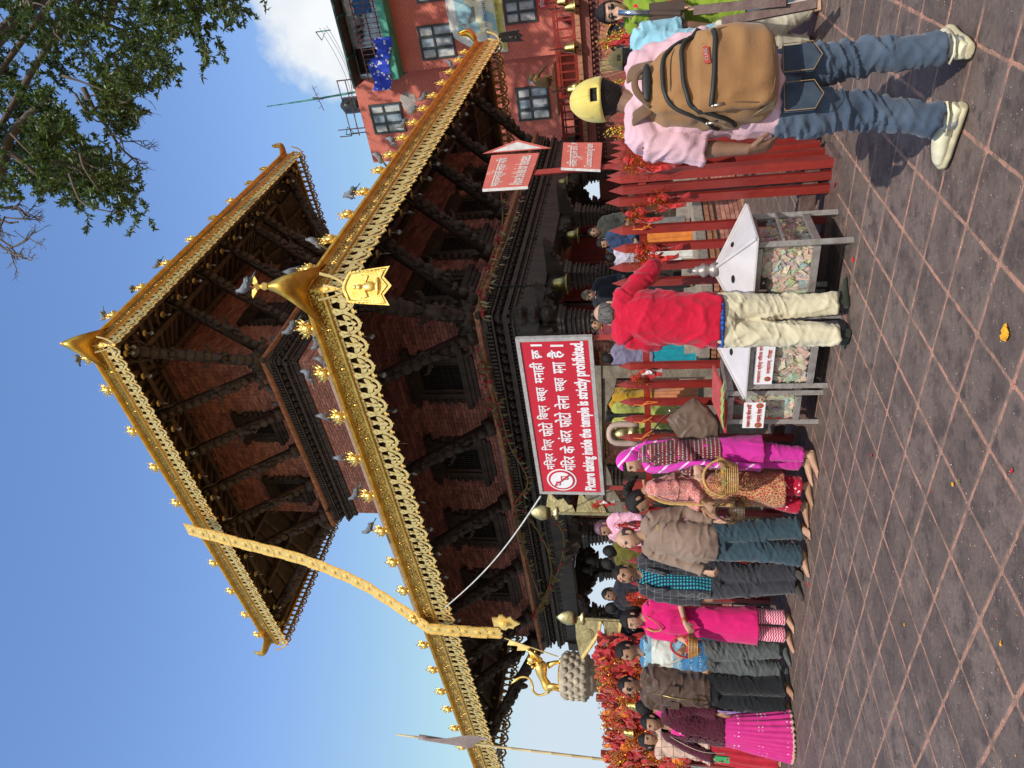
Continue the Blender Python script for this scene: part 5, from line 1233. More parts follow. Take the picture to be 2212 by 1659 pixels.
plank([sl1, sr1, tr1, tl1], .05, FRED, 'board', as_, n2)
plank([p+n2*.002 for p in (sl1-ux2*.035, sl1, tl1, tl1-ux2*.035)], .06, OWH, 'white_end', as_, n2)
au, al_, ap = pline(1042, 332, A_, dS), pline(1192, 320, A_, dS), pline(1118, 302, A_, dS)
plank([au, al_, ap], .05, FRED, 'arrow_head', as_, n2)
c3 = (au+al_+ap)/3; plank([c3+(p-c3)*.72+n2*.003 for p in (au, al_, ap)], .003, OWH, 'arrow_face', as_, n2)
vv = (tl1-sl1); vh = vv.length; vv.normalize(); uu = (sr1-sl1); uw = uu.length; uu.normalize()
lettering('भक्तजनहरुको लाइन मािथ', OWH, as_, sl1+uu*(.06*uw)+vv*(.58*vh)+n2*.003, uu, vv, .86*uw, .32*vh, .012)
lettering('Above the line for devotees', OWH, as_, sl1+uu*(.06*uw)+vv*(.14*vh)+n2*.003, uu, vv, .88*uw, .30*vh, .012)
PB(MB().bar(Vector((A_.x, A_.y, 0))-n2*.06, Vector((A_.x, A_.y, A_.z+.15))-n2*.06, .06), 'post', REDP, as_)
c4 = [pline(x, y, A_, dS) for x, y in ((1297, 366), (1301, 308), (1217, 308), (1212, 362))]
cs = empty('coconut_sign', (A_.x, A_.y, 0), 0, 'faded red board about coconut cracking below the arrow sign', 'sign')
plank([p+n2*.01 for p in c4], .05, FRED, 'board', cs, n2); plank([c4[0]-ux2*.03+n2*.012, c4[0]+n2*.012, c4[3]+n2*.012, c4[3]-ux2*.03+n2*.012], .055, OWH, 'white_end', cs, n2)
vv = (c4[3]-c4[0]); vh = vv.length; vv.normalize(); uu = (c4[1]-c4[0]); uw = uu.length; uu.normalize()
lettering('नरिवल फुटाउने ठाउँ ↗', OWH, cs, c4[0]+uu*(.06*uw)+vv*(.52*vh)+n2*.013, uu, vv, .88*uw, .34*vh, .012)
lettering('Coconut cracking here', OWH, cs, c4[0]+uu*(.06*uw)+vv*(.16*vh)+n2*.013, uu, vv, .88*uw, .26*vh, .012)
# ---------------- donation boxes ----------------
STEEL = worn(mat('painted_steel', (.40, .37, .35), .45, .5, (.28, .24, .22), 16, bump=.2), (.20, .09, .05), .62, 30)
WPAINT = worn(mat('white_painted_sheet', (.62, .58, .58), .45, .1, (.54, .50, .50), 7), (.22, .10, .06), .72, 20)
GLASS = bpy.data.materials.new('dusty_glass'); GLASS.use_nodes = True
_t = GLASS.node_tree; _t.nodes.clear(); _o = N(_t, 'ShaderNodeOutputMaterial'); _a = N(_t, 'ShaderNodeBsdfTransparent'); _g = N(_t, 'ShaderNodeBsdfGlossy'); _g.inputs[1].default_value = .04; _d = N(_t, 'ShaderNodeBsdfDiffuse'); _d.inputs[0].default_value = (.5, .45, .4, 1)
_f = N(_t, 'ShaderNodeLayerWeight'); _f.inputs[0].default_value = .12; _m = N(_t, 'ShaderNodeMixShader'); _m2 = N(_t, 'ShaderNodeMixShader'); _m2.inputs[0].default_value = .03
L(_t, mt('MULTIPLY', _f.outputs[0], .35, nt=_t), _m.inputs[0]); L(_t, _a.outputs[0], _m.inputs[1]); L(_t, _g.outputs[0], _m.inputs[2]); L(_t, _m.outputs[0], _m2.inputs[1]); L(_t, _d.outputs[0], _m2.inputs[2]); L(_t, _m2.outputs[0], _o.inputs[0])
NOTE = [mat('note_'+n, c, .8, 0, c2, 60, detail=2, rnd=0, fac=(.4, .55)) for n, c, c2 in (('rose', (.60, .40, .33), (.44, .24, .20)), ('green', (.42, .50, .34), (.26, .34, .21)), ('cream', (.64, .56, .42), (.46, .36, .25)), ('lime', (.52, .54, .27), (.34, .38, .15)), ('teal', (.36, .48, .46), (.20, .33, .34)), ('lilac', (.46, .38, .40), (.28, .22, .24)))]
def donation_box(P, ua, ub, wa_, wb_2, z0, z1, n_notes, label, seed, kind='roof', mid=True):
    """P: the corner nearest the viewer; ua, ub: directions of its two visible faces"""
    rr = random.Random(seed); e = empty('donation_box', P, 0, label, 'donation box'); na = -ub; nb = -ua; bw = .038
    P = Vector(P); cs_ = [P, P+ua*wa_, P+ua*wa_+ub*wb_2, P+ub*wb_2]
    for c in cs_:
        ctr = (cs_[0]+cs_[2])/2; i_ = (ctr-c).normalized()
        PB(MB().bar(c+i_*.02, c+i_*.02+UP*z1, bw), 'leg', STEEL, e)
    ctr = (cs_[0]+cs_[2])/2
    for k in range(4):
        a, b = cs_[k], cs_[(k+1) % 4]; i_ = (ctr-(a+b)/2).normalized(); dd_ = (b-a).normalized()
        for z in (z0, z1-.03): PB(MB().bar(a+dd_*.04+i_*.016+UP*z, b-dd_*.04+i_*.016+UP*z, .034, .045), 'rail', STEEL, e)
        if mid and k in (0, 3): 
            zz = z0+(z1-z0)*.52 if k == 3 else None
            if zz: PB(MB().bar(a+dd_*.01-i_*.012+UP*zz, b-dd_*.01-i_*.012+UP*(zz+.01), .03, .012), 'hasp_bar', STEEL, e)
        g = MB(); g.bbox(a+i_*.014, dd_, UP, i_, .03, (b-a).length-.03, z0+.02, z1-.04, 0, .005); PB(g, 'glass_pane', GLASS, e)
    PB(MB().bbox(cs_[0], ua, ub, UP, .03, wa_-.03, .03, wb_2-.03, z0-.01, z0+.01), 'floor', STEEL, e)
    # banknotes: a jumbled fill with the outer ones lying against the panes
    nb_ = MB(); W1, W2_, Hn = wa_-.09, wb_2-.09, (z1-z0)-.1
    def zlim(x, y): return z0+.03+Hn*(.80+.20*math.sin(x*9+seed)*math.cos(y*7))
    for k in range(n_notes):
        f = rr.random(); nb_.mi = rr.choice((0, 0, 0, 0, 1, 1, 2, 2, 2, 3, 4, 5)); x = rr.uniform(.0, W1); y = rr.uniform(0, W2_)
        if f < .42: y = rr.uniform(0, .03); tn = -ub
        elif f < .84: x = rr.uniform(0, .03); tn = -ua
        else: tn = UP
        zl = zlim(x, y); z = rr.uniform(z0+.03, zl) if tn != UP else zl-rr.uniform(0, .12)
        nrm = (tn+Vector((rr.gauss(0, .2), rr.gauss(0, .2), rr.gauss(0, .2)))).normalized(); a = rr.uniform(0, 6.28) if rr.random() < .6 else rr.gauss(0, .5)
        u = nrm.orthogonal().normalized(); v = nrm.cross(u); u, v = u*math.cos(a)+v*math.sin(a), v*math.cos(a)-u*math.sin(a)
        c = P+ua*(.045+x)+ub*(.045+y)+UP*z; s = rr.uniform(.85, 1.1)*(1 if rr.random() < .7 else .6); b1 = rr.uniform(-.012, .012)
        pts = [c+u*(i*.060*s)+v*(j*.030*s)+nrm*(b1 if i == 0 else 0) for i in (-1, 0, 1) for j in (-1, 1)]
        lo = Vector((1e9,)*3)
        ok = all(.01 < (p-P).dot(ua) < wa_-.01 and .01 < (p-P).dot(ub) < wb_2-.01 and p.z > z0+.015 and p.z < z1-.02 for p in pts)
        sh_ = Vector((0, 0, 0))                      # slide the note inside the panes
        for d_, lo_, hi_ in ((ua, .024, wa_-.024), (ub, .024, wb_2-.024), (UP, z0+.015-P.z, z1-.03-P.z)):
            v_ = [(p-P).dot(d_) for p in pts]
            if min(v_) < lo_: sh_ += d_*(lo_-min(v_)+rr.uniform(0, .006))
            elif max(v_) > hi_: sh_ += d_*(hi_-max(v_))
        q = [p+sh_ for p in pts]
        nb_.add(q, [(0, 1, 3, 2), (2, 3, 5, 4)])
        # printed oval and border on the note
        if k % 2 == 0:
            mi = nb_.mi; nb_.mi = (mi+1) % 6; cc = (q[2]+q[3])/2+nrm*.0015; nb_.add([cc+u*.012*s+v*.0*s, cc+v*.014*s, cc-u*.012*s, cc-v*.014*s], [(0, 1, 2, 3)]); nb_.mi = mi
    core = MB(); core.mi = 5; core.bbox(P, ua, ub, UP, (.11), wa_-.11, .11, wb_2-.11, z0+.02, z0+.02+Hn*.78)
    nb_.mi = 0; k0 = len(nb_.v)
    nb_.v += core.v; nb_.f += [tuple(i+k0 for i in f) for f in core.f]; nb_.m += [5]*len(core.f)
    nb_.build('banknotes', NOTE, label='heap of small banknotes filling the %s' % label.split(',')[0].replace('with', 'box with')[:60], kind='stuff')
    return e, cs_, ctr
def hip(e, cs_, ctr, z1, rise, ov, m_, finial=True, slots=True):
    co_ = [c+(c-ctr).normalized()*ov+UP*z1 for c in cs_]; ap = ctr+UP*(z1+rise)
    for k in range(4):
        a, b = co_[k], co_[(k+1) % 4]; nn_ = (b-a).cross(ap-a).normalized(); nn_ = nn_ if nn_.z > 0 else -nn_
        PB(MB().add([a, b, ap, a-UP*.012, b-UP*.012, ap-UP*.012], [(0, 1, 2), (5, 4, 3), (0, 3, 4, 1), (1, 4, 5, 2), (2, 5, 3, 0)]), 'roof_panel', m_, e)
        PB(MB().bar(a+UP*.006, ap+UP*.004, .02, .012), 'roof_seam', m_, e)
        if slots:
            c = (a+b)/2*.52+ap*.48; up_ = (ap-(a+b)/2).normalized(); sd_ = (b-a).normalized()
            PB(MB().prism([(math.cos(t)*.032, math.sin(t)*.016) for t in np.linspace(0, 2*PI, 14)[:-1]], c+nn_*.004, sd_, up_, .004), 'coin_slot', IRON, e)
    if finial: PB(MB().lathe([(.055, -.03), (.055, .0), (.045, .02), (.03, .03), (.05, .05), (.055, .075), (.035, .10), (.03, .11), (.036, .125), (.012, .15), (.012, .16), (.02, .168), (.002, .19)], ap, 18), 'finial', STEEL, e, smooth=True)
uR = az(36.3); uL = az(-53.5)
P1 = gnd(1845, 516); w1 = (gnd(1810, 447)-P1).dot(uR); zb1 = zat(1768, 515, P1); zt1 = zat(1632, 522, P1)
bx1, c1, ct1 = donation_box(P1, uL, uR, .62, w1, zb1, zt1, 900, 'glass donation box with white pyramid roof and round finial beside the man in red', 1)
hip(bx1, c1, ct1, zt1, .25, .085, WPAINT)
P2 = gnd(1800, 724)+uR*.1; P2l = gnd(1787, 838); w2 = .60; P2 = P2l-uL*w2; zb2 = zat(1748, 838, P2l); zt2 = zat(1608, 830, P2l)
bx2, c2, ct2 = donation_box(P2, uL, uR, w2, .5, zb2, zt2, 620, 'glass donation box half hidden behind the legs of the man in red', 2, mid=False)
hip(bx2, c2, ct2, zt2, .22, .08, WPAINT, finial=False)
P3l = gnd(1772, 932); P3 = gnd(1778, 848); w3 = (P3l-P3).dot(uL); zb3 = zat(1722, 932, P3l); zt3 = zat(1570, 932, P3l)
bx3, c3_, ct3 = donation_box(P3, uL, uR, w3, .45, zb3, zt3, 560, 'flat glass donation box under a red board next to the brown handbag', 3, mid=False)
lid = MB(); lid.bbox(P3, uL, uR, UP, -.03, w3+.03, -.03, .48, zt3, zt3+.02); PB(lid, 'lid', STEEL, bx3)
rb2 = MB(); a, b = P3l+UP*(zt3+.02), P3+UP*(zt3+.02); rb2.add([a-uR*.02, b-uR*.02, b+uR*.42+UP*.07, a+uR*.42+UP*.07, a-uR*.02-UP*.015, b-uR*.02-UP*.015, b+uR*.42+UP*.05, a+uR*.42+UP*.05], [(0, 1, 2, 3), (7, 6, 5, 4), (0, 4, 5, 1), (1, 5, 6, 2), (2, 6, 7, 3), (3, 7, 4, 0)])
rb2.build('red_board', CL_RED, label='red painted board lying on top of the flat donation box', cat='board')
lf = MB()
for i in range(4): q = P3l.lerp(P3, .15+.22*i)+UP*(zt3+.03)+uR*(-.02); lf.tube([q, q+uL*-.12+UP*.02, q+uL*-.22+UP*.005], [.012, .016, .003], 5, squash=.5)
lf.build('green_offering_leaves', mat('offering_green', (.30, .36, .10), .6), label='green stalks lying on the red board of the flat donation box', cat='leaves')
SRED2 = mat('label_red', (.60, .05, .03), .6); GRNL = mat('label_green', (.05, .30, .12), .6)
def box_label(e, Pl, z0, h_, w_, off, ringL=True):
    n_ = uL.cross(UP); n_ = n_ if n_.dot(EYE-Pl) > 0 else -n_; o = Pl-uL*off+UP*z0+n_*.004
    PB(MB().bbox(o, -uL, n_, UP, 0, w_, 0, .003, 0, h_), 'paper_label', SWHITE, e)
    lettering('मनकामना क्षेत्र विकास समिति', SRED2, e, o-uL*(.04*w_)+UP*(.58*h_)+n_*.004, -uL, UP, .92*w_, .30*h_, .01)
    lettering('मनकामना, गोरखा', SRED2, e, o-uL*(.24*w_)+UP*(.12*h_)+n_*.004, -uL, UP, .52*w_, .30*h_, .01)
    for s in (.12, .88):
        q = o-uL*(s*w_)+UP*(.26*h_)+n_*.004; m3 = Matrix((-uL, UP, n_)).transposed()
        PB(MB().lathe([(.17*h_, 0), (.17*h_, .002)], q, 14, m3), 'emblem', SRED2, e); PB(MB().lathe([(.07*h_, 0), (.07*h_, .002)], q+n_*.002+UP*.03*h_, 10, m3), 'emblem', GRNL, e)
box_label(bx3, P3l, zat(1647, 920, P3l), zat(1602, 920, P3l)-zat(1647, 920, P3l), w3*.82, .045)
box_label(bx2, P2l, zat(1665, 825, P2l), zat(1625, 825, P2l)-zat(1665, 825, P2l), w2*.72, .02+.03)
# ---------------- bamboo pole, brass pennants, lion pillar ----------------
BAMB = mat('pale_bamboo', (.62, .50, .26), .5, 0, (.50, .38, .18), 9, bump=.2, stretch=(1, 1, .2))
bp0 = pline(1312, 1648, FO-nn*.3, FL); bp1 = pline(857, 1587, FO-nn*.3, FL); bp0 = Vector((bp0.x, bp0.y, 0))
bpm = MB(); ln = (bp1-bp0).length; ax = (bp1-bp0).normalized(); P = []; rds = []
for i in range(17):
    for t, r in ((0, .030), (.03, .034), (.06, .029)): P.append(bp0+ax*((i+t)*ln/17)); rds.append(r*(1-.45*i/17))
P.append(bp1); rds.append(.014)
bpe = empty('bamboo_pole', bp0, 0, 'tall bamboo pole with a drab cloth wrapped near its top', 'pole'); PB(bpm.tube(P, rds, 10), 'bamboo_cane', BAMB, bpe, smooth=True)
DRAB = mat('drab_mauve_cloth', (.30, .23, .22), .9, 0, (.22, .17, .16), 6, bump=.3)
fl = MB(); a, b = pline(905, 1592, FO-nn*.3, FL), pline(1020, 1610, FO-nn*.3, FL); tip = pline(1065, 1586, FO-nn*.3, FL); vs = []; k = 10
for i in range(k+1):
    t = i/k; p = a.lerp(b, t); q = a.lerp(tip, t)
    for j in range(5): vs.append(p.lerp(q, j/4)+nn*(.04*math.sin(t*9+j*1.3)*t+.03))
fl.add(vs, [(i*5+j, (i+1)*5+j, (i+1)*5+j+1, i*5+j+1) for i in range(k) for j in range(4)])
fl.tube([a.lerp(b, t) for t in np.linspace(0, 1, 8)], .045, 8)
PB(fl, 'wrapped_cloth', DRAB, bpe, smooth=True)
PENN = mat('old_brass_sheet', (.50, .42, .22), .45, 1.0, (.34, .28, .14), 6, bump=.3, bscale=20)
def pennant(x_top, y_top, x_bot, Y, label, flip, x_f0, x_f1, reach, lobes):
    P = aty(x_top, y_top, Y); Q = aty(x_bot, y_top+4, Y); e = empty('brass_pennant', (P.x, P.y, 0), 0, label, 'pennant')
    zt = P.z; PB(MB().tube([(P.x, P.y, 0), (P.x, P.y, zt-.2)], .022, 8), 'pole', PENN, e)
    PB(MB().lathe([(.02, -.24), (.09, -.22), (.09, -.19), (.03, -.16), (.03, -.10), (.07, -.12+.0), (.09, -.06), (.1, 0), (.07, .08), (.01, .15)], (P.x, P.y, zt-.05), 12, Matrix.Diagonal((1, .35, 1)).to_3x3()), 'spear_leaf', PENN, e, True)
    z0, z1 = aty(x_f1, y_top, Y).z, aty(x_f0, y_top, Y).z; s = 1 if flip else -1; hh = z1-z0
    if lobes == 1:
        T_ = [((0, 0), (0, .48), (reach, .78 if False else .95), (reach*.98, .97), (reach, .9), (reach*.6, .40), (reach*.3, .12))]
        for (c0, c1) in ((.42, 1.0), (0.0, .40)):
            pts = [(0, c0*hh), (0, c1*hh), (-s*reach*.45, (c1-.02)*hh), (-s*reach, (c1-.12)*hh+(.0)), (-s*reach*.55, (c0+.16)*hh), (-s*reach*.3, (c0+.05)*hh)]
            if s < 0: pts = pts[::-1]
            pm = MB().prism(pts, (P.x, P.y, z0), (1, 0, 0), (0, 0, 1), .012); f = PB(pm, 'flag_plate', PENN, e)
            PB(MB().ribbon([(-s*.02, c0*hh+.03), (-s*reach*.3, (c0+.08)*hh), (-s*reach*.9, (c1-.14)*hh)], .03, (P.x, P.y-.01, z0), (1, 0, 0), (0, 0, 1), .012), 'flag_border', GOLDP, e)
        PB(MB().lathe([(.07, 0), (.07, .01), (.045, .012), (.045, .02)], (P.x-s*reach*.35, P.y-.008, z0+hh*.72), 16, Matrix.Rotation(R_(90), 3, 'X')), 'moon_emblem', PENN, e)
    else:
        for (c0, c1) in ((.5, 1.0), (0.0, .5)):
            pts = [(0, c0*hh), (0, c1*hh), (-s*reach*.5, (c1-.03)*hh), (-s*reach*.9, (c1-.06)*hh), (-s*reach*.55, (c1-.2)*hh), (-s*reach*.62, (c1-.3)*hh), (-s*reach*.35, (c0+.12)*hh), (-s*reach*.36, (c0+.06)*hh)]
            if s < 0: pts = pts[::-1]
            PB(MB().prism(pts, (P.x, P.y, z0), (1, 0, 0), (0, 0, 1), .012), 'flag_plate', PENN, e)
    return e
pennant(1160, 1107, 1400, 8.6, 'narrow scalloped brass pennant on a pole left of the pink sign', False, 1178, 1312, .30, 2)
pennant(1218, 1334, 1400, 9.0, 'broad brass pennant with a moon emblem on a pole above the blue sweater', True, 1242, 1345, .58, 1)
# lion
LY = 12.6; lc = aty(1245, 1460, LY); LP = Vector((lc.x, lc.y, 0)); zL0 = zat(1213, 1460, LP); zL1 = zat(1275, 1460, LP)
pil = empty('stone_pillar', LP, 0, 'stone pillar with scaly lotus capital carrying the gilt lion', 'pillar')
lot = MB(); R2 = .41
lot.lathe([(R2*.6, zL1-.25), (R2*.62, zL1-.08), (R2*.80, zL1-.05), (R2*.78, zL1), (R2*.92, zL1+.02), (R2*1.0, zL1+.08), (R2*.98, zL0-.05), (R2*.88, zL0)], LP, 28); LOTS = mat('pale_lotus_stone', (.50, .42, .31), .85, 0, (.26, .22, .17), 8, bump=.4); PB(lot, 'lotus_capital', LOTS, pil, True)
sc_ = MB()
for r in range(4):
    for i in range(16):
        a = (i+.5*(r % 2))*2*PI/16; z = zL1+.10+(zL0-zL1-.16)*r/3.4; sc_.ell(LP+Vector((math.cos(a)*R2*.98, math.sin(a)*R2*.98, z)), (.06, .035, .055), 7, 5, Matrix.Rotation(a-PI/2, 3, 'Z'))
PB(sc_, 'lotus_scale', LOTS, pil, True, kind='stuff')
PB(MB().sqlathe([(.3, 0), (.3, .3), (.2, .35), (.19, zL1-.3), (.25, zL1-.24)], LP, Vector((1, 0, 0)), Vector((0, 1, 0))), 'shaft', STONE, pil)
bs = MB(); bs.lathe([(.2, zL0), (.2, zL0+.04), (.17, zL0+.05)], LP, 20)
def LX(x, y): p = pline(x, y, LP, Vector((1, 0, 0))); return Vector((p.x, LP.y, p.z))
lion = empty('gilt_lion', LP+UP*zL0, 0, 'gilt lion statue with raised paw holding a small flag', 'statue')
lm_ = MB(); lm_.tube(spline([LX(1187, 1492), LX(1180, 1478), LX(1172, 1462), LX(1168, 1440), LX(1163, 1428)], 12), [.05, .085, .09, .085, .075, .075, .09, .11, .12, .115, .09, .06], 12)
LS = LY/9.6
lm_.ell(LX(1150, 1422)+Vector((0, -.03, 0)), (.085, .09, .10), 12, 8); lm_.ell(LX(1150, 1408)+Vector((0, -.06, 0)), (.05, .06, .055), 8, 6); lm_.ell(LX(1157, 1404)+Vector((0, -.05, 0)), (.035, .05, .02), 8, 5)
for i in range(26):
    a = rr.uniform(0, 6.28); lm_.ell(LX(1155, 1430)+Vector((math.cos(a)*.10*rr.random()+.0, rr.uniform(-.10, .08), math.sin(a)*.12*rr.uniform(.5, 1))), (.03, .03, .035), 6, 4)
for (x0, y0, x1, y1, dy) in ((1185, 1480, 1211, 1480, -.06), (1185, 1490, 1211, 1495, .06), (1183, 1440, 1211, 1432, .05)):
    p, q = LX(x0, y0)+Vector((0, dy, 0)), LX(x1, y1)+Vector((0, dy, 0)); lm_.tube([p, p.lerp(q, .5)+Vector((.02, 0, 0)), q], [.065, .04, .03], 10); lm_.ell(q+Vector((.03, -.02, .01)), (.055, .045, .025), 8, 5)
p, q = LX(1170, 1424)+Vector((0, -.07, 0)), LX(1143, 1400)+Vector((0, -.1, 0)); lm_.tube([p, p.lerp(q, .5)-UP*.02, q], [.05, .035, .03], 8); lm_.ell(q, (.035, .035, .04), 8, 5)
PB(lm_, 'lion_body', GOLDB, lion, True)
tl = [LX(x, y) for x, y in ((1187, 1495), (1165, 1502), (1152, 1493), (1150, 1478), (1142, 1465), (1128, 1462), (1115, 1468), (1103, 1478))]
PB(MB().tube(spline(tl, 28), [.022]*20+[.02, .022, .026, .028, .026, .02, .012, .004], 8), 'tail', GOLDB, lion, True); PB(bs, 'base_plate', GOLD, lion)
lfl = MB(); a, b = LX(1092, 1374)+Vector((0, -.1, 0)), LX(1207, 1414)+Vector((0, -.1, 0)); lfl.tube([a, b], .012, 6); c = a.lerp(b, .10); d_ = a.lerp(b, .48)
lfl.add([c, d_, d_+(c-d_).normalized().cross(Vector((0, 1, 0)))*-.01+Vector((-.08, 0, .03)), c.lerp(d_, .5)+Vector((-.14, 0, .06)), c.lerp(d_, .45)+Vector((-.06, 0, .02)), c+Vector((-.10, 0, .05))], [(0, 1, 2, 3), (0, 3, 4, 5)]); PB(lfl, 'hand_flag', GOLDP, lion)
# ---------------- stone shrine behind the sign ----------------
SY = 8.6
def SX(x, y): return aty(x, y, SY)
sh = empty('stone_shrine', SX(1330, 950)*1.0, 0, 'small old stone shrine with scalloped arch standing behind the pink sign', 'shrine')
sh.location.z = 0; xl, xr = SX(1300, 1112).x, SX(1300, 790).x; za, zb_ = SX(1262, 950).z, SX(1318, 950).z
DST = mat('dark_old_stone', (.22, .18, .13), .85, 0, (.12, .095, .07), 8, bump=.6, bscale=25)
PB(MB().bbox((0, SY, 0), (1, 0, 0), (0, 1, 0), UP, xl, xr, 0, .35, zb_+.1, za), 'lintel_block', DST, sh)
n = 9; pts = [(xl, zb_+.1)]
for i in range(n+1):
    t = i/n; pts.append((xl+.16+(xr-xl-.32)*t, zb_-.12+.2*math.sin(t*PI)+.03*abs(math.sin(t*PI*4.5))))
pts += [(xr, zb_+.1)]
PB(MB().prism([(x, z) for x, z in pts], (0, SY+.1, 0), (1, 0, 0), (0, 0, 1), .12), 'scalloped_arch', DST, sh)
for x in (xl, xr-.16): PB(MB().bbox((0, SY, 0), (1, 0, 0), (0, 1, 0), UP, x, x+.16, .02, .33, 0, zb_+.1), 'pillar', DST, sh)
PB(MB().bbox((0, SY, 0), (1, 0, 0), (0, 1, 0), UP, xl+.1, xr-.1, .0, .5, 0, .7), 'base', DST, sh)
gi = MB(); c = SX(1345, 938)+Vector((0, .1, 0)); gi.ell(c, (.09, .08, .12), 12, 8); gi.ell(c-UP*.12, (.13, .1, .08), 12, 6); gi.ell(c+UP*.12, (.04, .04, .06), 8, 5)
gi.build('gilt_idol', PENN, smooth=True, label='small dull gold idol under the arch of the stone shrine', cat='idol')
MB().tube(spline([c-UP*.2+Vector((-.12, -.03, 0)), c+Vector((-.11, -.05, .1)), c+Vector((0, -.05, .17)), c+Vector((.11, -.05, .1)), c-UP*.2+Vector((.12, -.03, 0))], 14), .04, 6).build('idol_shawl', mat('pale_shawl', (.5, .36, .30), .9), smooth=True, label='pale peach shawl wrapped over the gold idol', cat='shawl')
# posts and tethers inside the enclosure
for (x0, x1, y, Y, lb) in ((1285, 1500, 805, 8.9, 'dark square post between the pink sign and the bald man'),):
    p = aty(x0, y, Y); MB().bbox((p.x, p.y, 0), (1, 0, 0), (0, 1, 0), UP, -.1, .1, 0, .2, 0, p.z).build('timber_post', WOOD, label=lb, cat='post')
# ---------------- garlands along the cornice ----------------
GARL = mat('dry_garland_stem', (.28, .18, .06), .8); GLEAF = mat('drying_leaf', (.32, .36, .20), .7, 0, (.36, .24, .10), 6); GRED = mat('crimson_flower', (.45, .02, .05), .7)
def garland(pts, label, k, seed):
    rr = random.Random(seed); e = empty('leaf_garland', pts[0], 0, label, 'garland', 'dried leaf garlands strung along the temple front'); P = spline(pts, 40); m = MB(); m.tube(P, .013, 5); PB(m, 'cord', GARL, e)
    lm = MB()
    for i in range(k):
        c = Vector(P[rr.randrange(40)])+Vector((rr.uniform(-.08, .08), rr.uniform(-.05, .05), -.01)); d = Vector((rr.gauss(0, .5), rr.gauss(0, .4), -1)).normalized()*rr.uniform(.08, .15); u = d.orthogonal().normalized()*rr.uniform(.02, .035)
        lm.mi = 0 if rr.random() < .72 else 1
        if lm.mi == 0: lm.add([c, c+d*.4+u, c+d, c+d*.4-u+d.cross(u).normalized()*.012], [(0, 1, 2, 3)])
        else: lm.ell(c, (.03, .03, .028), 6, 4)
    for i in range(60):
        c = Vector(P[rr.randrange(40)]); lm.mi = 2; lm.ell(c+Vector((rr.uniform(-.015, .015),)*3), (.02, .02, .015), 5, 3)
    PB(lm, 'leaves', [GLEAF, GRED, GARL], e, kind='stuff')
def oT(x, y, which='a', val=-.32): return onT(x, y, which, val)
nb_v = -.32
garland([onT(1080, 390, 'b', nb_v), onT(1085, 480, 'b', nb_v), onT(1060, 560, 'b', nb_v), onT(1035, 640, 'b', nb_v), onT(1045, 690, 'b', nb_v)], 'garland drooping along the right front cornice to the corner', 60, 1)
garland([onT(1130, 380, 'b', nb_v), onT(1120, 440, 'b', nb_v), onT(1095, 520, 'b', nb_v), onT(1060, 600, 'b', nb_v), onT(1040, 670, 'b', nb_v)], 'lower parallel garland on the right front cornice', 50, 2)
garland([oT(1030, 760), oT(1070, 850), oT(1100, 960), oT(1140, 1040), oT(1110, 1100), oT(1130, 1200)], 'garland dropping left from the corner console past the pink sign', 70, 3)
garland([oT(1035, 770), oT(1055, 860), oT(1085, 950), oT(1105, 1060), oT(1130, 1180), oT(1165, 1290)], 'garland following the left front ledge', 70, 4)
garland([oT(1130, 1100), oT(1180, 1180), oT(1190, 1250), oT(1170, 1300), oT(1150, 1330)], 'garland looped under the left end of the cornice', 55, 5)
garland([oT(1165, 1090), oT(1215, 1150), oT(1210, 1220), oT(1180, 1290), oT(1150, 1340)], 'lowest garland loop over the bright opening', 45, 6)
# ---------------- pigeons, monkey ----------------
PGB = mat('pigeon_grey', (.17, .18, .21), .7, 0, (.10, .11, .13), 20, rnd=.3); PGD = mat('pigeon_dark', (.07, .09, .10), .5, 0, (.05, .12, .10), 20); PGP = mat('pigeon_feet', (.45, .15, .12), .6)
def pigeon_mesh():
    m = MB(); m.mi = 0
    P = spline([(0, -.17, .02), (0, -.11, .06), (0, -.02, .10), (0, .06, .145), (0, .085, .20), (0, .095, .245), (0, .10, .262)], 14)
    m.tube(P, [.006, .022, .036, .05, .06, .064, .062, .056, .045, .034, .028, .027, .026, .012], 10)
    m.mi = 1; m.tube([(0, -.26, -.01), (0, -.2, .015), (0, -.12, .05)], [.02, .026, .02], 8, squash=.4); m.ell((0, .10, .248), (.024, .028, .025), 8, 6); m.mi = 2; m.tube([(0, .122, .245), (0, .152, .238)], [.007, .002], 5)
    m.mi = 0
    for s in (-1, 1): m.ell((s*.045, -.04, .095), (.018, .10, .036), 8, 6, Matrix.Rotation(R_(-22), 3, 'X'))
    m.mi = 1
    for s in (-1, 1): m.ell((s*.052, -.10, .075), (.012, .06, .022), 8, 5, Matrix.Rotation(R_(-22), 3, 'X'))
    m.mi = 2
    for s in (-1, 1): m.tube([(s*.02, 0, .04), (s*.022, .0, -.02)], .006, 5); m.tube([(s*.022, -.01, -.02), (s*.022, .035, -.022)], .005, 4)
    return m.mesh('pigeon', [PGB, PGD, PGP], True)
pgm = pigeon_mesh(); pn = [0]
def pigeon(pos, heading, s, where):
    o = inst('pigeon', pgm, None, None, label=where, cat='pigeon', group='pigeons resting on the temple'); o.location = pos; o.rotation_euler = (R_(random.uniform(-6, 16)), 0, R_(-heading)); o.scale = (s*.64,)*3; pn[0] += 1
def nearest_mask(x, y, rect_i):
    best = None
    for (p, n, d) in PERCH:
        q = p-EYE; dd = q.dot(F0); X = FPX*q.dot(EX)/dd; Y = FPX*q.dot(EY)/dd; e_ = (1106-Y-x)**2+(829.5-X-y)**2
        if best is None or e_ < best[0]: best = (e_, p)
    return best[1]
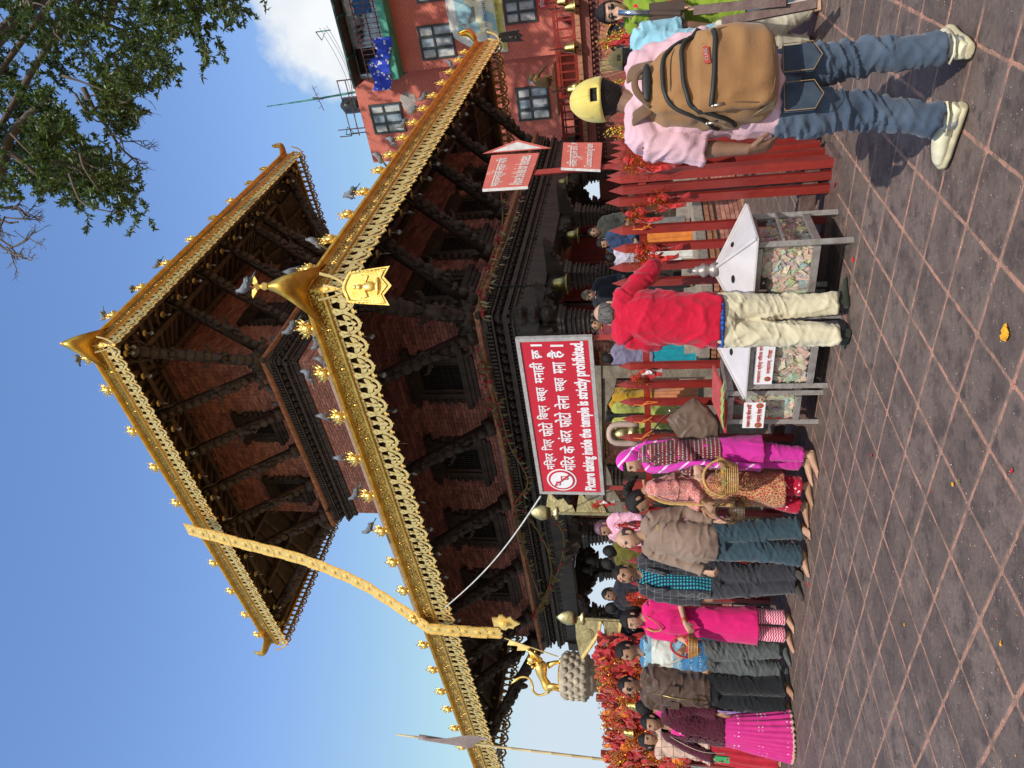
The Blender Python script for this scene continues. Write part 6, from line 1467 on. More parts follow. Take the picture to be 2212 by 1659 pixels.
side_txt = [((655, 550), 'pigeon with white rump on the mask next to the near corner horn', 200), ((700, 490), 'pale pigeon on the second mask right of the near lower corner', 150), ((745, 436), 'pigeon facing left on the third mask along the right lower eave', 250), ((785, 395), 'pigeon on the fourth mask along the right lower eave', 40), ((820, 355), 'pigeon leaning from the mask before the gap of sky and house', 130), ((843, 318), 'pigeon on the mask nearest the left end of the house', 60), ((872, 283), 'green necked pigeon on the mask below the first house window', 250), ((890, 250), 'pigeon on the mask below the bare grey brick patch', 240), ((920, 200), 'pigeon on the mask below the balcony quilt', 250),
 ((720, 830), 'pigeon on the second mask left of the near lower corner', 60), ((745, 925), 'pigeon on the mask before the upper brick wall', 160), ((770, 1015), 'pigeon on the mask in front of the left part of the brick wall', 170), ((790, 1100), 'pigeon leaning left on the mask at the end of the brick wall', 265), ((815, 1168), 'pigeon leaning left, outlined against the blue sky', 265), ((665, 720), 'pigeon on the mask left of the near corner horn', 250),
 ((160, 805), 'pigeon beside the top corner horn of the upper roof', 60), ((240, 664), 'pigeon on the first mask right of the upper horn', 300), ((300, 605), 'pigeon on the second mask right of the upper horn', 40), ((350, 549), 'dark pigeon on the third mask along the upper right eave', 250), ((945, 120), 'pigeon on the far masks against the torn banner', 90)]
for (x, y), lb, hd in side_txt: p = nearest_mask(x, y, 0); pigeon(p+Vector((0, 0, .0)), hd, 1.15, lb)
pigeon(tipL+UP*.16, 265, 1.2, 'pigeon standing on top of the gilt bird finial')
for dx, dy, lb, hd in ((.55, .0, 'pigeon walking on the gilt roof edge just left of the corner horn', 200), (.85, .05, 'second pigeon on the roof edge left of the corner horn', 300), (1.15, .12, 'third pigeon in the group left of the corner horn', 150)): pigeon(T(LA0+.12, LB0+dx, ZL+.34), hd, 1.15, lb)
for (a, b, z, lb, hd) in ((ua0-.2, ub0+.5, 9.46, 'pigeon resting on the upper ledge left of the corner console', 60), (ua0-.22, ub0+.95, 9.44, 'pigeon pair member further left on the upper ledge', 200), (ua0+.6, ub0-.2, 9.46, 'pigeon on the upper ledge right of the corner console', 20)): pigeon(T(a, b, z), hd, 1.1, lb)
MONK = mat('monkey_fur', (.30, .19, .08), .9, 0, (.20, .12, .05), 30, bump=.6, bscale=80); MFACE = mat('monkey_face', (.50, .24, .17), .6)
mp_ = onplane(1192, 178, HP+nH*2.2, nH); mk = MB()
mk.tube(spline([Vector((0, 0, .05)), Vector((0, .02, .25)), Vector((0, .08, .42)), Vector((0, .14, .5))], 8), [.10, .13, .14, .13, .11, .1, .08, .07], 10); mk.ell((0, .2, .56), (.09, .1, .09), 10, 7)
mk.tube([(.07, .1, .45), (.1, .28, .3), (.09, .42, .12)], [.05, .04, .03], 8); mk.tube([(-.07, .1, .45), (-.08, .3, .34), (-.09, .45, .2)], [.05, .04, .03], 8)
for s in (-1, 1): mk.tube([(s*.08, 0, .08), (s*.13, .14, .16), (s*.12, .1, -.02)], [.075, .055, .035], 8); mk.ell((s*.12, .14, -.03), (.03, .06, .02), 6, 4)
mk.tube([(0, -.08, .05), (0, -.2, -.1), (.03, -.22, -.35)], [.03, .022, .012], 6); mk.mi = 1; mk.ell((0, .275, .55), (.055, .04, .06), 8, 6)
mo = mk.build('macaque', [MONK, MFACE], smooth=True, label='brown monkey crouching by the house window beside the terrace railing', cat='monkey'); mo.location = mp_; mo.rotation_euler = (0, 0, R_(-95)); mo.scale = (1.25,)*3
lg = MB().bbox(HP, lB, nH, UP, hl(mp_)-.6, hl(mp_)+1.1, .0, 2.5, mp_.z-.16, mp_.z-.07); PB(lg, 'window_ledge', BRICKO, house)
# ---------------- tree ----------------
LEAFT = mat('glossy_leaf', (.075, .120, .025), .42, 0, (.028, .055, .014), 1.4, detail=3, spec=.5, fac=(.42, .60)); BARK = mat('grey_brown_bark', (.13, .10, .075), .9, 0, (.10, .075, .055), 9, bump=.8)
def leafcol(m):
    t = m.node_tree; b = t.nodes['Principled BSDF']; b.inputs['Subsurface Weight'].default_value = 0
    g = N(t, 'ShaderNodeNewGeometry'); cur = b.inputs['Base Color'].links[0].from_socket
    tr2 = N(t, 'ShaderNodeBsdfTranslucent'); mx = N(t, 'ShaderNodeMixShader'); mx.inputs[0].default_value = .32; o = t.nodes['Material Output']
    L(t, mixc(t, .5, cur, (.16, .22, .03)), tr2.inputs[0]); L(t, b.outputs[0], mx.inputs[1]); L(t, tr2.outputs[0], mx.inputs[2]); L(t, mx.outputs[0], o.inputs[0])
island(LEAFT, .45, 1.75); leafcol(LEAFT)
rr = random.Random(5); treeO = empty('broadleaf_tree', (13.2, 15.2, 0), 0, 'large leafy evergreen tree overhanging from the upper right corner', 'tree')
def inpoly(x, y, P):
    c = False; j = len(P)-1
    for i in range(len(P)):
        if (P[i][1] > y) != (P[j][1] > y) and x < (P[j][0]-P[i][0])*(y-P[i][1])/(P[j][1]-P[i][1])+P[i][0]: c = not c
        j = i
    return c
M1 = [(-260, -320), (560, -320), (520, 0), (475, 50), (415, 75), (385, 115), (345, 150), (300, 190), (255, 215), (215, 180), (190, 205), (130, 225), (60, 215), (-20, 260), (-260, 300)]
M2 = [(30, 215), (100, 230), (150, 255), (175, 300), (165, 335), (230, 340), (262, 375), (300, 455), (285, 470), (235, 445), (205, 480), (150, 430), (90, 400), (62, 385), (40, 350), (20, 300)]
M3 = [(-260, 200), (-20, 240), (30, 300), (20, 400), (-40, 430), (-260, 480)]
M4 = [(195, 190), (275, 210), (285, 250), (255, 275), (215, 245), (190, 220)]
clus = []
def fillp(P, k, dens, r0):
    n = 0; xs = [p[0] for p in P]; ys = [p[1] for p in P]
    while n < k:
        x, y = rr.uniform(min(xs), max(xs)), rr.uniform(min(ys), max(ys))
        if inpoly(x, y, P): clus.append((aty(x, y, rr.uniform(12.5, 18.5)), r0*rr.uniform(.7, 1.25), dens)); n += 1
fillp(M1, 350, 62, .55); fillp(M2, 100, 52, .40); fillp(M3, 60, 60, .5); fillp(M4, 16, 52, .36)
lv = MB()
def leaf(c, d, s):
    u = d.orthogonal().normalized(); a = rr.uniform(0, 6.28); v = d.cross(u); u = u*math.cos(a)+v*math.sin(a)
    lv.add([c, c+d*s*.45+u*s*.17, c+d*s, c+d*s*.45-u*s*.17+d.cross(u)*s*.08], [(0, 1, 2), (0, 2, 3)])
tw = MB()
trunk_top = Vector((12.6, 15.3, 14.0)); hub = [Vector((8.4, 14.5, 19.5)), Vector((6.6, 14.6, 19.4)), Vector((10.5, 14.4, 16.5)), Vector((4.6, 14.4, 19.3))]
for (c, r, k) in clus:
    d0 = Vector((rr.gauss(0, 1), rr.gauss(0, 1), rr.gauss(-.2, .8))).normalized()
    ntw = 6
    for q in range(ntw):
        dd = (d0+Vector((rr.gauss(0, .9), rr.gauss(0, .9), rr.gauss(0, .7)))).normalized(); st = c+Vector((rr.gauss(0, r*.4),)*1+(rr.gauss(0, r*.4), rr.gauss(0, r*.35))); en = st+dd*r*.9
        tw.tube([st, en], [.014, .005], 3, cap=False)
        for i in range(int(k*4.6/ntw)):
            t = rr.random(); ld = (dd*.6+Vector((rr.gauss(0, .8), rr.gauss(0, .8), rr.gauss(-.35, .7)))).normalized(); leaf(st.lerp(en, t), ld, rr.uniform(.09, .17))
PB(lv, 'crown', LEAFT, treeO, kind='stuff')
br = MB()
br.tube(spline([Vector((13.2, 15.2, 0)), Vector((13.0, 15.2, 5)), Vector((13.0, 15.2, 10)), trunk_top], 14), np.linspace(.48, .30, 14), 12)
PB(br, 'trunk', BARK, treeO, True)
lb_ = MB()
for h in hub: lb_.tube(spline([trunk_top, trunk_top.lerp(h, .5)+Vector((rr.uniform(-.3, .3), 0, .3)), h], 10), np.linspace(.11, .05, 10), 8)
# the limbs seen in the photo
def limb(pts, Y, r0, r1, n=16): 
    P = spline([aty(x, y, Y+i*.15) for i, (x, y) in enumerate(pts)], n); lb_.tube(P, np.linspace(r0, r1, n), 8); return P
limb([(-60, 420), (-10, 385), (10, 340), (20, 300), (60, 250), (110, 215)], 14.2, .17, .07)
limb([(250, -60), (240, 20), (215, 55), (150, 60), (100, 90)], 14.5, .13, .05)
limb([(20, 330), (55, 355), (85, 378), (130, 372), (140, 350), (200, 370)], 14, .08, .02)
limb([(105, 260), (140, 310), (190, 345)], 15, .05, .015)
limb([(180, 190), (205, 240), (232, 275), (262, 320), (300, 350)], 14.6, .07, .012)
limb([(195, 40), (250, 60), (310, 90), (330, 150)], 14.9, .06, .012)
for h in clus[::7]:
    c = h[0]; b = c+Vector((rr.uniform(.4, 1.2), rr.uniform(-.5, .5), rr.uniform(.5, 1.5))); lb_.tube(spline([b, b.lerp(c, .5)+Vector((rr.gauss(0, .2), rr.gauss(0, .2), .15)), c], 6), np.linspace(.035, .010, 6), 5)
def twigs(p, d, ln, depth, r):
    e = p+d*ln; tw.tube(spline([p, p.lerp(e, .5)+Vector((rr.gauss(0, ln*.1), 0, rr.gauss(0, ln*.1))), e], 4), np.linspace(r, r*.55, 4), 4, cap=False)
    if depth:
        for k in range(3 if depth > 1 else 2):
            s = p.lerp(e, rr.uniform(.35, 1)); twigs(s, (d+Vector((rr.gauss(0, .6), rr.gauss(0, .35), rr.gauss(0, .6)))).normalized(), ln*rr.uniform(.5, .75), depth-1, r*.6)
for (x, y, dx, dz, ln, dp) in ((205, 235, .1, -.9, .9, 3), (232, 275, -.4, -.7, .8, 3), (262, 320, -.6, -.6, .6, 3)):
    twigs(aty(x, y, 14.8), Vector((dx, .1, dz)).normalized(), ln, dp, .03)
PB(lb_, 'limbs', BARK, treeO, True, kind='stuff')
PB(tw, 'twigs', BARK, treeO, kind='stuff')
b2 = MB(); tw = b2
for (x, y, dx, dz, ln, dp) in ((-25, 455, -.35, -.9, 1.0, 4), (-30, 490, -.75, -.9, 1.35, 4), (10, 450, -.2, -.9, .6, 3)):
    twigs(aty(x, y, 15.5), Vector((dx, .05, dz)).normalized(), ln, dp, .05)
top_ = aty(-30, 470, 15.5)
b2.tube(spline([trunk_top, Vector((9.0, 15.4, 19.6)), Vector((5.0, 15.5, 21.0)), top_+Vector((.3, 0, .8)), top_], 20), np.linspace(.2, .06, 20), 8)
PB(b2, 'bare_branches', BARK, treeO, kind='stuff')
# ---------------- people ----------------
from mathutils import noise as mnoise
def remesh(mb, voxel, smooth=2):
    me = bpy.data.meshes.new('tmp'); me.from_pydata([tuple(v) for v in mb.v], [], mb.f); me.update()
    o = bpy.data.objects.new('tmp', me); COL.objects.link(o)
    r = o.modifiers.new('r', 'REMESH'); r.mode = 'VOXEL'; r.voxel_size = voxel; r.use_smooth_shade = True
    if smooth: q = o.modifiers.new('s', 'SMOOTH'); q.factor = .5; q.iterations = smooth
    bpy.context.view_layer.update(); out = bpy.data.meshes.new_from_object(o.evaluated_get(bpy.context.evaluated_depsgraph_get()))
    bpy.data.objects.remove(o); bpy.data.meshes.remove(me); return out
def displace(me, fn):
    k = len(me.vertices); co = np.empty(k*3); me.vertices.foreach_get('co', co); co = co.reshape(-1, 3); no = np.empty(k*3); me.vertices.foreach_get('normal', no); no = no.reshape(-1, 3)
    d = fn(co, no); co = co+no*d[:, None]; me.vertices.foreach_set('co', co.ravel()); me.update()
def fold_fn(amp, sc=(9, 9, 5), seed=0, horiz=0.0):
    def f(co, no):
        v = Vector; s0, s1, s2 = sc; out_ = np.empty(len(co))
        for i, (x, y, z) in enumerate(co):
            a = mnoise.noise(v((x*s0+seed, y*s1, z*s2))); b = mnoise.noise(v((x*s0*.5-seed, y*s1*.5, z*s2*3.2)))
            out_[i] = (1-abs(a)*2.4)*amp + (1-abs(b)*2.6)*amp*horiz
        return out_
    return f
def skin(name, c): 
    m = mat(name, c, .55, 0, tuple(x*.82 for x in c), 9, bump=.12, bscale=90); m.node_tree.nodes['Principled BSDF'].inputs['Subsurface Weight'].default_value = .08; m.node_tree.nodes['Principled BSDF'].inputs['Subsurface Scale'].default_value = .01; return m
SK1, SK2, SK3 = skin('brown_skin', (.36, .19, .11)), skin('tan_skin', (.50, .29, .19)), skin('dark_brown_skin', (.24, .125, .075))
HAIR = mat('black_hair', (.009, .007, .007), .55, 0, (.016, .013, .012), 40, spec=.25, bump=.6, bscale=120, stretch=(1, 1, .2)); GREYH = mat('grey_hair', (.16, .14, .13), .6, 0, (.03, .028, .026), 60, bump=.7, bscale=110, stretch=(1, 1, .25)); PURH = mat('purple_tinted_hair', (.16, .05, .10), .5, 0, (.05, .03, .035), 20, bump=.6)
EYEW = mat('eye_white', (.7, .66, .62), .3); EYED = mat('eye_dark', (.015, .01, .01), .2); LIP = mat('lips', (.34, .10, .085), .5); TIL = mat('red_tilak', (.60, .02, .03), .7); BROW = mat('eyebrow_hair', (.02, .015, .012), .8)
def head_pts(nu=28, nv=20, grow=0.0, fem=False):
    vs = []; 
    for i in range(nv+1):
        t = PI*i/nv
        for j in range(nu):
            a = 2*PI*j/nu; n = (math.sin(t)*math.cos(a), math.sin(t)*math.sin(a), -math.cos(t))
            x, y, z = n[0]*.074, n[1]*.093, n[2]*.114
            if z < 0: q = (-n[2])**1.4; x *= 1-.34*q; y = y*(1-.18*q)+.012*q*(1 if n[1] > 0 else .3)
            if n[1] < 0: y *= 1.02
            if n[1] > 0 and grow == 0:
                ax_ = abs(x)
                y += .020*math.exp(-(x/.013)**2-((z+.018)/.02)**2)+.012*math.exp(-(x/.011)**2-((z-.004)/.02)**2)
                y -= .009*math.exp(-((ax_-.03)/.014)**2-((z-.014)/.010)**2)
                y += .006*math.exp(-(x/.04)**2-((z-.034)/.010)**2)+.007*math.exp(-(x/.022)**2-((z+.055)/.009)**2)
                y -= .004*math.exp(-(x/.03)**2-((z+.070)/.007)**2); y += .009*math.exp(-(x/.022)**2-((z+.092)/.014)**2)
                y += .005*math.exp(-((ax_-.042)/.018)**2-((z+.022)/.02)**2)
            k = 1+grow; vs.append((x*k, y*k, z*k, n))
    return vs
def grid_faces(nu, nv): return [(i*nu+j, i*nu+(j+1) % nu, (i+1)*nu+(j+1) % nu, (i+1)*nu+j) for i in range(nv) for j in range(nu)]
class P_: pass
def person(label, base, H, face, head, neck, pelvis, arms, legs, s=None, hd=(0, 0, 0), skinm=SK1, fem=False, voxel=.0075, group=None, feet='bare', sox=None, footyaw=None, basez=0.0, sleeves=None, faceon=True, lean_sh=0.0, shoulder_w=.175, hands=True, tyaw=0, neckup=.035):
    """joints are survey readings (x, y, depth offset) turned into points about the feet"""
    p = P_(); B = Vector(base); B.z = basez; p.B = B; Yb = B.y; s = H/1.65; p.s = s
    root = empty('person', B, 0, label, 'person', group); p.root = root
    def J(q): return aty(q[0], q[1], Yb+(q[2] if len(q) > 2 else 0))-B
    p.J = J; side = az(face+tyaw+90); fwd = az(face+tyaw); p.side, p.fwd = side, fwd
    HC, NB, PV = J(head), J(neck), J(pelvis); NB = NB+(HC-NB).normalized()*(neckup*s); p.HC, p.NB, p.PV = HC, NB, PV
    up = (NB-PV).normalized(); 
    SH = {1: NB+side*(shoulder_w*s)-up*(.055*s), -1: NB-side*(shoulder_w*s)-up*(.055*s)}; p.SH = SH    # 1 = person's right
    hf = az(face+hd[0]); hs = az(face+hd[0]+90)
    Rh = Matrix((hs, hf, UP)).transposed() @ Matrix.Rotation(R_(-hd[1]), 3, 'X') @ Matrix.Rotation(R_(hd[2]), 3, 'Y'); p.Rh = Rh
    hsz = s*1.10
    def Hd(x, y, z): return HC+Rh @ Vector((x*hsz, y*hsz, z*hsz))
    p.Hd = Hd
    mb = MB(); hv = head_pts(); mb.add([Hd(*v[:3]) for v in hv], grid_faces(28, 20))
    for q in (-1, 1): mb.ell(Hd(q*.076, -.008, -.005), (.010*s, .020*s, .032*s), 8, 6, Rh @ Matrix.Rotation(R_(q*18), 3, 'Z')); 
    mb.tube([NB-up*(.06*s), NB+up*(.02*s), HC-(Rh @ Vector((0, .012*s, .05*s)))], [.062*s, .053*s, .054*s], 12)
    mb.tube([PV, PV.lerp(NB, .5), NB-up*.03], [(.09*s, .07*s), (.08*s, .07*s), (.075*s, .06*s)], 12, side=side)
    p.arm = {}
    for q in (1, -1):
        a = arms.get(q)
        if a is None: continue
        E, W = J(a[0]), J(a[1]); T_ = J(a[2]); p.arm[q] = (SH[q], E, W, T_)
        mb.tube(spline([NB-up*(.09*s), SH[q], SH[q].lerp(E, .5), E], 7), [.04*s, .045*s, .05*s, .048*s, .044*s, .04*s, .037*s], 10)
        mb.tube(spline([E-(W-E)*.06, E.lerp(W, .3), W], 6), [.036*s, .040*s, .039*s, .033*s, .028*s, .025*s], 10)
        if hands:
            hdn = (T_-W).normalized(); pn_ = Vector(a[3]) if len(a) > 3 else -side*q*1.0
            pn_ = (pn_-hdn*pn_.dot(hdn)).normalized(); cr_ = hdn.cross(pn_).normalized(); curl = a[4] if len(a) > 4 else .5
            # cr_ points toward thumb side if needed
            ths = a[5] if len(a) > 5 else 1
            K = W+hdn*(.088*s); mb.tube([W-hdn*.01, W+hdn*.03*s, W+hdn*.06*s, K], [(.026*s, .019*s), (.033*s, .017*s), (.038*s, .016*s), (.037*s, .013*s)], 10, side=cr_)
            for fi, (ox, ln) in enumerate(((-.030, .062), (-.0105, .076), (.0095, .072), (.029, .056))):
                b = K+cr_*(ox*ths*-1*s)-hdn*.008; c1 = curl
                d1 = (hdn*math.cos(c1*.8)+pn_*math.sin(c1*.8)).normalized(); d2 = (hdn*math.cos(c1*1.7)+pn_*math.sin(c1*1.7)).normalized()
                m1 = b+d1*(ln*.52*s); mb.tube([b, m1, m1+d2*(ln*.5*s)], [.0095*s, .0088*s, .007*s], 7); mb.ell(m1+d2*(ln*.5*s), (.007*s,)*3, 6, 4)
            tb = W+hdn*(.028*s)+cr_*(ths*.028*s); t1 = tb+(hdn*.7+cr_*ths*.75+pn_*.3).normalized()*(.036*s); mb.tube([tb-hdn*.01, t1, t1+(hdn*.95+cr_*ths*.15+pn_*.45).normalized()*(.032*s)], [.014*s, .011*s, .008*s], 8)
    p.leg = {}
    for q in (1, -1):
        K, A = J(legs[q][0]), J(legs[q][1]); hp = PV+side*(q*.088*s)-UP*(.02*s); A.z = max(A.z, .055*s) if False else A.z
        p.leg[q] = (hp, K, A)
        mb.tube([hp, K, A], [.06*s, .045*s, .034*s], 10)
        fy = (footyaw or {}).get(q, q*14); fd = az(face+fy); fs = az(face+fy+90)
        heel = Vector((A.x, A.y, 0))-fd*(.035*s); p.leg[q] += (fd, heel)
        if feet == 'bare' or feet == 'sock':
            g_ = .004 if feet == 'sock' else 0
            mt_ = MB() if feet == 'sock' else mb
            mt_.tube([heel-fd*.0+UP*(.028*s), heel+fd*(.05*s)+UP*(.036*s), heel+fd*(.12*s)+UP*(.03*s), heel+fd*(.19*s)+UP*(.019*s), heel+fd*(.225*s)+UP*(.014*s)], [(.03*s, .028*s), (.034*s, .036*s), (.038*s, .03*s), (.044*s, .019*s), (.036*s, .013*s)], 10, side=fs)
            if feet == 'bare':
                for ti, (ox, r, l_) in enumerate(((-.033, .013, .030), (-.012, .009, .026), (.005, .0085, .022), (.02, .008, .016), (.034, .0075, .008))):
                    b = heel+fd*(.212*s)+fs*(ox*q*s)+UP*(.013*s); mb.tube([b, b+fd*(l_*s)], [r*s, r*s*.85], 6); mb.ell(b+fd*(l_*s), (r*s, r*s, r*s*.8), 6, 4)
                mb.tube([A+UP*.02, A.lerp(heel+fd*(.05*s), .7)+UP*.01], [.036*s, .036*s], 8)
            else:
                mt_.tube([A+UP*(.10*s), A+UP*.02, A.lerp(heel+fd*(.05*s), .75)+UP*.01], [.040*s, .040*s, .040*s], 10)
                me = remesh(mt_, .008); me.materials.append(sox); o = bpy.data.objects.new('sock', me); COL.objects.link(o); o.parent = root
    me = remesh(mb, voxel, 1); me.materials.append(skinm); me.name = 'body'; o = bpy.data.objects.new('body', me); COL.objects.link(o); o.parent = root; p.body = o
    if faceon: face_parts(p)
    return p
def lk(p, mb, name, m, smooth=True, **kw): return mb.build(name, m, p.root, smooth, **kw)
def rl(p, mb, name, m, voxel=.011, folds=None, smooth=2):
    me = remesh(mb, voxel, smooth); 
    for f in (folds or []): displace(me, f)
    ms = m if isinstance(m, list) else [m]
    for q in ms: me.materials.append(q)
    me.name = name; o = bpy.data.objects.new(name, me); COL.objects.link(o); o.parent = p.root; return o
def face_parts(p, lips=True):
    s = p.s
    for q in (-1, 1):
        e = MB(); e.ell(p.Hd(q*.030, .077, .013), (.0135*s, .009*s, .0065*s), 10, 6, p.Rh); lk(p, e, 'eye', EYEW)
        e = MB(); e.ell(p.Hd(q*.030, .0835, .012), (.0065*s, .005*s, .0062*s), 8, 5, p.Rh); lk(p, e, 'iris', EYED)
        e = MB(); e.tube([p.Hd(q*.013, .089, .029), p.Hd(q*.03, .087, .035), p.Hd(q*.047, .076, .030)], [.0035*s, .0045*s, .002*s], 6); lk(p, e, 'eyebrow', BROW)
        e = MB(); e.tube([p.Hd(q*.016, .083, .018), p.Hd(q*.03, .088, .021), p.Hd(q*.044, .078, .017)], [.002*s, .003*s, .002*s], 5); lk(p, e, 'eyelid', BROW)
    e = MB(); e.tube([p.Hd(-.026, .080, -.056), p.Hd(-.012, .093, -.053), p.Hd(0, .0955, -.054), p.Hd(.012, .093, -.053), p.Hd(.026, .080, -.056)], [.003*s, .0055*s, .006*s, .0055*s, .003*s], 8); lk(p, e, 'lips', LIP)
def tilak(p, r=.008): e = MB(); e.ell(p.Hd(0, .087, .048), (r*p.s, .004*p.s, r*1.2*p.s), 8, 5, p.Rh); lk(p, e, 'tilak', TIL)
def moustache(p): e = MB(); e.tube([p.Hd(-.026, .084, -.046), p.Hd(-.012, .097, -.040), p.Hd(0, .100, -.039), p.Hd(.012, .097, -.040), p.Hd(.026, .084, -.046)], [.003*p.s, .006*p.s, .006*p.s, .006*p.s, .003*p.s], 6); lk(p, e, 'moustache', BROW)
def specs(p, m_, dark=False):
    g = MB()
    for q in (-1, 1):
        c = (q*.032, .098, .010); P = [p.Hd(c[0]+.021*math.cos(t), c[1]-.004*abs(math.cos(t)), c[2]+.016*math.sin(t)) for t in np.linspace(0, 2*PI, 15)]
        if dark: g.ell(p.Hd(q*.033, .095, .008), (.024*p.s, .005*p.s, .019*p.s), 12, 6, p.Rh)
        else: g.tube(P, .0016*p.s, 5)
        g.tube([p.Hd(q*.054, .092, .014), p.Hd(q*.078, .0, .012)], .0018*p.s, 5)
    g.tube([p.Hd(-.011, .098, .014), p.Hd(.011, .098, .014)], .002*p.s, 5); lk(p, g, 'sunglasses' if dark else 'glasses', m_)
def hair(p, m_=HAIR, style='short', grow=.07, seed=0):
    hv = head_pts(36, 26, grow); g = MB(); keep = []
    vs = []
    for x, y, z, n in hv:
        d = 1+.03*mnoise.noise(Vector((n[0]*6+seed, n[1]*6, n[2]*6)))
        vs.append(p.Hd(x*d, y*d-.004, z*d+.004))
    for f in grid_faces(36, 26):
        n = [sum(hv[i][3][k] for i in f)/4 for k in range(3)]
        if style == 'bald': ok = n[2] < .50 and n[2] > -.42 and n[1] < .35+.15*(-n[2]) and n[2] < .55-.2*max(0, -n[1])+.1
        elif style == 'short': ok = (n[2] > .50 and n[1] < .75) or (n[1] < .38 and n[2] > -.10) or (n[1] < -.1 and n[2] > -.55)
        else: ok = (n[2] > .42 and n[1] < .86) or (n[1] < .36 and n[2] > -.45) or (n[1] < -.05 and n[2] > -.75)
        if ok: keep.append(f)
    g.add(vs, keep)
    me = g.mesh('hair', m_, True); o = bpy.data.objects.new('hair', me); COL.objects.link(o); o.parent = p.root
    so = o.modifiers.new('s', 'SOLIDIFY'); so.thickness = .012; so.offset = -1
    bpy.context.view_layer.update(); me2 = bpy.data.meshes.new_from_object(o.evaluated_get(bpy.context.evaluated_depsgraph_get())); o.modifiers.clear(); o.data = me2
    return o
TM = [(-.02, .160, .118), (.12, .162, .120), (.3, .148, .113), (.5, .152, .118), (.68, .160, .120), (.82, .156, .104), (.92, .108, .08), (1.0, .064, .060)]
TF = [(-.02, .165, .125), (.12, .160, .12), (.3, .136, .105), (.5, .142, .115), (.66, .150, .128), (.82, .146, .10), (.92, .100, .08), (1.0, .056, .055)]
def torso(p, mb, hem, grow=.012, fem=False, belly=0.0, flare=1.0, neckdrop=.0, skirt_c=None, k=1.0, yoke=True):
    s = p.s; T_ = TF if fem else TM; pts = []; rad = []
    z0 = p.PV.z
    bot = skirt_c if skirt_c is not None else Vector((p.PV.x, p.PV.y, hem))
    nb = max(2, int((z0-hem)/.12)+1)
    if hem < z0-.04:
        for i in range(nb):
            t = i/nb; c = bot.lerp(p.PV, t); c.z = hem+(z0-hem)*t; w = 1+(flare-1)*(1-t)
            pts.append(c); rad.append(((T_[0][1]*w*k+grow)*s, (T_[0][2]*w*k+grow)*s))
    for t, rx, ry in T_:
        if t > 1-neckdrop: continue
        c = p.PV.lerp(p.NB, t)+p.fwd*(belly*.55*math.exp(-((t-.28)/.25)**2)*s); b_ = belly*math.exp(-((t-.28)/.28)**2)
        pts.append(c); rad.append(((rx*k+grow+b_*.35)*s, (ry*k+grow+b_*.55)*s))
    mb.tube(pts, rad, 24, side=p.side)
    if yoke:
        for q in (1, -1): mb.tube(spline([p.NB-(p.NB-p.PV).normalized()*(.035*s), p.SH[q].lerp(p.NB, .4)+UP*(.010*s), p.SH[q]], 6), [(.05+grow)*s, (.056+grow)*s, (.06+grow)*s, (.06+grow)*s, (.058+grow)*s, (.056+grow)*s], 12)
def sleeve(p, mb, q, upto=1.0, grow=.012, cuff=None):
    if q not in p.arm: return
    S, E, W, T_ = p.arm[q]; s = p.s
    if upto <= 1: 
        e = S.lerp(E, upto); mb.tube(spline([S-(E-S)*.06, S.lerp(e, .5), e], 7), [(.056+grow)*s, (.060+grow)*s, (.060+grow)*s, (.06+grow)*s, (.06+grow)*s, (.061+grow)*s, (.062+grow)*s], 14)
    else:
        w_ = E.lerp(W, upto-1)
        mb.tube(spline([S-(E-S)*.06, S.lerp(E, .5), E, E.lerp(w_, .5), w_], 14), [(r+grow)*s for r in np.interp(np.linspace(0, 1, 14), [0, .3, .5, .75, 1], [.056, .055, .046, .042, cuff or .032])], 14)
def trousers(p, mb, grow=.014, cut=.02, hemr=.075, kner=.075, hip=1.0):
    s = p.s*hip
    mb.tube([p.PV+UP*.05*s, p.PV-UP*.02*s, p.PV-UP*.10*s], [((.155+grow)*s, (.115+grow)*s), ((.16+grow)*s, (.125+grow)*s), ((.12+grow)*s, (.10+grow)*s)], 22, side=p.side)
    s = p.s
    for q in (1, -1):
        hp, K, A, fd, heel = p.leg[q]; e = K.lerp(A, 1.0); e = e-UP*((e.z-cut) if cut is not None else 0)
        P = spline([hp+UP*.03, hp.lerp(K, .5), K, K.lerp(e, .55), e], 16)
        mb.tube(P, [(r+grow)*s if r < .2 else r for r in np.interp(np.linspace(0, 1, 16), [0, .25, .5, .75, 1], [.095*hip, .088*hip, kner, (kner+hemr)/2, hemr])], 16)
def knee_folds(p, amp=.008, zs=None):
    ks = [p.leg[q][1].z for q in (1, -1)]; kz = sum(ks)/2
    def f(co, no):
        out_ = np.empty(len(co)); v = Vector
        for i, (x, y, z) in enumerate(co):
            w_ = .30+1.0*math.exp(-((z-kz)/.13)**2)+1.3*math.exp(-(z/.13)**2)+.6*math.exp(-((z-p.PV.z+.12)/.08)**2)
            out_[i] = amp*w_*(.4-1.3*abs(mnoise.noise(v((x*8, y*8, z*17+x*6))))+.9*max(0, 1-5*abs(mnoise.noise(v((x*6+3, y*6, z*20-x*9))))))
        return out_
    return f
def soft(amp=.006, seed=0, sc=(7, 7, 8)):
    def f(co, no):
        out_ = np.empty(len(co)); v = Vector
        for i, (x, y, z) in enumerate(co): out_[i] = amp*(.35-1.4*abs(mnoise.noise(v((x*sc[0]+seed+z*3, y*sc[1], z*sc[2]-x*5)))))+amp*.9*max(0, 1-5*abs(mnoise.noise(v((x*sc[0]*.8-z*2.5, y*sc[1]*.8+seed, z*sc[2]*1.15+x*4)))))
        return out_
    return f
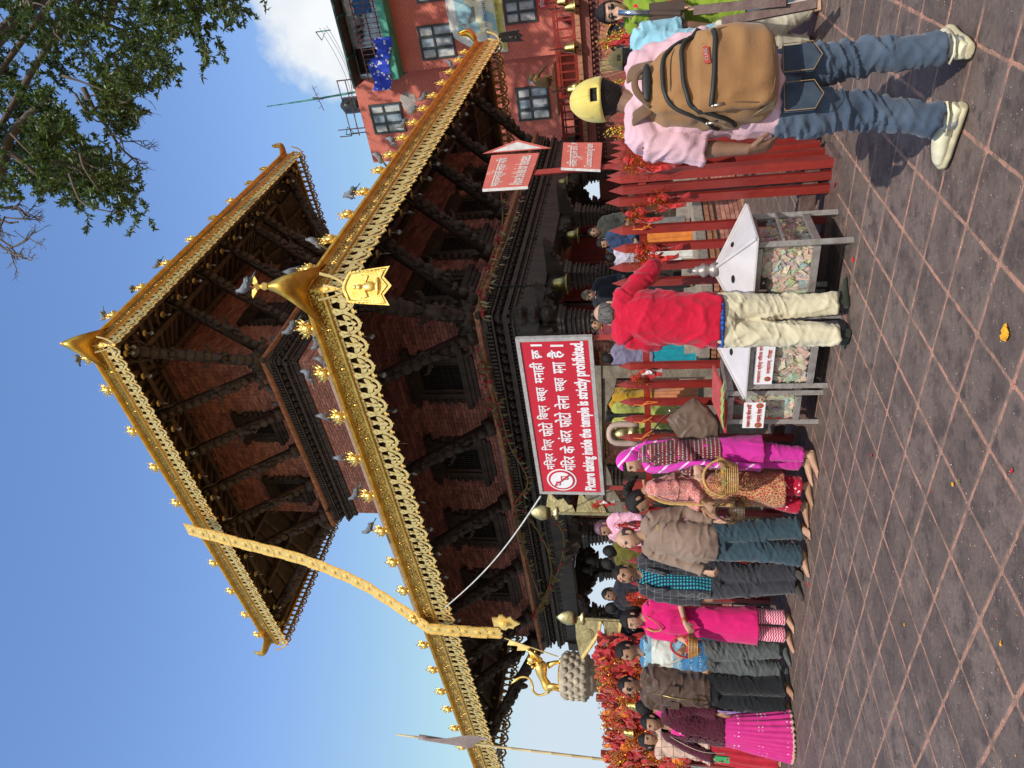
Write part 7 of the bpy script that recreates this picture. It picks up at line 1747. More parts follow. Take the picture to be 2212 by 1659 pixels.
def collar(p, m_, r=.066, h=.03, name='collar'):
    s = p.s; c = p.NB+UP*(.01*s); g = MB(); up = (p.HC-p.NB).normalized()
    for k in (0, 1):
        pass
    P = [c+p.side*(math.cos(t)*r*s)+p.fwd*(math.sin(t)*r*s*.95)+up*((.012-.020*math.sin(t))*s) for t in np.linspace(-PI*1.45+PI*.5-.25, PI*.5-.3+.0, 18)]
    P = [c+p.side*(math.cos(t)*r*s)+p.fwd*(math.sin(t)*r*s*.95)+up*((.012-.022*math.sin(t))*s) for t in np.linspace(PI/2+.25, PI/2+2*PI-.25, 20)]
    g.tube(P, [(.007*s, h*.6*s)]*20, 6, side=up); lk(p, g, name, m_)
def cloth(name, c, c2=None, rough=.85, bump=.12, bs=90, sheen=.2, sc=9): return mat(name, c, max(rough, .92) if rough > .6 else rough, 0, c2 or tuple(x*.72 for x in c), sc, bump=bump, bscale=bs, sheen=sheen, spec=.2)
def G(x, y): return gnd(x, y)
def bangles(p, q, m_, n=3):
    S, E, W, T_ = p.arm[q]; d = (W-E).normalized(); u = d.orthogonal().normalized(); v = d.cross(u); g = MB()
    for i in range(n):
        c = W-d*(.02+.012*i)*1.0; g.tube([c+u*(math.cos(t)*.033*p.s)+v*(math.sin(t)*.033*p.s) for t in np.linspace(0, 2*PI, 13)], .0038, 5)
    lk(p, g, 'bangle', m_)
DEN = cloth('blue_denim', (.090, .122, .170), (.038, .058, .095), bump=.2, bs=120, sc=3)
PINKT = cloth('pale_pink_cotton', (.66, .42, .47), (.60, .37, .42))
# --- man with the backpack ---
b1 = (G(2083, 262)+G(2103, 88))/2
m1 = person('man in pink T shirt, jeans and yellow cap seen from behind', b1, zat(1250, 215, b1)+.0, -4, (1303, 215, .02), (1376, 222, .0), (1672, 205, .0),
            {-1: ((1530, 322, .02), (1618, 322, .0), (1680, 312, .02), (1, .3, .2), .55, 1), 1: ((1545, 97, -.05), (1632, 94, .03), (1668, 112, .12), (-1, 0, 0), .5, -1)},
            {-1: ((1858, 240, .03), (2052, 258, .05)), 1: ((1858, 124, .0), (2066, 104, -.02))}, hd=(14, 6, 0), skinm=SK3, feet='none', footyaw={-1: -34, 1: 42}, faceon=False, voxel=.006, shoulder_w=.20, neckup=.0)
s = m1.s
mb = MB(); torso(m1, mb, m1.PV.z-.02, .020, k=1.02); sleeve(m1, mb, -1, .92, .012); sleeve(m1, mb, 1, .92, .012); rl(m1, mb, 't_shirt', PINKT, .009, [soft(.014, 3), soft(.007, 9, (14, 14, 7))])
mb = MB(); trousers(m1, mb, .012, .105, .054, .056, hip=.95); jeans = rl(m1, mb, 'jeans', DEN, .008, [knee_folds(m1, .017)])
PKT = cloth('denim_pocket', (.050, .070, .100), (.026, .040, .066)); ST = mat('tan_stitching', (.35, .22, .10), .8)
for q in (-1, 1):
    c = m1.PV-UP*.085-m1.fwd*.145+m1.side*(q*.085); g = MB(); w_ = .062; pts = [(-w_, .07), (-w_, -.05), (0, -.085), (w_, -.05), (w_, .07)]
    g.prism(pts, c+m1.fwd*.012, m1.side, (0, 0, 1), .004); lk(m1, g, 'pocket', PKT, False)
    g = MB(); g.ribbon(pts+[pts[0]], .003, c-m1.fwd*.0075, m1.side, (0, 0, 1), .002); lk(m1, g, 'stitching', ST, False)
hair(m1, HAIR, 'long', .05)
CAPY = cloth('yellow_cap_cotton', (.68, .55, .15), (.60, .47, .12)); CAPG = cloth('olive_cap_cotton', (.115, .095, .035), (.08, .065, .025))
def cap(p, m_, brim=(0, 8), grow=.13, low=.12):
    hv = head_pts(40, 28, grow); g = MB(); vs = [p.Hd(x, y, z*.98+.006) for x, y, z, n in hv]; keep = []
    for f in grid_faces(40, 28):
        n = [sum(hv[i][3][k] for i in f)/4 for k in range(3)]
        if n[2] > low and not (n[1] < -.55 and n[2] < low+.30 and abs(n[0]) < .30): keep.append(f)
        elif n[1] < -.55 and low < n[2] < low+.10: keep.append(f)
    g.add(vs, keep); o = g.build('cap', m_, p.root, True)
    so = o.modifiers.new('s', 'SOLIDIFY'); so.thickness = .006; bpy.context.view_layer.update(); me2 = bpy.data.meshes.new_from_object(o.evaluated_get(bpy.context.evaluated_depsgraph_get())); o.modifiers.clear(); o.data = me2
    g = MB(); n = 12; vs = []
    for k in (0, 1):
        for i in range(n+1):
            a = R_(25+130*i/n); vs.append(p.Hd(math.cos(a)*(.078+.0*k)*1.08, math.sin(a)*(.098)*1.04+k*.065*math.sin(a), .030-.020*k-.014*abs(math.cos(a))*k))
    for k in (0, 1):
        for i in range(n+1):
            a = R_(25+130*i/n); vs.append(p.Hd(math.cos(a)*.078*1.08, math.sin(a)*.098*1.04+k*.065*math.sin(a), .024-.020*k-.014*abs(math.cos(a))*k))
    m_n = n+1; fs = [(i, i+1, m_n+i+1, m_n+i) for i in range(n)]+[(2*m_n+i, 3*m_n+i, 3*m_n+i+1, 2*m_n+i+1) for i in range(n)]+[(m_n+i, m_n+i+1, 3*m_n+i+1, 3*m_n+i) for i in range(n)]
    g.add(vs, fs); g.build('brim', m_, p.root, True)
    g = MB(); g.ell(p.Hd(0, 0, .13), (.009, .009, .006), 8, 5); g.build('cap_button', m_, p.root, True)
    g = MB()
    for k in range(6):
        a0 = k*PI/3+.5; g.tube([p.Hd(math.cos(a0)*math.sin(t)*.0745*(1+grow)*1.005, math.sin(a0)*math.sin(t)*.094*(1+grow)*1.005, math.cos(t)*.114*(1+grow)*.985+.006) for t in np.linspace(.1, 1.35, 8)], .0022, 4)
    g.build('cap_seam', m_, p.root, True)
cap(m1, CAPY, grow=.24, low=-.08)
# clogs
CREAM = mat('cream_clog_foam', (.70, .64, .45), .55, 0, (.60, .54, .36), 12, bump=.15); SOLE = mat('clog_sole', (.55, .48, .30), .7, 0, (.40, .34, .22), 20)
for q in (-1, 1):
    hp, K, A, fd, heel = m1.leg[q]; fs = az(math.degrees(math.atan2(fd.x, fd.y))+90); g = MB()
    g.tube([heel-fd*.03+UP*.022, heel+fd*.03+UP*.024, heel+fd*.12+UP*.024, heel+fd*.20+UP*.024, heel+fd*.25+UP*.026, heel+fd*.275+UP*.03], [(.034, .02), (.045, .022), (.046, .022), (.056, .022), (.05, .022), (.025, .016)], 16, side=fs)
    rl(m1, g, 'clog_sole', SOLE, .006)
    g = MB(); g.tube([heel+fd*.07+UP*.06, heel+fd*.12+UP*.065, heel+fd*.18+UP*.055, heel+fd*.235+UP*.045, heel+fd*.262+UP*.036], [(.040, .034), (.046, .036), (.05, .032), (.043, .024), (.022, .014)], 16, side=fs)
    g.tube([heel-fd*.03+UP*.04, heel-fd*.0+UP*.055, heel+fd*.05+UP*.045], [(.03, .028), (.04, .026), (.042, .03)], 14, side=fs); rl(m1, g, 'clog', CREAM, .006)
    g = MB(); g.tube([heel+fd*.08+fs*.048+UP*.07, heel-fd*.02+fs*.04+UP*.085, heel-fd*.045+UP*.088, heel-fd*.02-fs*.04+UP*.085, heel+fd*.08-fs*.048+UP*.07], [(.004, .010)]*5, 6, side=UP); lk(m1, g, 'clog_strap', CREAM)
    for i in range(9): a = R_(-70+35*(i % 5)); g = MB(); g.ell(heel+fd*(.15+.025*(i//5)+.03*math.cos(a))+fs*(.036*math.sin(a))+UP*(.083-.02*abs(math.sin(a))-.006*(i//5)), (.005, .005, .003), 6, 4); lk(m1, g, 'clog_hole', EYED)
    g = MB(); g.tube([heel+UP*.04+fd*.04, A+UP*.04], [.045, .038], 12); lk(m1, g, 'sock', cloth('white_sock', (.62, .62, .6)))
# backpack: worn, so a thing of its own
BPK = cloth('tan_canvas', (.335, .180, .075), (.26, .130, .052), rough=.8, bump=.1, bs=60, sc=2.5); BPD = cloth('brown_strap_canvas', (.17, .095, .05), (.13, .07, .04)); ZIP = mat('black_zip', (.018, .02, .018), .6); MET = mat('zip_puller_metal', (.55, .5, .4), .35, .9); LEATH = cloth('beige_corner_patch', (.42, .30, .16))
powder(BPK, 5, .62, (.24, .115, .045))
bp = P_(); bp.root = empty('backpack', b1, 0, 'big worn tan canvas backpack with black zips on the man in the yellow cap', 'backpack'); bp.s = 1
Jb = m1.J; fw, sd = m1.fwd, m1.side
zt_b = Jb((1388, 215)).z; zb_b = Jb((1667, 215)).z; Hb = zt_b-zb_b
cb0 = Jb((1530, 212)); bx0 = Vector((cb0.x, cb0.y, 0))-fw*.12
# half width and depth along the height (0 bottom .. 1 top)
BW = [(0, .10, .06), (.03, .165, .11), (.10, .195, .14), (.3, .208, .155), (.5, .205, .15), (.7, .185, .13), (.85, .155, .105), (.95, .11, .075), (1.0, .05, .03)]
# sample image outline: at mid height the bag spans 95..330 in survey y
wpx = (Jb((1590, 118)).x-Jb((1590, 316)).x)/2; kx = wpx/.208*.89
def bag_r(t): return np.interp(t, [b[0] for b in BW], [b[1]*kx for b in BW]), np.interp(t, [b[0] for b in BW], [b[2] for b in BW])
def bagp(t, a, off=0.0):                                 # superellipse surface, a=0 centre of the back panel
    rx, ry = bag_r(t); e = .62; c, s_ = math.cos(a), math.sin(a)
    x = math.copysign(abs(s_)**e, s_)*(rx+off); y = math.copysign(abs(c)**e, c)*(ry+off)
    return bx0+sd*(x+.012*math.sin(t*4))-fw*(y)+UP*(zb_b+t*Hb)
g = MB(); nv, nu = 44, 56; vs = []
for i in range(nv+1):
    t = i/nv
    for j in range(nu):
        a = 2*PI*j/nu; cr_ = .011*(1-2.6*abs(mnoise.noise(Vector((a*1.6+t*2, t*4.5-a*.6, 1)))))+.003*mnoise.noise(Vector((a*5, t*11, 3)))
        pk_ = .016 if (abs(((a+PI) % (2*PI))-PI) < 1.05 and .03 < t < .60) else 0
        vs.append(bagp(t, a, cr_+pk_))
g.add(vs, grid_faces(nu, nv)+[tuple(range(nu))[::-1], tuple(nv*nu+j for j in range(nu))]); lk(bp, g, 'bag_body', BPK)
def onbag(pts, r, name, m_, n=36, off=.008, flat=None):
    P = spline([(u, v, 0) for u, v in pts], n); Q = []
    for u, v, _ in P:
        pk_ = .016 if (abs(u) < 1.05 and .03 < v < .60) else 0; Q.append(bagp(v, u, off+pk_))
    g = MB(); g.tube(Q, r, 8, side=None); return lk(bp, g, name, m_)
onbag([(-1.75, .42), (-1.25, .62), (-.8, .77), (-.3, .83), (.2, .845), (.7, .80), (1.2, .64), (1.75, .40)], .0095, 'zip', ZIP)
onbag([(-1.6, .30), (-1.2, .48), (-.85, .63), (-.45, .67), (0, .70), (.45, .70), (.85, .64), (1.2, .48), (1.6, .30)], .0095, 'zip', ZIP, off=.012)
onbag([(-.82, .50), (-.3, .485), (.3, .465), (.62, .475)], .011, 'pocket_zip', ZIP, off=.008)
for u, v in ((-.80, .49), (1.5, .45), (-1.4, .52)):
    q = bagp(v, u, .03); g = MB(); g.bar(q, q-UP*.045+sd*.004, .012, .004); g.ell(q, (.009, .005, .007), 6, 4); lk(bp, g, 'zip_puller', MET)
g = MB(); c = bagp(.53, .05, .028); g.prism([(-.035, -.012), (.035, -.012), (.038, 0), (.035, .012), (-.035, .012), (-.038, 0)], c, (sd+UP*.12).normalized(), (0, 0, 1), .004); lk(bp, g, 'badge', mat('badge_red', (.45, .06, .04), .4), False)
lbm = lettering('CLASS', mat('badge_silver', (.6, .58, .55), .4, .5), None, c+sd*-.026-UP*.0075-fw*.0035, (sd+UP*.12).normalized(), UP, .052, .014, .01, thick=.0015); lbm.parent = bp.root
onbag([(-.80, .47), (-.80, .3), (-.85, .12), (-.5, .06), (0, .05), (.5, .06), (.85, .12), (.80, .3), (.74, .47)], .0032, 'seam', BPD, off=.003)
onbag([(-1.0, .74), (-.5, .78), (0, .79), (.5, .77), (1.0, .71)], .0022, 'seam', BPD, off=.004)
for q in (-1, 1):
    g = MB(); vs = [bagp(.03, q*.75, .02), bagp(.045, q*1.35, .012), bagp(.20, q*1.45, .010), bagp(.13, q*1.1, .022)]; vs2 = [v_+(-UP*.0-fw*-.004) for v_ in vs]
    g.add(vs, [(0, 1, 2, 3)]); lk(bp, g, 'corner_patch', LEATH, False)
g = MB(); hp_ = [bagp(.90, -.55, .0)+fw*.0, bagp(.93, -.35, .03), bagp(.955, 0, .05), bagp(.93, .35, .03), bagp(.90, .55, 0)]
g = MB(); A_1, B_1 = bagp(.93, .9, 0), bagp(.93, -.9, 0); g.tube(spline([A_1, A_1.lerp(B_1, .25)+UP*.055-fw*.03, A_1.lerp(B_1, .5)+UP*.07-fw*.035, A_1.lerp(B_1, .75)+UP*.055-fw*.03, B_1], 16), [(.016, .008)]*16, 8, side=UP); lk(bp, g, 'carry_handle', BPD)
g = MB(); g.ell(A_1.lerp(B_1, .5)+UP*.018-fw*.03, (.085, .012, .022), 12, 6); lk(bp, g, 'handle_gap_shade', ZIP)  # solid black ellipsoid stands in for the shade below the handle
for q in (-1, 1):
    sh = m1.SH[q]; nb = m1.NB; top = sh.lerp(nb, .45)+UP*.055
    P = spline([bagp(.93, q*.8*-1 if False else q*.8, .0)+fw*.02, top-fw*.07-UP*.005, top+fw*.0+UP*.012, top+fw*.08-UP*.03, top+fw*.10-UP*.14+sd*(q*.03)], 12)
    g = MB(); g.tube(P, [(.034, .009)]*12, 10, side=sd); lk(bp, g, 'shoulder_strap', BPD)
# --- bald man in red ---
b2_ = (G(1838, 640)+G(1838, 722))/2
m2 = person('balding man in red shirt and cream trousers tying an offering to the fence', b2_, 1.62, 8, (1318, 676, .06), (1352, 684, .02), (1552, 692, -.02),
            {1: ((1412, 578, .10), (1378, 604, .26), (1358, 618, .30), (-.5, .6, 0), .8, -1), -1: ((1420, 738, .10), (1385, 700, .30), (1362, 672, .32), (.5, .6, 0), .8, 1)},
            {1: ((1690, 662, .03), (1822, 655, .02)), -1: ((1690, 720, .0), (1822, 722, .0))}, s=None, hd=(10, 14, 0), skinm=SK2, feet='sock', sox=cloth('dark_olive_sock', (.035, .040, .028)), footyaw={1: 62, -1: -30}, faceon=False, voxel=.0065, shoulder_w=.165)
CRIM = cloth('crimson_shirt', (.50, .007, .034), (.43, .006, .028), bump=.15, bs=60)
mb = MB(); torso(m2, mb, m2.J((1531, 690)).z, .038, k=1.0, flare=1.06); sleeve(m2, mb, 1, 1.9, .018, .042); sleeve(m2, mb, -1, 1.8, .018, .042); rl(m2, mb, 'red_shirt', CRIM, .009, [soft(.014, 5, (6, 6, 4)), soft(.006, 8, (15, 15, 8))]); collar(m2, CRIM, .068)
CHK = cloth('blue_checked_cotton', (.02, .13, .50), (.015, .11, .44), bump=.1)
def checks(a, b, px, pz, ca, cb):
    def fn(t, v, cur):
        s_ = sepc(t, v); x = stripe(t, mt('ADD', s_[0], s_[1], nt=t), px, px*a); z = stripe(t, s_[2], pz, pz*b)
        return mixc(t, z, mixc(t, x, cur, ca), mixc(t, x, ca, cb))
    return fn
pattern(CHK, checks(.5, .5, .028, .028, (.015, .05, .22), (.01, .02, .08)))
mb = MB(); za_, zb3 = m2.J((1522, 690)), m2.J((1562, 690)); mb.tube([Vector((m2.PV.x, m2.PV.y, z)) for z in np.linspace(zb3.z, za_.z, 5)], [(.194, .154), (.190, .150), (.182, .142), (.170, .130), (.16, .12)], 28, side=m2.side); rl(m2, mb, 'shirt_tail', CHK, .009, [soft(.006, 2)])
CREAMT = cloth('cream_trousers', (.64, .57, .40), (.58, .51, .35), bump=.15)
mb = MB(); trousers(m2, mb, .012, .085, .064, .072); rl(m2, mb, 'trousers', CREAMT, .009, [soft(.010, 8, (9, 9, 3)), knee_folds(m2, .008)])
hair(m2, GREYH, 'bald', .03)
# --- man in pale blue with olive cap ---
b3_ = G(1772, 45)
m3 = person('man in pale blue T shirt and olive cap leaning at the right', b3_, 1.62, 28, (1352, 127, .0), (1384, 118, -.02), (1553, 105, -.12),
            {1: ((1484, 56, -.02), (1548, 58, .04), (1572, 62, .10), (0, 1, 0), .7, -1), -1: ((1490, 150, .1), (1545, 140, .2), (1575, 130, .25))},
            {1: ((1660, 62, .05), (1752, 14, .06)), -1: ((1660, 100, .1), (1752, 100, .2))}, hd=(-10, 0, 0), skinm=SK3, footyaw={1: 50, -1: 10}, faceon=False, voxel=.007)
BLUT = cloth('pale_blue_cotton', (.28, .52, .62), (.24, .47, .57)); mb = MB(); torso(m3, mb, m3.PV.z-.02, .018); sleeve(m3, mb, 1, .85); sleeve(m3, mb, -1, .85); rl(m3, mb, 't_shirt', BLUT, .010, [soft(.010, 9)])
CHINO = cloth('stone_chinos', (.52, .47, .36), (.46, .41, .31)); mb = MB(); trousers(m3, mb, .018, .08, .07, .08); rl(m3, mb, 'trousers', CHINO, .010, [soft(.008, 1)])
hair(m3, HAIR, 'short', .03); cap(m3, CAPG, grow=.12); collar(m3, cloth('navy_strap', (.02, .03, .06)), .066); bangles(m3, 1, mat('cream_bangle', (.6, .5, .35), .5), 2)
# --- person in green at the edge with a metal pole ---
b4_ = Vector((3.22, 5.85, 0))
m4 = person('dark haired person in lime green top holding a metal pole', b4_, 1.62, 215, (1322, 26, 0), (1368, 12, .05), (1545, 8, .05),
            {-1: ((1415, 42, -.05), (1352, 30, -.14), (1325, 22, -.15), (.3, .9, 0), 1.1, 1), 1: ((1440, -22, .0), (1478, 12, -.12), (1500, 22, -.15))},
            {1: ((1650, -5, 0), (1740, -5, 0)), -1: ((1650, 20, 0), (1740, 20, 0))}, hd=(-8, 8, 0), skinm=SK2, voxel=.008)
LIME = cloth('lime_green_cloth', (.26, .36, .035), (.18, .27, .025)); mb = MB(); torso(m4, mb, .55, .022, fem=True, flare=1.25); sleeve(m4, mb, -1, 1.75, .016, .04); rl(m4, mb, 'green_tunic', LIME, .011, [soft(.009, 4)])
REDS = cloth('scarlet_cloth', (.62, .02, .03), (.5, .015, .025)); mb = MB(); sleeve(m4, mb, 1, 1.7, .02, .042); torso(m4, mb, m4.PV.z+.28, .03, fem=True, k=.93); mb2 = MB(); sleeve(m4, mb2, 1, 1.7, .02, .042); rl(m4, mb2, 'red_sleeve', REDS, .011, [soft(.007, 6)])
mb = MB(); P = spline([m4.NB+m4.side*.13+UP*.02, m4.NB+m4.fwd*.10-UP*.06, m4.NB+m4.fwd*.13-UP*.25, m4.NB+m4.fwd*.14-UP*.45], 10); mb.tube(P, [(.035, .012)]*10, 8); rl(m4, mb, 'red_scarf', REDS, .009)
mb = MB(); trousers(m4, mb, .014, .1, .06, .07); rl(m4, mb, 'trousers', DEN, .012); hair(m4, HAIR, 'long', .14, 3); specs(m4, EYED, True); bangles(m4, 1, BRASS, 3)
pm = MB(); a, b = m4.B+m4.J((1336, 27, -.17)), m4.B+m4.J((1470, 30, -.17)); pm.tube([a, a.lerp(b, .55)], .021, 12); e_ = empty('metal_pole', a, 0, 'shiny steel pipe with rusty plates held up by the person in green', 'pole')
PB(pm, 'pipe', mat('polished_steel', (.55, .56, .6), .18, 1.0), e_, True); pm = MB(); pm.tube([a.lerp(b, .5), b], .024, 12)
for s_ in (-1, 1):
    c = a.lerp(b, .78)+Vector((s_*.055, 0, 0)); pm.bbox(c, (1, 0, 0), (0, 1, 0), UP, -.043, .043, -.006, .006, -.14, .14)
PB(pm, 'hinge_plate', worn(mat('rusty_iron', (.10, .065, .05), .7, .4), (.2, .16, .13)), e_)
# --- the row along the fence ---
def std_legs(kx, ax_, dy=0): return {1: ((kx[0], kx[1], dy), (ax_[0], ax_[1], dy)), -1: ((kx[2], kx[3], dy), (ax_[2], ax_[3], dy))}
GOLDTH = mat('gold_thread', (.62, .40, .10), .5, .3)
# woman with the magenta veil
b5 = (G(1768, 986)+G(1752, 1006))/2
m5 = person('woman in magenta kurta with white striped magenta veil over her hair and knitted sleeve', b5, 1.56, 248, (1364, 996, 0), (1402, 985, .02), (1553, 978, .02),
            {-1: ((1464, 964, -.10), (1504, 1004, -.16), (1510, 1030, -.18), (0, 1, 0), .9, 1), 1: ((1460, 1000, .16), (1505, 1022, .1), (1515, 1036, .06), (0, 1, 0), .9, -1)},
            {-1: ((1650, 975, -.04), (1748, 982, -.05)), 1: ((1650, 992, .08), (1742, 1000, .10))}, hd=(-18, 14, 0), skinm=SK2, fem=True)
MAG = cloth('magenta_cotton', (.56, .03, .30), (.50, .025, .26), bump=.15); MAGV = cloth('magenta_veil', (.66, .04, .42), (.58, .03, .36), bump=.15)
def veilstripe(t, v, cur):
    s_ = sepc(t, v); n = N(t, 'ShaderNodeTexNoise'); n.inputs['Scale'].default_value = 9; L(t, v, n.inputs[0])
    w_ = mt('ADD', mt('ADD', s_[2], mt('MULTIPLY', s_[0], .9, nt=t), nt=t), mt('MULTIPLY', n.outputs['Fac'], .05, nt=t), nt=t)
    return mixc(t, stripe(t, w_, .135, .020), cur, (.80, .60, .74))
pattern(MAGV, veilstripe)
KNIT = cloth('fair_isle_knit', (.22, .02, .03), (.17, .015, .025), bump=.8, bs=140)
def knitp(t, v, cur):
    s_ = sepc(t, v); a = stripe(t, s_[2], .034, .010); b = stripe(t, mt('ADD', s_[0], s_[1], nt=t), .016, .008); c = stripe(t, s_[2], .11, .035, .3)
    x = mixc(t, mt('MULTIPLY', a, b, nt=t), cur, (.55, .5, .45)); return mixc(t, mt('MULTIPLY', c, mt('SUBTRACT', 1, b, nt=t), nt=t), x, (.03, .03, .04))
pattern(KNIT, knitp)
mb = MB(); torso(m5, mb, m5.J((1645, 985)).z, .016, fem=True, flare=1.22, k=.98); rl(m5, mb, 'kurta', MAG, .010, [soft(0.0096, 11, (8, 8, 3))])
mb = MB(); trousers(m5, mb, .006, .10, .062, .074, hip=.84); rl(m5, mb, 'trousers', MAG, .010, [knee_folds(m5, 0.0102)])
mb = MB(); sleeve(m5, mb, -1, 1.85, .014, .04); sleeve(m5, mb, 1, 1.85, .014, .04); torso(m5, mb, m5.PV.z+.07, .026, fem=True, k=.98); rl(m5, mb, 'knitted_cardigan', KNIT, .010, [soft(0.0064, 2)])
hair(m5, HAIR, 'long', .05)
hv = head_pts(36, 26, .16); g = MB(); g.add([m5.Hd(x, y-.006, z) for x, y, z, n in hv], [f for f in grid_faces(36, 26) if (lambda n: (n[1] < .45 and n[2] > -.8) or n[2] > .62)([sum(hv[i][3][k] for i in f)/4 for k in range(3)])])
g.mesh; vo_ = g.build('veil_hood', MAGV, m5.root, True); so = vo_.modifiers.new('s', 'SOLIDIFY'); so.thickness = .006
mb = MB()
fr = [m5.Hd(-.03, .05, -.12), m5.NB+m5.fwd*.10+UP*-.02, m5.J((1440, 1012, -.10)), m5.J((1500, 1000, -.17)), m5.J((1560, 1004, -.15)), m5.J((1640, 1008, -.13))]
mb.tube(spline(fr, 16), [(.05, .03), (.06, .035), (.07, .03), (.075, .03), (.075, .028), (.07, .025), (.07, .025), (.07, .02), (.07, .02), (.075, .02), (.08, .02), (.08, .018), (.085, .018), (.085, .016), (.08, .016), (.075, .014)], 12, side=(1, 0, 0))
mb.tube(spline([m5.Hd(0, -.08, .0), m5.Hd(0, -.10, -.12), m5.NB-m5.fwd*.10-UP*.08, m5.NB-m5.fwd*.12-UP*.25], 8), [(.07, .03), (.085, .035), (.11, .035), (.13, .035), (.14, .03), (.14, .03), (.13, .025), (.12, .02)], 14, side=m5.side); rl(m5, mb, 'veil', MAGV, .009, [soft(.015, 3, (14, 14, 3))])
bangles(m5, -1, mat('red_bangle', (.6, .03, .02), .35), 4)
def basket(name, c, rx, ry, h, label, m_, handle=True, fill=None, loops=False, tilt=0):
    e = empty(name, c, 0, label, 'basket'); g = MB(); n = 22
    for i in range(7): z = h*i/6; k = .72+.28*(i/6); g.tube([c+Vector((math.cos(t)*rx*k, math.sin(t)*ry*k, z)) for t in np.linspace(0, 2*PI, n)], .0055, 5)
    for j in range(26): t = 2*PI*j/26; g.tube([c+Vector((math.cos(t)*rx*k, math.sin(t)*ry*k, z)) for k, z in ((.72, 0), (.86, h*.5), (1.0, h*1.02))], .0042, 4)
    PB(g, 'wicker_side', m_, e, kind='stuff'); g = MB(); g.lathe([(rx*.7, 0), (rx*.7, .006)], c, 18, Matrix.Diagonal((1, ry/rx, 1)).to_3x3()); PB(g, 'wicker_base', m_, e)
    if loops:
        g = MB()
        for j in range(9):
            t = 2*PI*j/9
            for r in (.022, .034, .046): g.tube([c+Vector((math.cos(t)*rx, math.sin(t)*ry, h))+Vector((-math.sin(t), math.cos(t), 0))*(r*math.cos(u))+UP*(r*1.3*math.sin(u))+Vector((math.cos(t), math.sin(t), 0))*.02*math.sin(u) for u in np.linspace(0, PI, 9)], .004, 4)
        PB(g, 'wicker_loops', m_, e, kind='stuff')
    if handle: g = MB(); g.tube([c+Vector((rx*.98*math.cos(t), 0, h+.17*math.sin(t))) for t in np.linspace(0, PI, 16)], [.010 if not (5 < i < 11) else .013 for i in range(16)], 8); PB(g, 'handle', CL_RED if fill == 'red' else m_, e, True)
    if fill:
        g = MB(); r2 = random.Random(2)
        for i in range(30): g.mi = r2.choice((0, 0, 1, 2)); g.ell(c+Vector((r2.uniform(-.6, .6)*rx, r2.uniform(-.6, .6)*ry, h*.8+r2.uniform(-.01, .03))), (.03, .026, .02), 7, 5)
        g.build('offerings', [CL_RED, PETY, LEAFG] if fill == 'red' else [LEAFG, PETY, PETR], smooth=True, label='flowers and offerings heaped in the %s' % ('small basket of the woman in plain pink' if fill == 'red' else 'looped wicker basket'), cat='offerings')
    return e
WICK = mat('golden_wicker', (.55, .33, .10), .5, 0, (.34, .18, .05), 30, bump=.4); CANE = mat('striped_cane', (.50, .26, .07), .5, 0, (.30, .14, .03), 20)
basket('wicker_basket', m5.B+m5.J((1592, 1032, -.24)), .155, .11, .10, 'wide golden wicker basket with looped rim between the first two women', WICK, True, 'green', True)
# handbag
bg = empty('handbag', m5.B, 0, 'slouchy taupe leather handbag hanging behind the woman with the magenta veil', 'handbag'); TAUP = cloth('taupe_leather', (.155, .105, .08), (.12, .08, .06), rough=.42, bump=.12, bs=30, sheen=0)
pts = [m5.J(q) for q in ((1440, 905, .08), (1470, 880, .08), (1498, 860, .08), (1525, 875, .08), (1553, 905, .08), (1552, 940, .08), (1510, 952, .08), (1475, 955, .08), (1455, 930, .08))]
cc = sum(pts, Vector())/len(pts); g = MB(); n = len(pts); 
rings = []
for k, w_ in ((.55, .06), (.85, .05), (1.0, .02), (1.0, -.02), (.85, -.05), (.55, -.06)): rings.append([cc+(p_-cc)*k+Vector((0, w_, 0)) for p_ in pts])
vs = [v_ for r_ in rings for v_ in r_]; g.add(vs, [(i*n+j, i*n+(j+1) % n, (i+1)*n+(j+1) % n, (i+1)*n+j) for i in range(5) for j in range(n)]+[tuple(range(n))[::-1], tuple(5*n+j for j in range(n))])
me = remesh(g, .009, 6); displace(me, soft(.010, 7, (9, 9, 9))); me.materials.append(TAUP); o = bpy.data.objects.new('bag_body', me); COL.objects.link(o); o.parent = bg
g = MB(); g.tube(spline([m5.J((1475, 945, .10)), m5.J((1440, 945, .06)), m5.NB+UP*-.02+Vector((.13, .02, 0)), m5.J((1430, 905, .12)), m5.J((1470, 880, .12))], 20), [(.012, .004)]*20, 6); g.build('strap', TAUP, bg, True)
g = MB(); g.ell(m5.J((1447, 887, .04)), (.018, .01, .012), 8, 5); g.ell(m5.J((1500, 950, .02)), (.008, .006, .008), 6, 4); g.build('buckle', MET, bg, True)
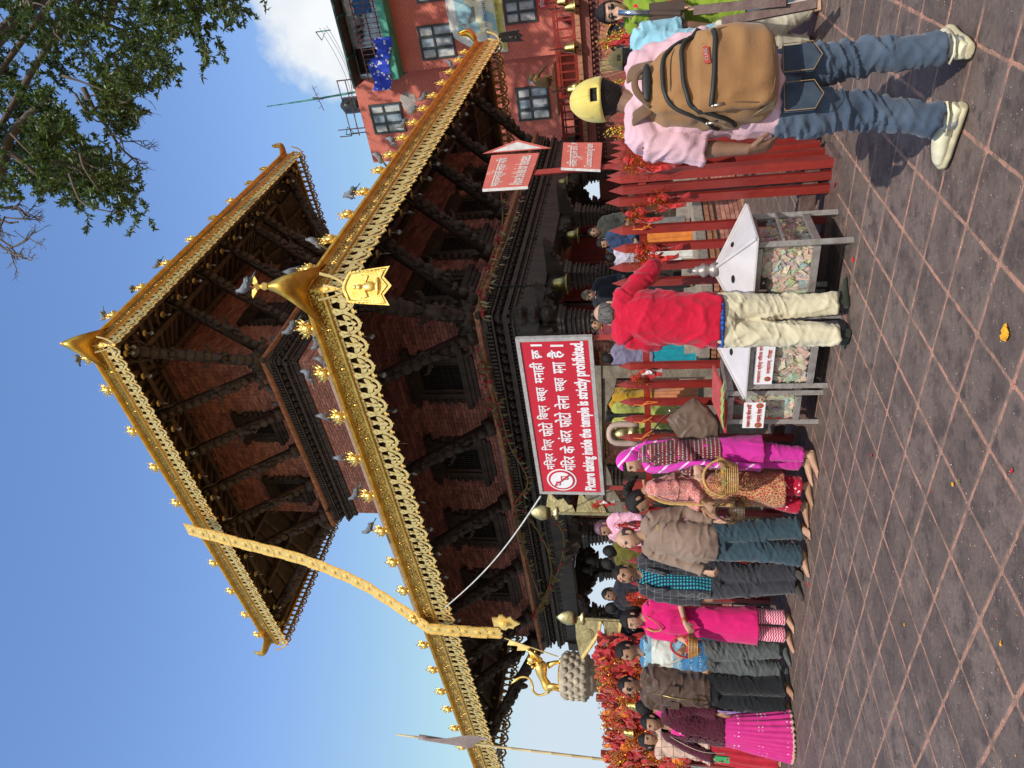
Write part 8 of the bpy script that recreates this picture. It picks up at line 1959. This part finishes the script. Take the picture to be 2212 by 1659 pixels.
# woman in printed salmon kurta
b6 = (G(1756, 1066)+G(1748, 1106))/2
m6 = person('woman in printed salmon kurta bending forward with her hair in a ponytail', b6, 1.55, 262, (1380, 1082, -.02), (1410, 1050, .0), (1553, 1052, .03),
            {-1: ((1485, 1050, -.12), (1524, 1088, -.16), (1542, 1104, -.18), (.2, 1, 0), .9, 1), 1: ((1480, 1078, .12), (1520, 1098, .1), (1535, 1108, .1))},
            {-1: ((1655, 1048, -.02), (1742, 1050, -.04)), 1: ((1655, 1075, .05), (1735, 1090, .08))}, hd=(-10, 40, 0), skinm=SK1, fem=True)
SAL = cloth('salmon_print', (.50, .12, .11), (.46, .10, .09), bump=.2)
def paisley(c1, c2, sc, split=None):
    def fn(t, v, cur):
        vo = N(t, 'ShaderNodeTexVoronoi'); vo.inputs['Scale'].default_value = sc; vo.feature = 'DISTANCE_TO_EDGE'; L(t, v, vo.inputs['Vector'])
        v2 = N(t, 'ShaderNodeTexVoronoi'); v2.inputs['Scale'].default_value = sc*1.0; L(t, v, v2.inputs['Vector'])
        a = mixc(t, mt('LESS_THAN', vo.outputs['Distance'], .09, nt=t), cur, c1); return mixc(t, mt('LESS_THAN', v2.outputs['Distance'], .20, nt=t), a, c2)
    return fn
pattern(SAL, paisley((.62, .35, .30), (.42, .05, .06), 58)); SALB = cloth('paisley_skirt_print', (.36, .04, .05), (.32, .03, .04), bump=.2); pattern(SALB, paisley((.46, .32, .13), (.20, .20, .07), 44))
mb = MB(); torso(m6, mb, m6.PV.z+.0, .014, fem=True); sleeve(m6, mb, -1, 1.8, .012, .036); sleeve(m6, mb, 1, 1.8, .012, .036); rl(m6, mb, 'kurta_top', SAL, .010, [soft(0.0096, 12)])
mb = MB(); torso(m6, mb, m6.J((1690, 1060)).z, .018, fem=True, flare=1.35, yoke=False, neckdrop=.7); rl(m6, mb, 'kurta_skirt', SALB, .010, [soft(0.0112, 13, (8, 8, 3))])
REDW = cloth('red_print_trousers', (.40, .008, .035), (.36, .006, .03)); pattern(REDW, paisley((.40, .008, .035), (.70, .55, .55), 24))
mb = MB(); trousers(m6, mb, .010, .09, .082, .080, hip=.84); rl(m6, mb, 'trousers', REDW, .010, [knee_folds(m6, 0.0085)])
mb = MB(); P = spline([m6.NB-m6.side*.1+UP*.03, m6.NB-m6.fwd*.05+UP*.035, m6.NB+m6.side*.1+UP*.02, m6.NB+m6.side*.10+m6.fwd*.12-UP*.2, m6.PV+m6.side*.11+m6.fwd*.16+UP*.05, m6.PV+m6.side*.1+m6.fwd*.17-UP*.2], 18); mb.tube(P, [(.045, .012)]*18, 10); rl(m6, mb, 'shawl', paisley and cloth('gold_bordered_shawl', (.55, .30, .12), (.42, .10, .06)), .009, [soft(0.0080, 4)])
mb = MB(); q_ = spline([m6.NB-m6.side*.12+UP*.02+m6.fwd*.05, m6.NB-m6.side*.13+m6.fwd*.12-UP*.15, m6.PV-m6.side*.13+m6.fwd*.15+UP*.1, m6.PV-m6.side*.13+m6.fwd*.15-UP*.25], 14); mb.tube(q_, [(.022, .008)]*14, 8); rl(m6, mb, 'gold_border', cloth('gold_border_cloth', (.60, .42, .16), (.45, .25, .08)), .008)
hair(m6, HAIR, 'long', .08); g = MB(); g.tube(spline([m6.Hd(0, -.09, .03), m6.Hd(0, -.14, .02), m6.Hd(.01, -.17, -.06), m6.Hd(.0, -.18, -.14)], 9), [.035, .042, .04, .036, .034, .03, .026, .02, .008], 10); rl(m6, g, 'ponytail', HAIR, .008, [soft(0.0096, 2, (30, 30, 8))]); specs(m6, MET); bangles(m6, -1, mat('mixed_bangle', (.5, .3, .1), .35, .5), 3)
basket('wire_basket', m6.B+m6.J((1606, 1104, -.2)), .10, .08, .07, 'small dark basket hanging from the hand of the bending woman', mat('dark_cane', (.10, .05, .02), .5), True, None, True)
# man in taupe sweatshirt
b7 = (G(1748, 1142)+G(1738, 1200))/2
m7 = person('bald stocky man in taupe sweatshirt and slate blue trousers with a tilak', b7, 1.62, 200, (1358, 1163, -.02), (1404, 1155, .0), (1540, 1168, .0),
            {-1: ((1480, 1106, .02), (1546, 1128, -.06), (1578, 1134, -.08), (.6, .6, 0), .5, 1), 1: ((1480, 1216, .0), (1524, 1236, -.10), (1550, 1240, -.14), (.5, .8, 0), 1.1, -1)},
            std_legs((1645, 1190, 1645, 1144), (1728, 1199, 1732, 1140)), hd=(14, 4, 0), skinm=SK2, footyaw={1: 38, -1: -14}, shoulder_w=.185)
TPE = cloth('taupe_sweatshirt', (.25, .175, .135), (.22, .15, .115)); SLB = cloth('slate_blue_trousers', (.035, .065, .085), (.028, .052, .07))
mb = MB(); torso(m7, mb, m7.J((1527, 1165)).z, .016, belly=.075); sleeve(m7, mb, -1, 1.92, .014, .036); sleeve(m7, mb, 1, 1.9, .014, .036); rl(m7, mb, 'sweatshirt', TPE, .010, [soft(0.0112, 21)]); collar(m7, cloth('plaid_collar', (.12, .05, .04), (.3, .22, .15), sc=30), .068)
g = MB(); g.tube([m7.J((1417, 1146, -.19)), m7.J((1421, 1141, -.19)), m7.J((1418, 1136, -.19)), m7.J((1422, 1132, -.19))], .003, 4); lk(m7, g, 'chest_logo', mat('yellow_embroidery', (.6, .42, .05), .6))
mb = MB(); trousers(m7, mb, .018, .06, .082, .08); rl(m7, mb, 'trousers', SLB, .010, [knee_folds(m7, 0.0119)]); hair(m7, mat('cropped_hair', (.05, .04, .035), .8), 'bald', .015); tilak(m7)
# man in blazer
b8 = (G(1735, 1232)+G(1722, 1262))/2
m8 = person('man in dark checked blazer over teal checked shirt, grinning with a red tilak', b8, 1.66, 186, (1352, 1240, -.02), (1398, 1240, .0), (1530, 1250, .0),
            {-1: ((1470, 1212, .06), (1530, 1210, .05), (1555, 1212, .05)), 1: ((1466, 1292, .02), (1520, 1296, .0), (1548, 1296, 0), (.6, .6, 0), .6, -1)},
            std_legs((1620, 1268, 1620, 1240), (1712, 1262, 1722, 1236)), hd=(6, 4, 0), skinm=SK1, feet='sock', sox=cloth('brown_sock', (.06, .045, .035)), footyaw={1: 22, -1: -6})
BLZ = cloth('charcoal_check_blazer', (.035, .035, .042), (.028, .028, .034)); pattern(BLZ, checks(.08, .08, .075, .075, (.10, .10, .11), (.14, .14, .15)))
TEAL = cloth('teal_check_shirt', (.03, .36, .33), (.025, .32, .30)); pattern(TEAL, checks(.5, .5, .030, .030, (.01, .04, .10), (.008, .015, .04)))
mb = MB(); torso(m8, mb, m8.PV.z+.0, .010, belly=.03); rl(m8, mb, 'shirt', TEAL, .010, [soft(0.0064, 1)]); collar(m8, TEAL, .068)
mb = MB(); torso(m8, mb, m8.J((1536, 1250)).z, .030, belly=.02, flare=1.08); sleeve(m8, mb, 1, 1.9, .02, .042); sleeve(m8, mb, -1, 1.9, .02, .042)
bl_ = rl(m8, mb, 'blazer', BLZ, .011, [soft(0.0096, 31)])
import bmesh
def open_front(p, o, w_top, w_bot, z_top, z_bot, off=0.0):
    """cut the open front of a jacket out of its shell"""
    bm_2 = bmesh.new(); bm_2.from_mesh(o.data); kill = []
    for v in bm_2.verts:
        z = v.co.z
        if z < z_bot or z > z_top: continue
        t = (z-z_bot)/(z_top-z_bot); ctr = p.PV.lerp(p.NB, min(1, max(-.3, (z-p.PV.z)/(p.NB.z-p.PV.z)))); r_ = v.co-ctr
        if r_.dot(p.fwd) > .02 and abs(r_.dot(p.side)-off) < w_bot+(w_top-w_bot)*t: kill.append(v)
    bmesh.ops.delete(bm_2, geom=kill, context='VERTS'); bm_2.to_mesh(o.data); bm_2.free()
open_front(m8, bl_, .075, .055, m8.NB.z+.05, m8.PV.z-.3)
mb = MB(); trousers(m8, mb, .014, .06, .07, .074); rl(m8, mb, 'trousers', cloth('charcoal_check_trousers', (.045, .045, .055), (.03, .03, .038)), .010, [knee_folds(m8, 0.0119)]); hair(m8, HAIR, 'short', .06); tilak(m8, .010); moustache(m8)
for q in (-1, 1):
    g = MB(); c = m8.NB+m8.fwd*.10; a = [m8.NB+m8.side*(q*.075)+m8.fwd*.04+UP*.01, m8.NB+m8.side*(q*.095)+m8.fwd*.155-UP*.10, m8.NB+m8.side*(q*.075)+m8.fwd*.175-UP*.22]; g.tube(spline(a, 6), [(.022, .006)]*6, 6, side=m8.side); lk(m8, g, 'lapel', BLZ)
# woman in magenta kurta with basket
b9 = (G(1712, 1338)+G(1708, 1374))/2
m9 = person('woman in plain deep pink kurta with embroidered neckline holding a small basket', b9, 1.57, 198, (1366, 1338, -.02), (1405, 1334, .0), (1540, 1346, .0),
            {-1: ((1468, 1298, -.04), (1480, 1346, -.22), (1500, 1374, -.26), (0, .8, .3), .5, 1), 1: ((1465, 1374, .0), (1490, 1392, -.16), (1505, 1402, -.22), (0, .8, .5), .7, -1)},
            std_legs((1625, 1366, 1625, 1330), (1700, 1372, 1702, 1334)), hd=(18, 12, 0), skinm=SK2, fem=True, footyaw={1: 20, -1: 0})
DPK = cloth('deep_pink_cotton', (.62, .012, .15), (.56, .010, .13), bump=.15); mb = MB(); torso(m9, mb, m9.J((1634, 1348)).z, .018, fem=True, flare=1.15, k=1.02); sleeve(m9, mb, -1, .95, .016); sleeve(m9, mb, 1, .95, .016); rl(m9, mb, 'kurta', DPK, .010, [soft(0.0096, 41, (8, 8, 3))])
WAVE = cloth('pink_wave_print', (.55, .015, .10), (.5, .012, .09))
def waves(t, v, cur):
    s_ = sepc(t, v); w_ = mt('ADD', s_[2], mt('MULTIPLY', mt('SINE', mt('MULTIPLY', mt('ADD', s_[0], s_[1], nt=t), 150, nt=t), None, nt=t), .005, nt=t), nt=t); return mixc(t, stripe(t, w_, .024, .010), cur, (.78, .58, .62))
pattern(WAVE, waves); mb = MB(); trousers(m9, mb, .006, .07, .070, .072, hip=.80); rl(m9, mb, 'trousers', WAVE, .010, [knee_folds(m9, 0.0068)])
hair(m9, HAIR, 'long', .10, 2); g = MB(); g.ell(m9.Hd(0, -.10, -.04), (.06, .05, .075), 12, 8, m9.Rh); rl(m9, g, 'hair_bun', HAIR, .008); specs(m9, MET); tilak(m9, .005); bangles(m9, -1, mat('red_gold_bangle', (.6, .1, .03), .35, .4), 3)
g = MB(); P = spline([m9.NB+m9.side*.08+UP*.01+m9.fwd*.07, m9.NB+m9.side*.06+m9.fwd*.135-UP*.08, m9.NB+m9.fwd*.16-UP*.15, m9.NB-m9.side*.06+m9.fwd*.135-UP*.08, m9.NB-m9.side*.08+UP*.01+m9.fwd*.07], 16); g.tube(P, [(.012, .004)]*16, 6); lk(m9, g, 'neckline_embroidery', cloth('gold_embroidery', (.60, .36, .08), (.25, .10, .04), sc=70))
basket('flower_basket', m9.B+m9.J((1506, 1398, -.28)), .115, .085, .085, 'small cane basket of red offerings held by the woman in plain pink', CANE, True, 'red')
# man in blue and white sweater
b10 = (G(1706, 1404)+G(1708, 1460))/2+Vector((0, .08, 0))
m10 = person('man in blue and white striped sweater with a cream sling strap and grey trousers', b10, 1.63, 202, (1356, 1406, -.02), (1400, 1410, .0), (1522, 1420, .0),
             {1: ((1462, 1454, .02), (1514, 1456, -.08), (1540, 1452, -.12), (.5, .8, 0), .9, -1), -1: ((1465, 1380, .0), (1480, 1400, -.15), (1470, 1408, -.2))},
             std_legs((1612, 1440, 1612, 1402), (1698, 1448, 1698, 1404)), hd=(12, 14, 0), skinm=SK1, feet='sock', sox=cloth('grey_sock', (.09, .10, .10)), footyaw={1: 40, -1: 10})
BSW = cloth('striped_knit', (.05, .20, .40), (.04, .18, .37), bump=.7, bs=140)
zc_ = m10.J((1430, 1410)).z
def bsw(t, v, cur):
    s_ = sepc(t, v); z = mt('SUBTRACT', s_[2], zc_, nt=t); az_ = mt('ABSOLUTE', z, None, nt=t)
    c = mixc(t, mt('LESS_THAN', az_, .19, nt=t), cur, (.20, .36, .46)); c = mixc(t, mt('LESS_THAN', az_, .11, nt=t), c, (.62, .64, .58))
    vo = N(t, 'ShaderNodeTexVoronoi'); vo.inputs['Scale'].default_value = 60; L(t, v, vo.inputs['Vector']); return mixc(t, mt('MULTIPLY', stripe(t, z, .095, .022, .2), mt('LESS_THAN', vo.outputs['Distance'], .35, nt=t), nt=t), c, (.60, .66, .70))
pattern(BSW, bsw); mb = MB(); torso(m10, mb, m10.PV.z+.03, .020, belly=.02); sleeve(m10, mb, 1, 1.85, .018, .04); sleeve(m10, mb, -1, 1.85, .018, .04); rl(m10, mb, 'sweater', BSW, .010, [soft(0.0112, 51)]); collar(m10, cloth('dark_polo_collar', (.03, .04, .05)), .068)
mb = MB(); trousers(m10, mb, .02, .09, .062, .085); rl(m10, mb, 'trousers', cloth('grey_cotton_trousers', (.095, .105, .105), (.075, .085, .085)), .010, [knee_folds(m10, 0.0153)]); hair(m10, HAIR, 'short', .09, 5); tilak(m10, .004); moustache(m10)
g = MB(); P = spline([m10.NB+m10.side*.12-UP*.03, m10.NB+m10.side*.08+m10.fwd*.11-UP*.09, m10.NB+m10.fwd*.165-UP*.22, m10.PV-m10.side*.12+m10.fwd*.15+UP*.22], 14); g.tube(P, [(.013, .003)]*14, 6); lk(m10, g, 'sling_strap', cloth('cream_strap', (.6, .5, .4)))
g = MB(); a = m10.B+m10.J((1500, 1376, -.2)); b = m10.B+m10.J((1572, 1386, -.18)); g.tube([a, b], .014, 8); g.build('green_tube', mat('teal_plastic', (.02, .30, .26), .35), smooth=True, label='rolled teal tube hanging between the woman in pink and the man in blue sweater', cat='tube')
# man in brown jacket
b11 = (G(1706, 1484)+G(1706, 1532))/2+Vector((0, -.05, 0))
m11 = person('man in brown zip jacket, black trousers and dark round sunglasses', b11, 1.62, 190, (1361, 1481, -.02), (1404, 1482, .0), (1528, 1492, .0),
             {1: ((1472, 1530, .02), (1520, 1524, -.04), (1545, 1516, -.08)), -1: ((1470, 1448, .04), (1525, 1455, .02), (1550, 1458, 0))},
             std_legs((1615, 1516, 1615, 1480), (1698, 1524, 1700, 1482)), hd=(8, 4, 0), skinm=SK1, footyaw={1: 24, -1: -6})
BRJ = cloth('brown_nylon_jacket', (.085, .05, .036), (.07, .042, .03), rough=.5, bump=.15, bs=40); BLK = cloth('black_cotton', (.014, .016, .018), (.010, .011, .013))
mb = MB(); torso(m11, mb, m11.J((1532, 1490)).z, .030, belly=.02, flare=1.06); sleeve(m11, mb, 1, 1.88, .024, .042); sleeve(m11, mb, -1, 1.88, .024, .042); rl(m11, mb, 'jacket', BRJ, .010, [soft(0.0144, 61)]); collar(m11, cloth('blue_striped_collar', (.35, .42, .55), (.6, .6, .62), sc=60), .070, .04)
g = MB(); g.tube([m11.NB+m11.fwd*.115-UP*.05, m11.PV.lerp(m11.NB, .5)+m11.fwd*.18, m11.PV+m11.fwd*.175-UP*.0], .005, 6); lk(m11, g, 'zip', BRASS)
for q in (-1, 1): g = MB(); c = m11.PV.lerp(m11.NB, .55)+m11.fwd*.165+m11.side*(q*.09); g.prism([(-.04, -.05), (.04, -.05), (.04, .04), (-.04, .04)], c, m11.side, (0, 0, 1), .016); lk(m11, g, 'chest_pocket', BRJ, False)
g = MB(); c = m11.PV+m11.fwd*.18+UP*.10
for q in (-1, 1): g.tube([c, c+m11.side*(q*.05)+UP*.03, c+m11.side*(q*.06)-UP*.03, c+m11.side*(q*.03)-UP*.10], .004, 5)
lk(m11, g, 'drawstring', EYED)
mb = MB(); trousers(m11, mb, .018, .07, .088, .085); rl(m11, mb, 'trousers', BLK, .010, [knee_folds(m11, 0.0102)]); hair(m11, HAIR, 'short', .07, 8); tilak(m11, .005); specs(m11, EYED, True)
# woman in maroon cardigan and pink saree
b12 = G(1712, 1586)
m12 = person('woman in maroon knitted cardigan and long pink saree touching the ground', b12, 1.50, 196, (1408, 1560, -.02), (1446, 1566, .0), (1560, 1578, .0),
             {-1: ((1506, 1532, .0), (1552, 1543, -.05), (1578, 1552, -.06), (.6, .6, 0), .4, 1), 1: ((1506, 1622, .0), (1546, 1640, -.10), (1570, 1642, -.12))},
             std_legs((1640, 1600, 1640, 1572), (1705, 1600, 1705, 1572)), hd=(4, 4, 0), skinm=SK1, fem=True, shoulder_w=.16)
MAR = cloth('maroon_bobble_knit', (.085, .010, .025), (.06, .007, .018), bump=.8, bs=55); SAR = cloth('pink_saree', (.56, .03, .22), (.52, .025, .19), bump=.15)
def sarp(t, v, cur):
    vo = N(t, 'ShaderNodeTexVoronoi'); vo.inputs['Scale'].default_value = 26; vo.inputs['Randomness'].default_value = .1; L(t, v, vo.inputs['Vector']); s_ = sepc(t, v)
    m_ = mt('MULTIPLY', mt('LESS_THAN', vo.outputs['Distance'], .22, nt=t), stripe(t, s_[2], .26, .09), nt=t); c = mixc(t, m_, cur, (.72, .50, .58)); return mixc(t, mt('LESS_THAN', s_[2], .035, nt=t), c, (.62, .40, .30))
pattern(SAR, sarp)
def pleats(p, n=26, amp=.012):
    def f(co, no):
        a = np.arctan2(co[:, 0]-p.PV.x, -(co[:, 1]-p.PV.y)); w_ = np.clip((p.PV.z-co[:, 2])/.5, 0, 1); return amp*w_*np.sin(a*n+1.2*np.sin(co[:, 2]*4))
    return f
mb = MB(); torso(m12, mb, .012, .012, fem=True, flare=1.75, yoke=False, neckdrop=.35); rl(m12, mb, 'saree', SAR, .010, [pleats(m12), soft(.005, 71, (6, 6, 2))])
mb = MB(); torso(m12, mb, m12.J((1550, 1575)).z, .026, fem=True); sleeve(m12, mb, -1, 1.9, .020, .042); sleeve(m12, mb, 1, 1.9, .020, .042); cd = rl(m12, mb, 'cardigan', MAR, .010, [soft(0.0080, 72, (30, 30, 30))]); open_front(m12, cd, .055, .012, m12.NB.z+.06, m12.NB.z-.17)
mb = MB(); torso(m12, mb, m12.PV.z+.2, .012, fem=True, yoke=False, neckdrop=.05); rl(m12, mb, 'blouse', SAR, .011)
hair(m12, HAIR, 'long', .05, 1); tilak(m12, .006)
for i in range(4): g = MB(); g.ell(m12.PV.lerp(m12.NB, .62-.15*i)+m12.fwd*.16, (.012, .008, .012), 8, 5); lk(m12, g, 'button', EYED)
bangles(m12, -1, mat('gold_red_bangle', (.6, .2, .05), .3, .6), 4); bangles(m12, 1, mat('gold_red_bangle', (.6, .2, .05), .3, .6), 4)
g = MB(); g.tube(spline([m12.NB+m12.side*.10, m12.NB+m12.side*.09+m12.fwd*.11-UP*.10, m12.PV+m12.side*.13+m12.fwd*.17+UP*.22, m12.PV+m12.side*.17+m12.fwd*.12-UP*.05], 14), [(.022, .004)]*14, 6); lk(m12, g, 'lanyard', cloth('cream_lanyard', (.55, .48, .34)))
g = MB(); a = m12.B+m12.J((1562, 1640, -.13)); g.bar(a-UP*.06, a+UP*.08, .06, .03); g.build('drink_carton', mat('green_carton', (.05, .38, .14), .4), label='green and white carton in the hand of the woman in maroon', cat='carton')
# --- people behind ---
def simple(label, base, basez, H, face, head, body_, legs_c, hairm=HAIR, style='long', skinm=SK1, fem=True, long=True, skirt=None, sl=1.8, hd=(0, 0, 0), grow=.08, group='visitors inside the temple railings', arms=True):
    """a background visitor; (x, y) of the head centre fixes the figure"""
    B = Vector(base); s_ = H/1.65
    dx, dz = 0, 0
    hc = aty(head[0], head[1], B.y); B.x = hc.x; basez = hc.z-1.535*s_ if basez is None else basez; B.z = basez
    def px_(v):                                  # world point to survey reading
        q = v-EYE; d = q.dot(F0); return (1106-FPX*q.dot(EY)/d, 829.5-FPX*q.dot(EX)/d, v.y-B.y)
    sd_ = az(face+90); fw_ = az(face); O = Vector((hc.x, B.y, B.z))
    pt = lambda x, y, z: px_(O+sd_*(x*s_)+fw_*(y*s_)+UP*(z*s_))
    kw = {}
    if arms: kw = {1: (pt(.24, .02, 1.10), pt(.20, .20, .98), pt(.15, .28, 1.0)), -1: (pt(-.24, .02, 1.10), pt(-.20, .20, .98), pt(-.15, .28, 1.0))}
    p = person(label, (hc.x, B.y, 0), H, face, px_(hc), pt(0, -.02, 1.42), pt(0, 0, .93), kw, {1: (pt(.09, .02, .48), pt(.09, 0, .07)), -1: (pt(-.09, .02, .48), pt(-.09, 0, .07))}, hd=hd, skinm=skinm, fem=fem, voxel=.012, group=group, basez=B.z)
    mb = MB(); torso(p, mb, (p.PV.z-.1) if not long else .45, .018, fem=fem, flare=1.2); sleeve(p, mb, 1, sl, .016, .04); sleeve(p, mb, -1, sl, .016, .04); rl(p, mb, 'top', body_, .014, [soft(0.0112, head[1] % 17)])
    if skirt is not None: mb = MB(); torso(p, mb, .03, .014, fem=fem, flare=1.4, yoke=False, neckdrop=.75); rl(p, mb, 'skirt', skirt, .014, [pleats(p, 14, .01)])
    else: mb = MB(); trousers(p, mb, .010, .06, .07, .075, hip=.88); rl(p, mb, 'trousers', legs_c, .014)
    if style: hair(p, hairm, style, grow, head[1] % 7)
    return p
def CLc(n, c): return cloth(n, c)
p13 = simple('woman behind in peach sweater with black hair in a low bun', (0, 8.2, 0), 0, 1.52, 150, (1402, 1600), CLc('peach_sweater', (.62, .42, .33)), BLK, hd=(-30, 5, 0), long=False, skirt=CLc('crimson_shawl', (.5, .02, .04)), group='people behind the queue', arms=False)
g = MB(); g.ell(p13.Hd(0, -.11, -.02), (.055, .05, .055), 10, 7); lk(p13, g, 'hair_bun', HAIR)
LAV = CLc('lavender_skirt', (.36, .22, .50)); DKB = CLc('deep_blue_print', (.04, .06, .16))
p13b = simple('woman with dark hair mostly hidden between the brown jacket and the maroon cardigan', (0, 8.45, 0), 0, 1.5, 20, (1395, 1527), CLc('hot_pink_blouse', (.55, .03, .2)), BLK, long=False, skirt=LAV, group='people behind the queue', arms=False)
pattern(bpy.data.materials['peach_sweater'], checks(.06, .06, .11, .13, (.20, .10, .07), (.2, .1, .07)))
p14 = simple('woman with purple tinted hair in pink dotted blouse behind the fence', (0, 8.3, 0), None, 1.52, 215, (1306, 1140), CLc('pink_dotted_cloth', (.68, .34, .44)), BLK, hairm=PURH, hd=(10, 18, 0), skirt=CLc('pink_cloth', (.6, .2, .35)), grow=.06, group='visitors inside the temple railings')
pattern(p14.root.children[-3].data.materials[0] if False else bpy.data.materials['pink_dotted_cloth'], paisley((.68, .34, .44), (.8, .62, .68), 18))
for (lb, Y, x, y, f, c, st, sc__) in (('long haired visitor in olive top silhouetted under the dark hanging bells', 9.6, 1322, 1190, 10, (.13, .11, .02), 'long', None),
        ('visitor with black bun silhouetted behind the man in the blazer', 9.8, 1318, 1216, 20, (.02, .02, .025), 'long', None),
        ('boy with cropped hair and crimson scarf behind the man in the blazer', 9.2, 1320, 1284, 200, (.02, .02, .03), 'short', (.42, .01, .05)),
        ('woman in dark green dotted dress by the carved column', 9.8, 1326, 1314, 330, (.02, .05, .035), 'long', None),
        ('dark haired person looking up beside the broad brass pennant', 9.4, 1328, 1342, 200, (.05, .04, .05), 'long', None)):
    q = simple(lb, (0, Y, 0), None, 1.55, f, (x, y), CLc('top_cloth', c), BLK, style=st, skinm=SK3)
    if sc__: mb = MB(); mb.tube([q.NB+q.side*.16-UP*.06, q.NB+UP*.02-q.fwd*.02, q.NB-q.side*.16-UP*.06], [(.06, .05), (.08, .06), (.06, .05)], 12); rl(q, mb, 'scarf', CLc('crimson_scarf', sc__), .011)
ORGS = CLc('orange_skirt', (.65, .20, .04)); WHS = CLc('white_lilac_cotton', (.52, .48, .58)); NAV = CLc('navy_cotton', (.03, .055, .13)); DGR = CLc('dark_grey_wool', (.045, .045, .04))
qa = simple('man in dark grey jacket standing behind the pickets near the second column', (0, 11.2, 0), None, 1.6, 205, (1287, 501), DGR, CLc('grey_trousers', (.2, .19, .18)), style='short', fem=False, long=False, skinm=SK3)
qb = simple('woman in navy top and orange skirt leaning on the plinth behind the pickets', (0, 10.9, 0), None, 1.5, 235, (1305, 524), NAV, BLK, long=False, skirt=ORGS, skinm=SK1, hd=(0, 15, 0))
qc = simple('figure in pale lilac shirt turned away behind the rail bow', (0, 11.0, 0), None, 1.45, 20, (1322, 556), WHS, BLK, long=False, skirt=CLc('white_cotton', (.6, .6, .56)), style='short')
qd = simple('older man in beanie and glasses with pale blue collar and dark jacket', (0, 10.3, 0), None, 1.62, 190, (1276, 637), CLc('black_jacket', (.02, .02, .028)), BLK, style='short', fem=False, long=False, skinm=SK1, hd=(-6, 8, 0))
specs(qd, MET); collar(qd, CLc('pale_blue_collar', (.35, .5, .72)), .075, .05)
hv = head_pts(30, 22, .12); g = MB(); g.add([qd.Hd(x, y-.004, z+.006) for x, y, z, n in hv], [f for f in grid_faces(30, 22) if sum(hv[i][3][2] for i in f)/4 > .28]); g.build('beanie', CLc('khaki_beanie', (.17, .13, .08)), qd.root, True)
qe = simple('person with black cap and yellow collar beside the carved column', (0, 10.4, 0), None, 1.5, 190, (1290, 702), CLc('maroon_top', (.2, .04, .05)), BLK, style='short', skinm=SK1)
collar(qe, CLc('yellow_collar', (.65, .42, .03)), .078, .05)
qf = simple('figure in teal saree behind the fence left of the man in red', (0, 10.6, 0), None, 1.55, 30, (1316, 772), CLc('purple_grey_shawl', (.20, .18, .28)), BLK, skirt=CLc('teal_saree', (.01, .25, .32)), long=False)
qg = simple('woman in mustard shawl, teal and orange skirt under the end of the pink sign', (0, 10.2, 0), None, 1.5, 320, (1313, 865), CLc('mustard_shawl', (.50, .28, .02)), BLK, long=False, skirt=CLc('orange_print_skirt', (.60, .22, .10)), hd=(0, 25, 0))
qh = simple('woman in lime and cream saree with a long plait beside the stone shrine', (0, 9.9, 0), None, 1.5, 350, (1318, 900), CLc('lime_saree_print', (.40, .42, .10)), BLK, skirt=CLc('cream_lime_print', (.50, .50, .25)))
pattern(bpy.data.materials['cream_lime_print'], paisley((.50, .50, .25), (.25, .35, .05), 12))
g = MB(); g.tube(spline([qh.Hd(0, -.1, 0), qh.Hd(0, -.12, -.15), qh.NB-qh.fwd*.16-UP*.2, qh.NB-qh.fwd*.17-UP*.4], 16), [.03-.001*i+.004*(i % 2) for i in range(16)], 8); lk(qh, g, 'plait', HAIR)
for (lb, x, y, c) in (('visitor in orange cloth seen through the terrace railing above the coconut sign', 1275, 322, (.7, .16, .02)), ('dark haired visitor in white behind the terrace railing left of the yellow cap', 1262, 300, (.5, .5, .55)), ('visitor in dark blue behind the terrace railing over the arrow sign tip', 1270, 272, (.03, .05, .12))):
    simple(lb, (0, 17.4, 0), None, 1.55, 200, (x, y), CLc('top_cloth', c), BLK, style='short', group='visitors on the terrace')
# blue drum and timber at the right edge
dr = Vector((3.55, 5.55, 0)); g = MB(); g.lathe([(.2, 0), (.22, .03), (.22, .28), (.235, .3), (.22, .32), (.22, .58), (.235, .6), (.22, .62), (.21, .85), (.19, .88), (.03, .885)], dr, 24); g.build('plastic_drum', mat('blue_plastic', (.01, .07, .42), .4), smooth=True, label='blue plastic drum at the right edge behind the cream trousers', cat='drum')
for i, (x0, y0, x1, y1) in enumerate(((1500, 22, 1700, 2), (1560, 48, 1765, 8))):
    a = aty(x0, y0, 5.2); b = aty(x1, y1, 5.0); b.z = max(b.z, .03); MB().bar(a, b, .06, .045).build('timber_strut', GREYW, label='slanting dark timber %s the blue drum' % ('in front of' if i == 0 else 'below'), cat='timber')
# coarse broom by the niche
g = MB(); c = pline(1345, 140, FO+FR*.0, FR); rq = random.Random(4)
for i in range(90): a = c+Vector((rq.gauss(0, .02), rq.gauss(0, .02), 0)); g.tube([a-UP*.25, a+Vector((rq.gauss(0, .03), rq.gauss(0, .03), rq.uniform(.18, .28)))], .003, 3, cap=False)
g.build('straw_broom', mat('straw', (.50, .38, .18), .9), label='straw broom head sticking up between the two caps', cat='broom')
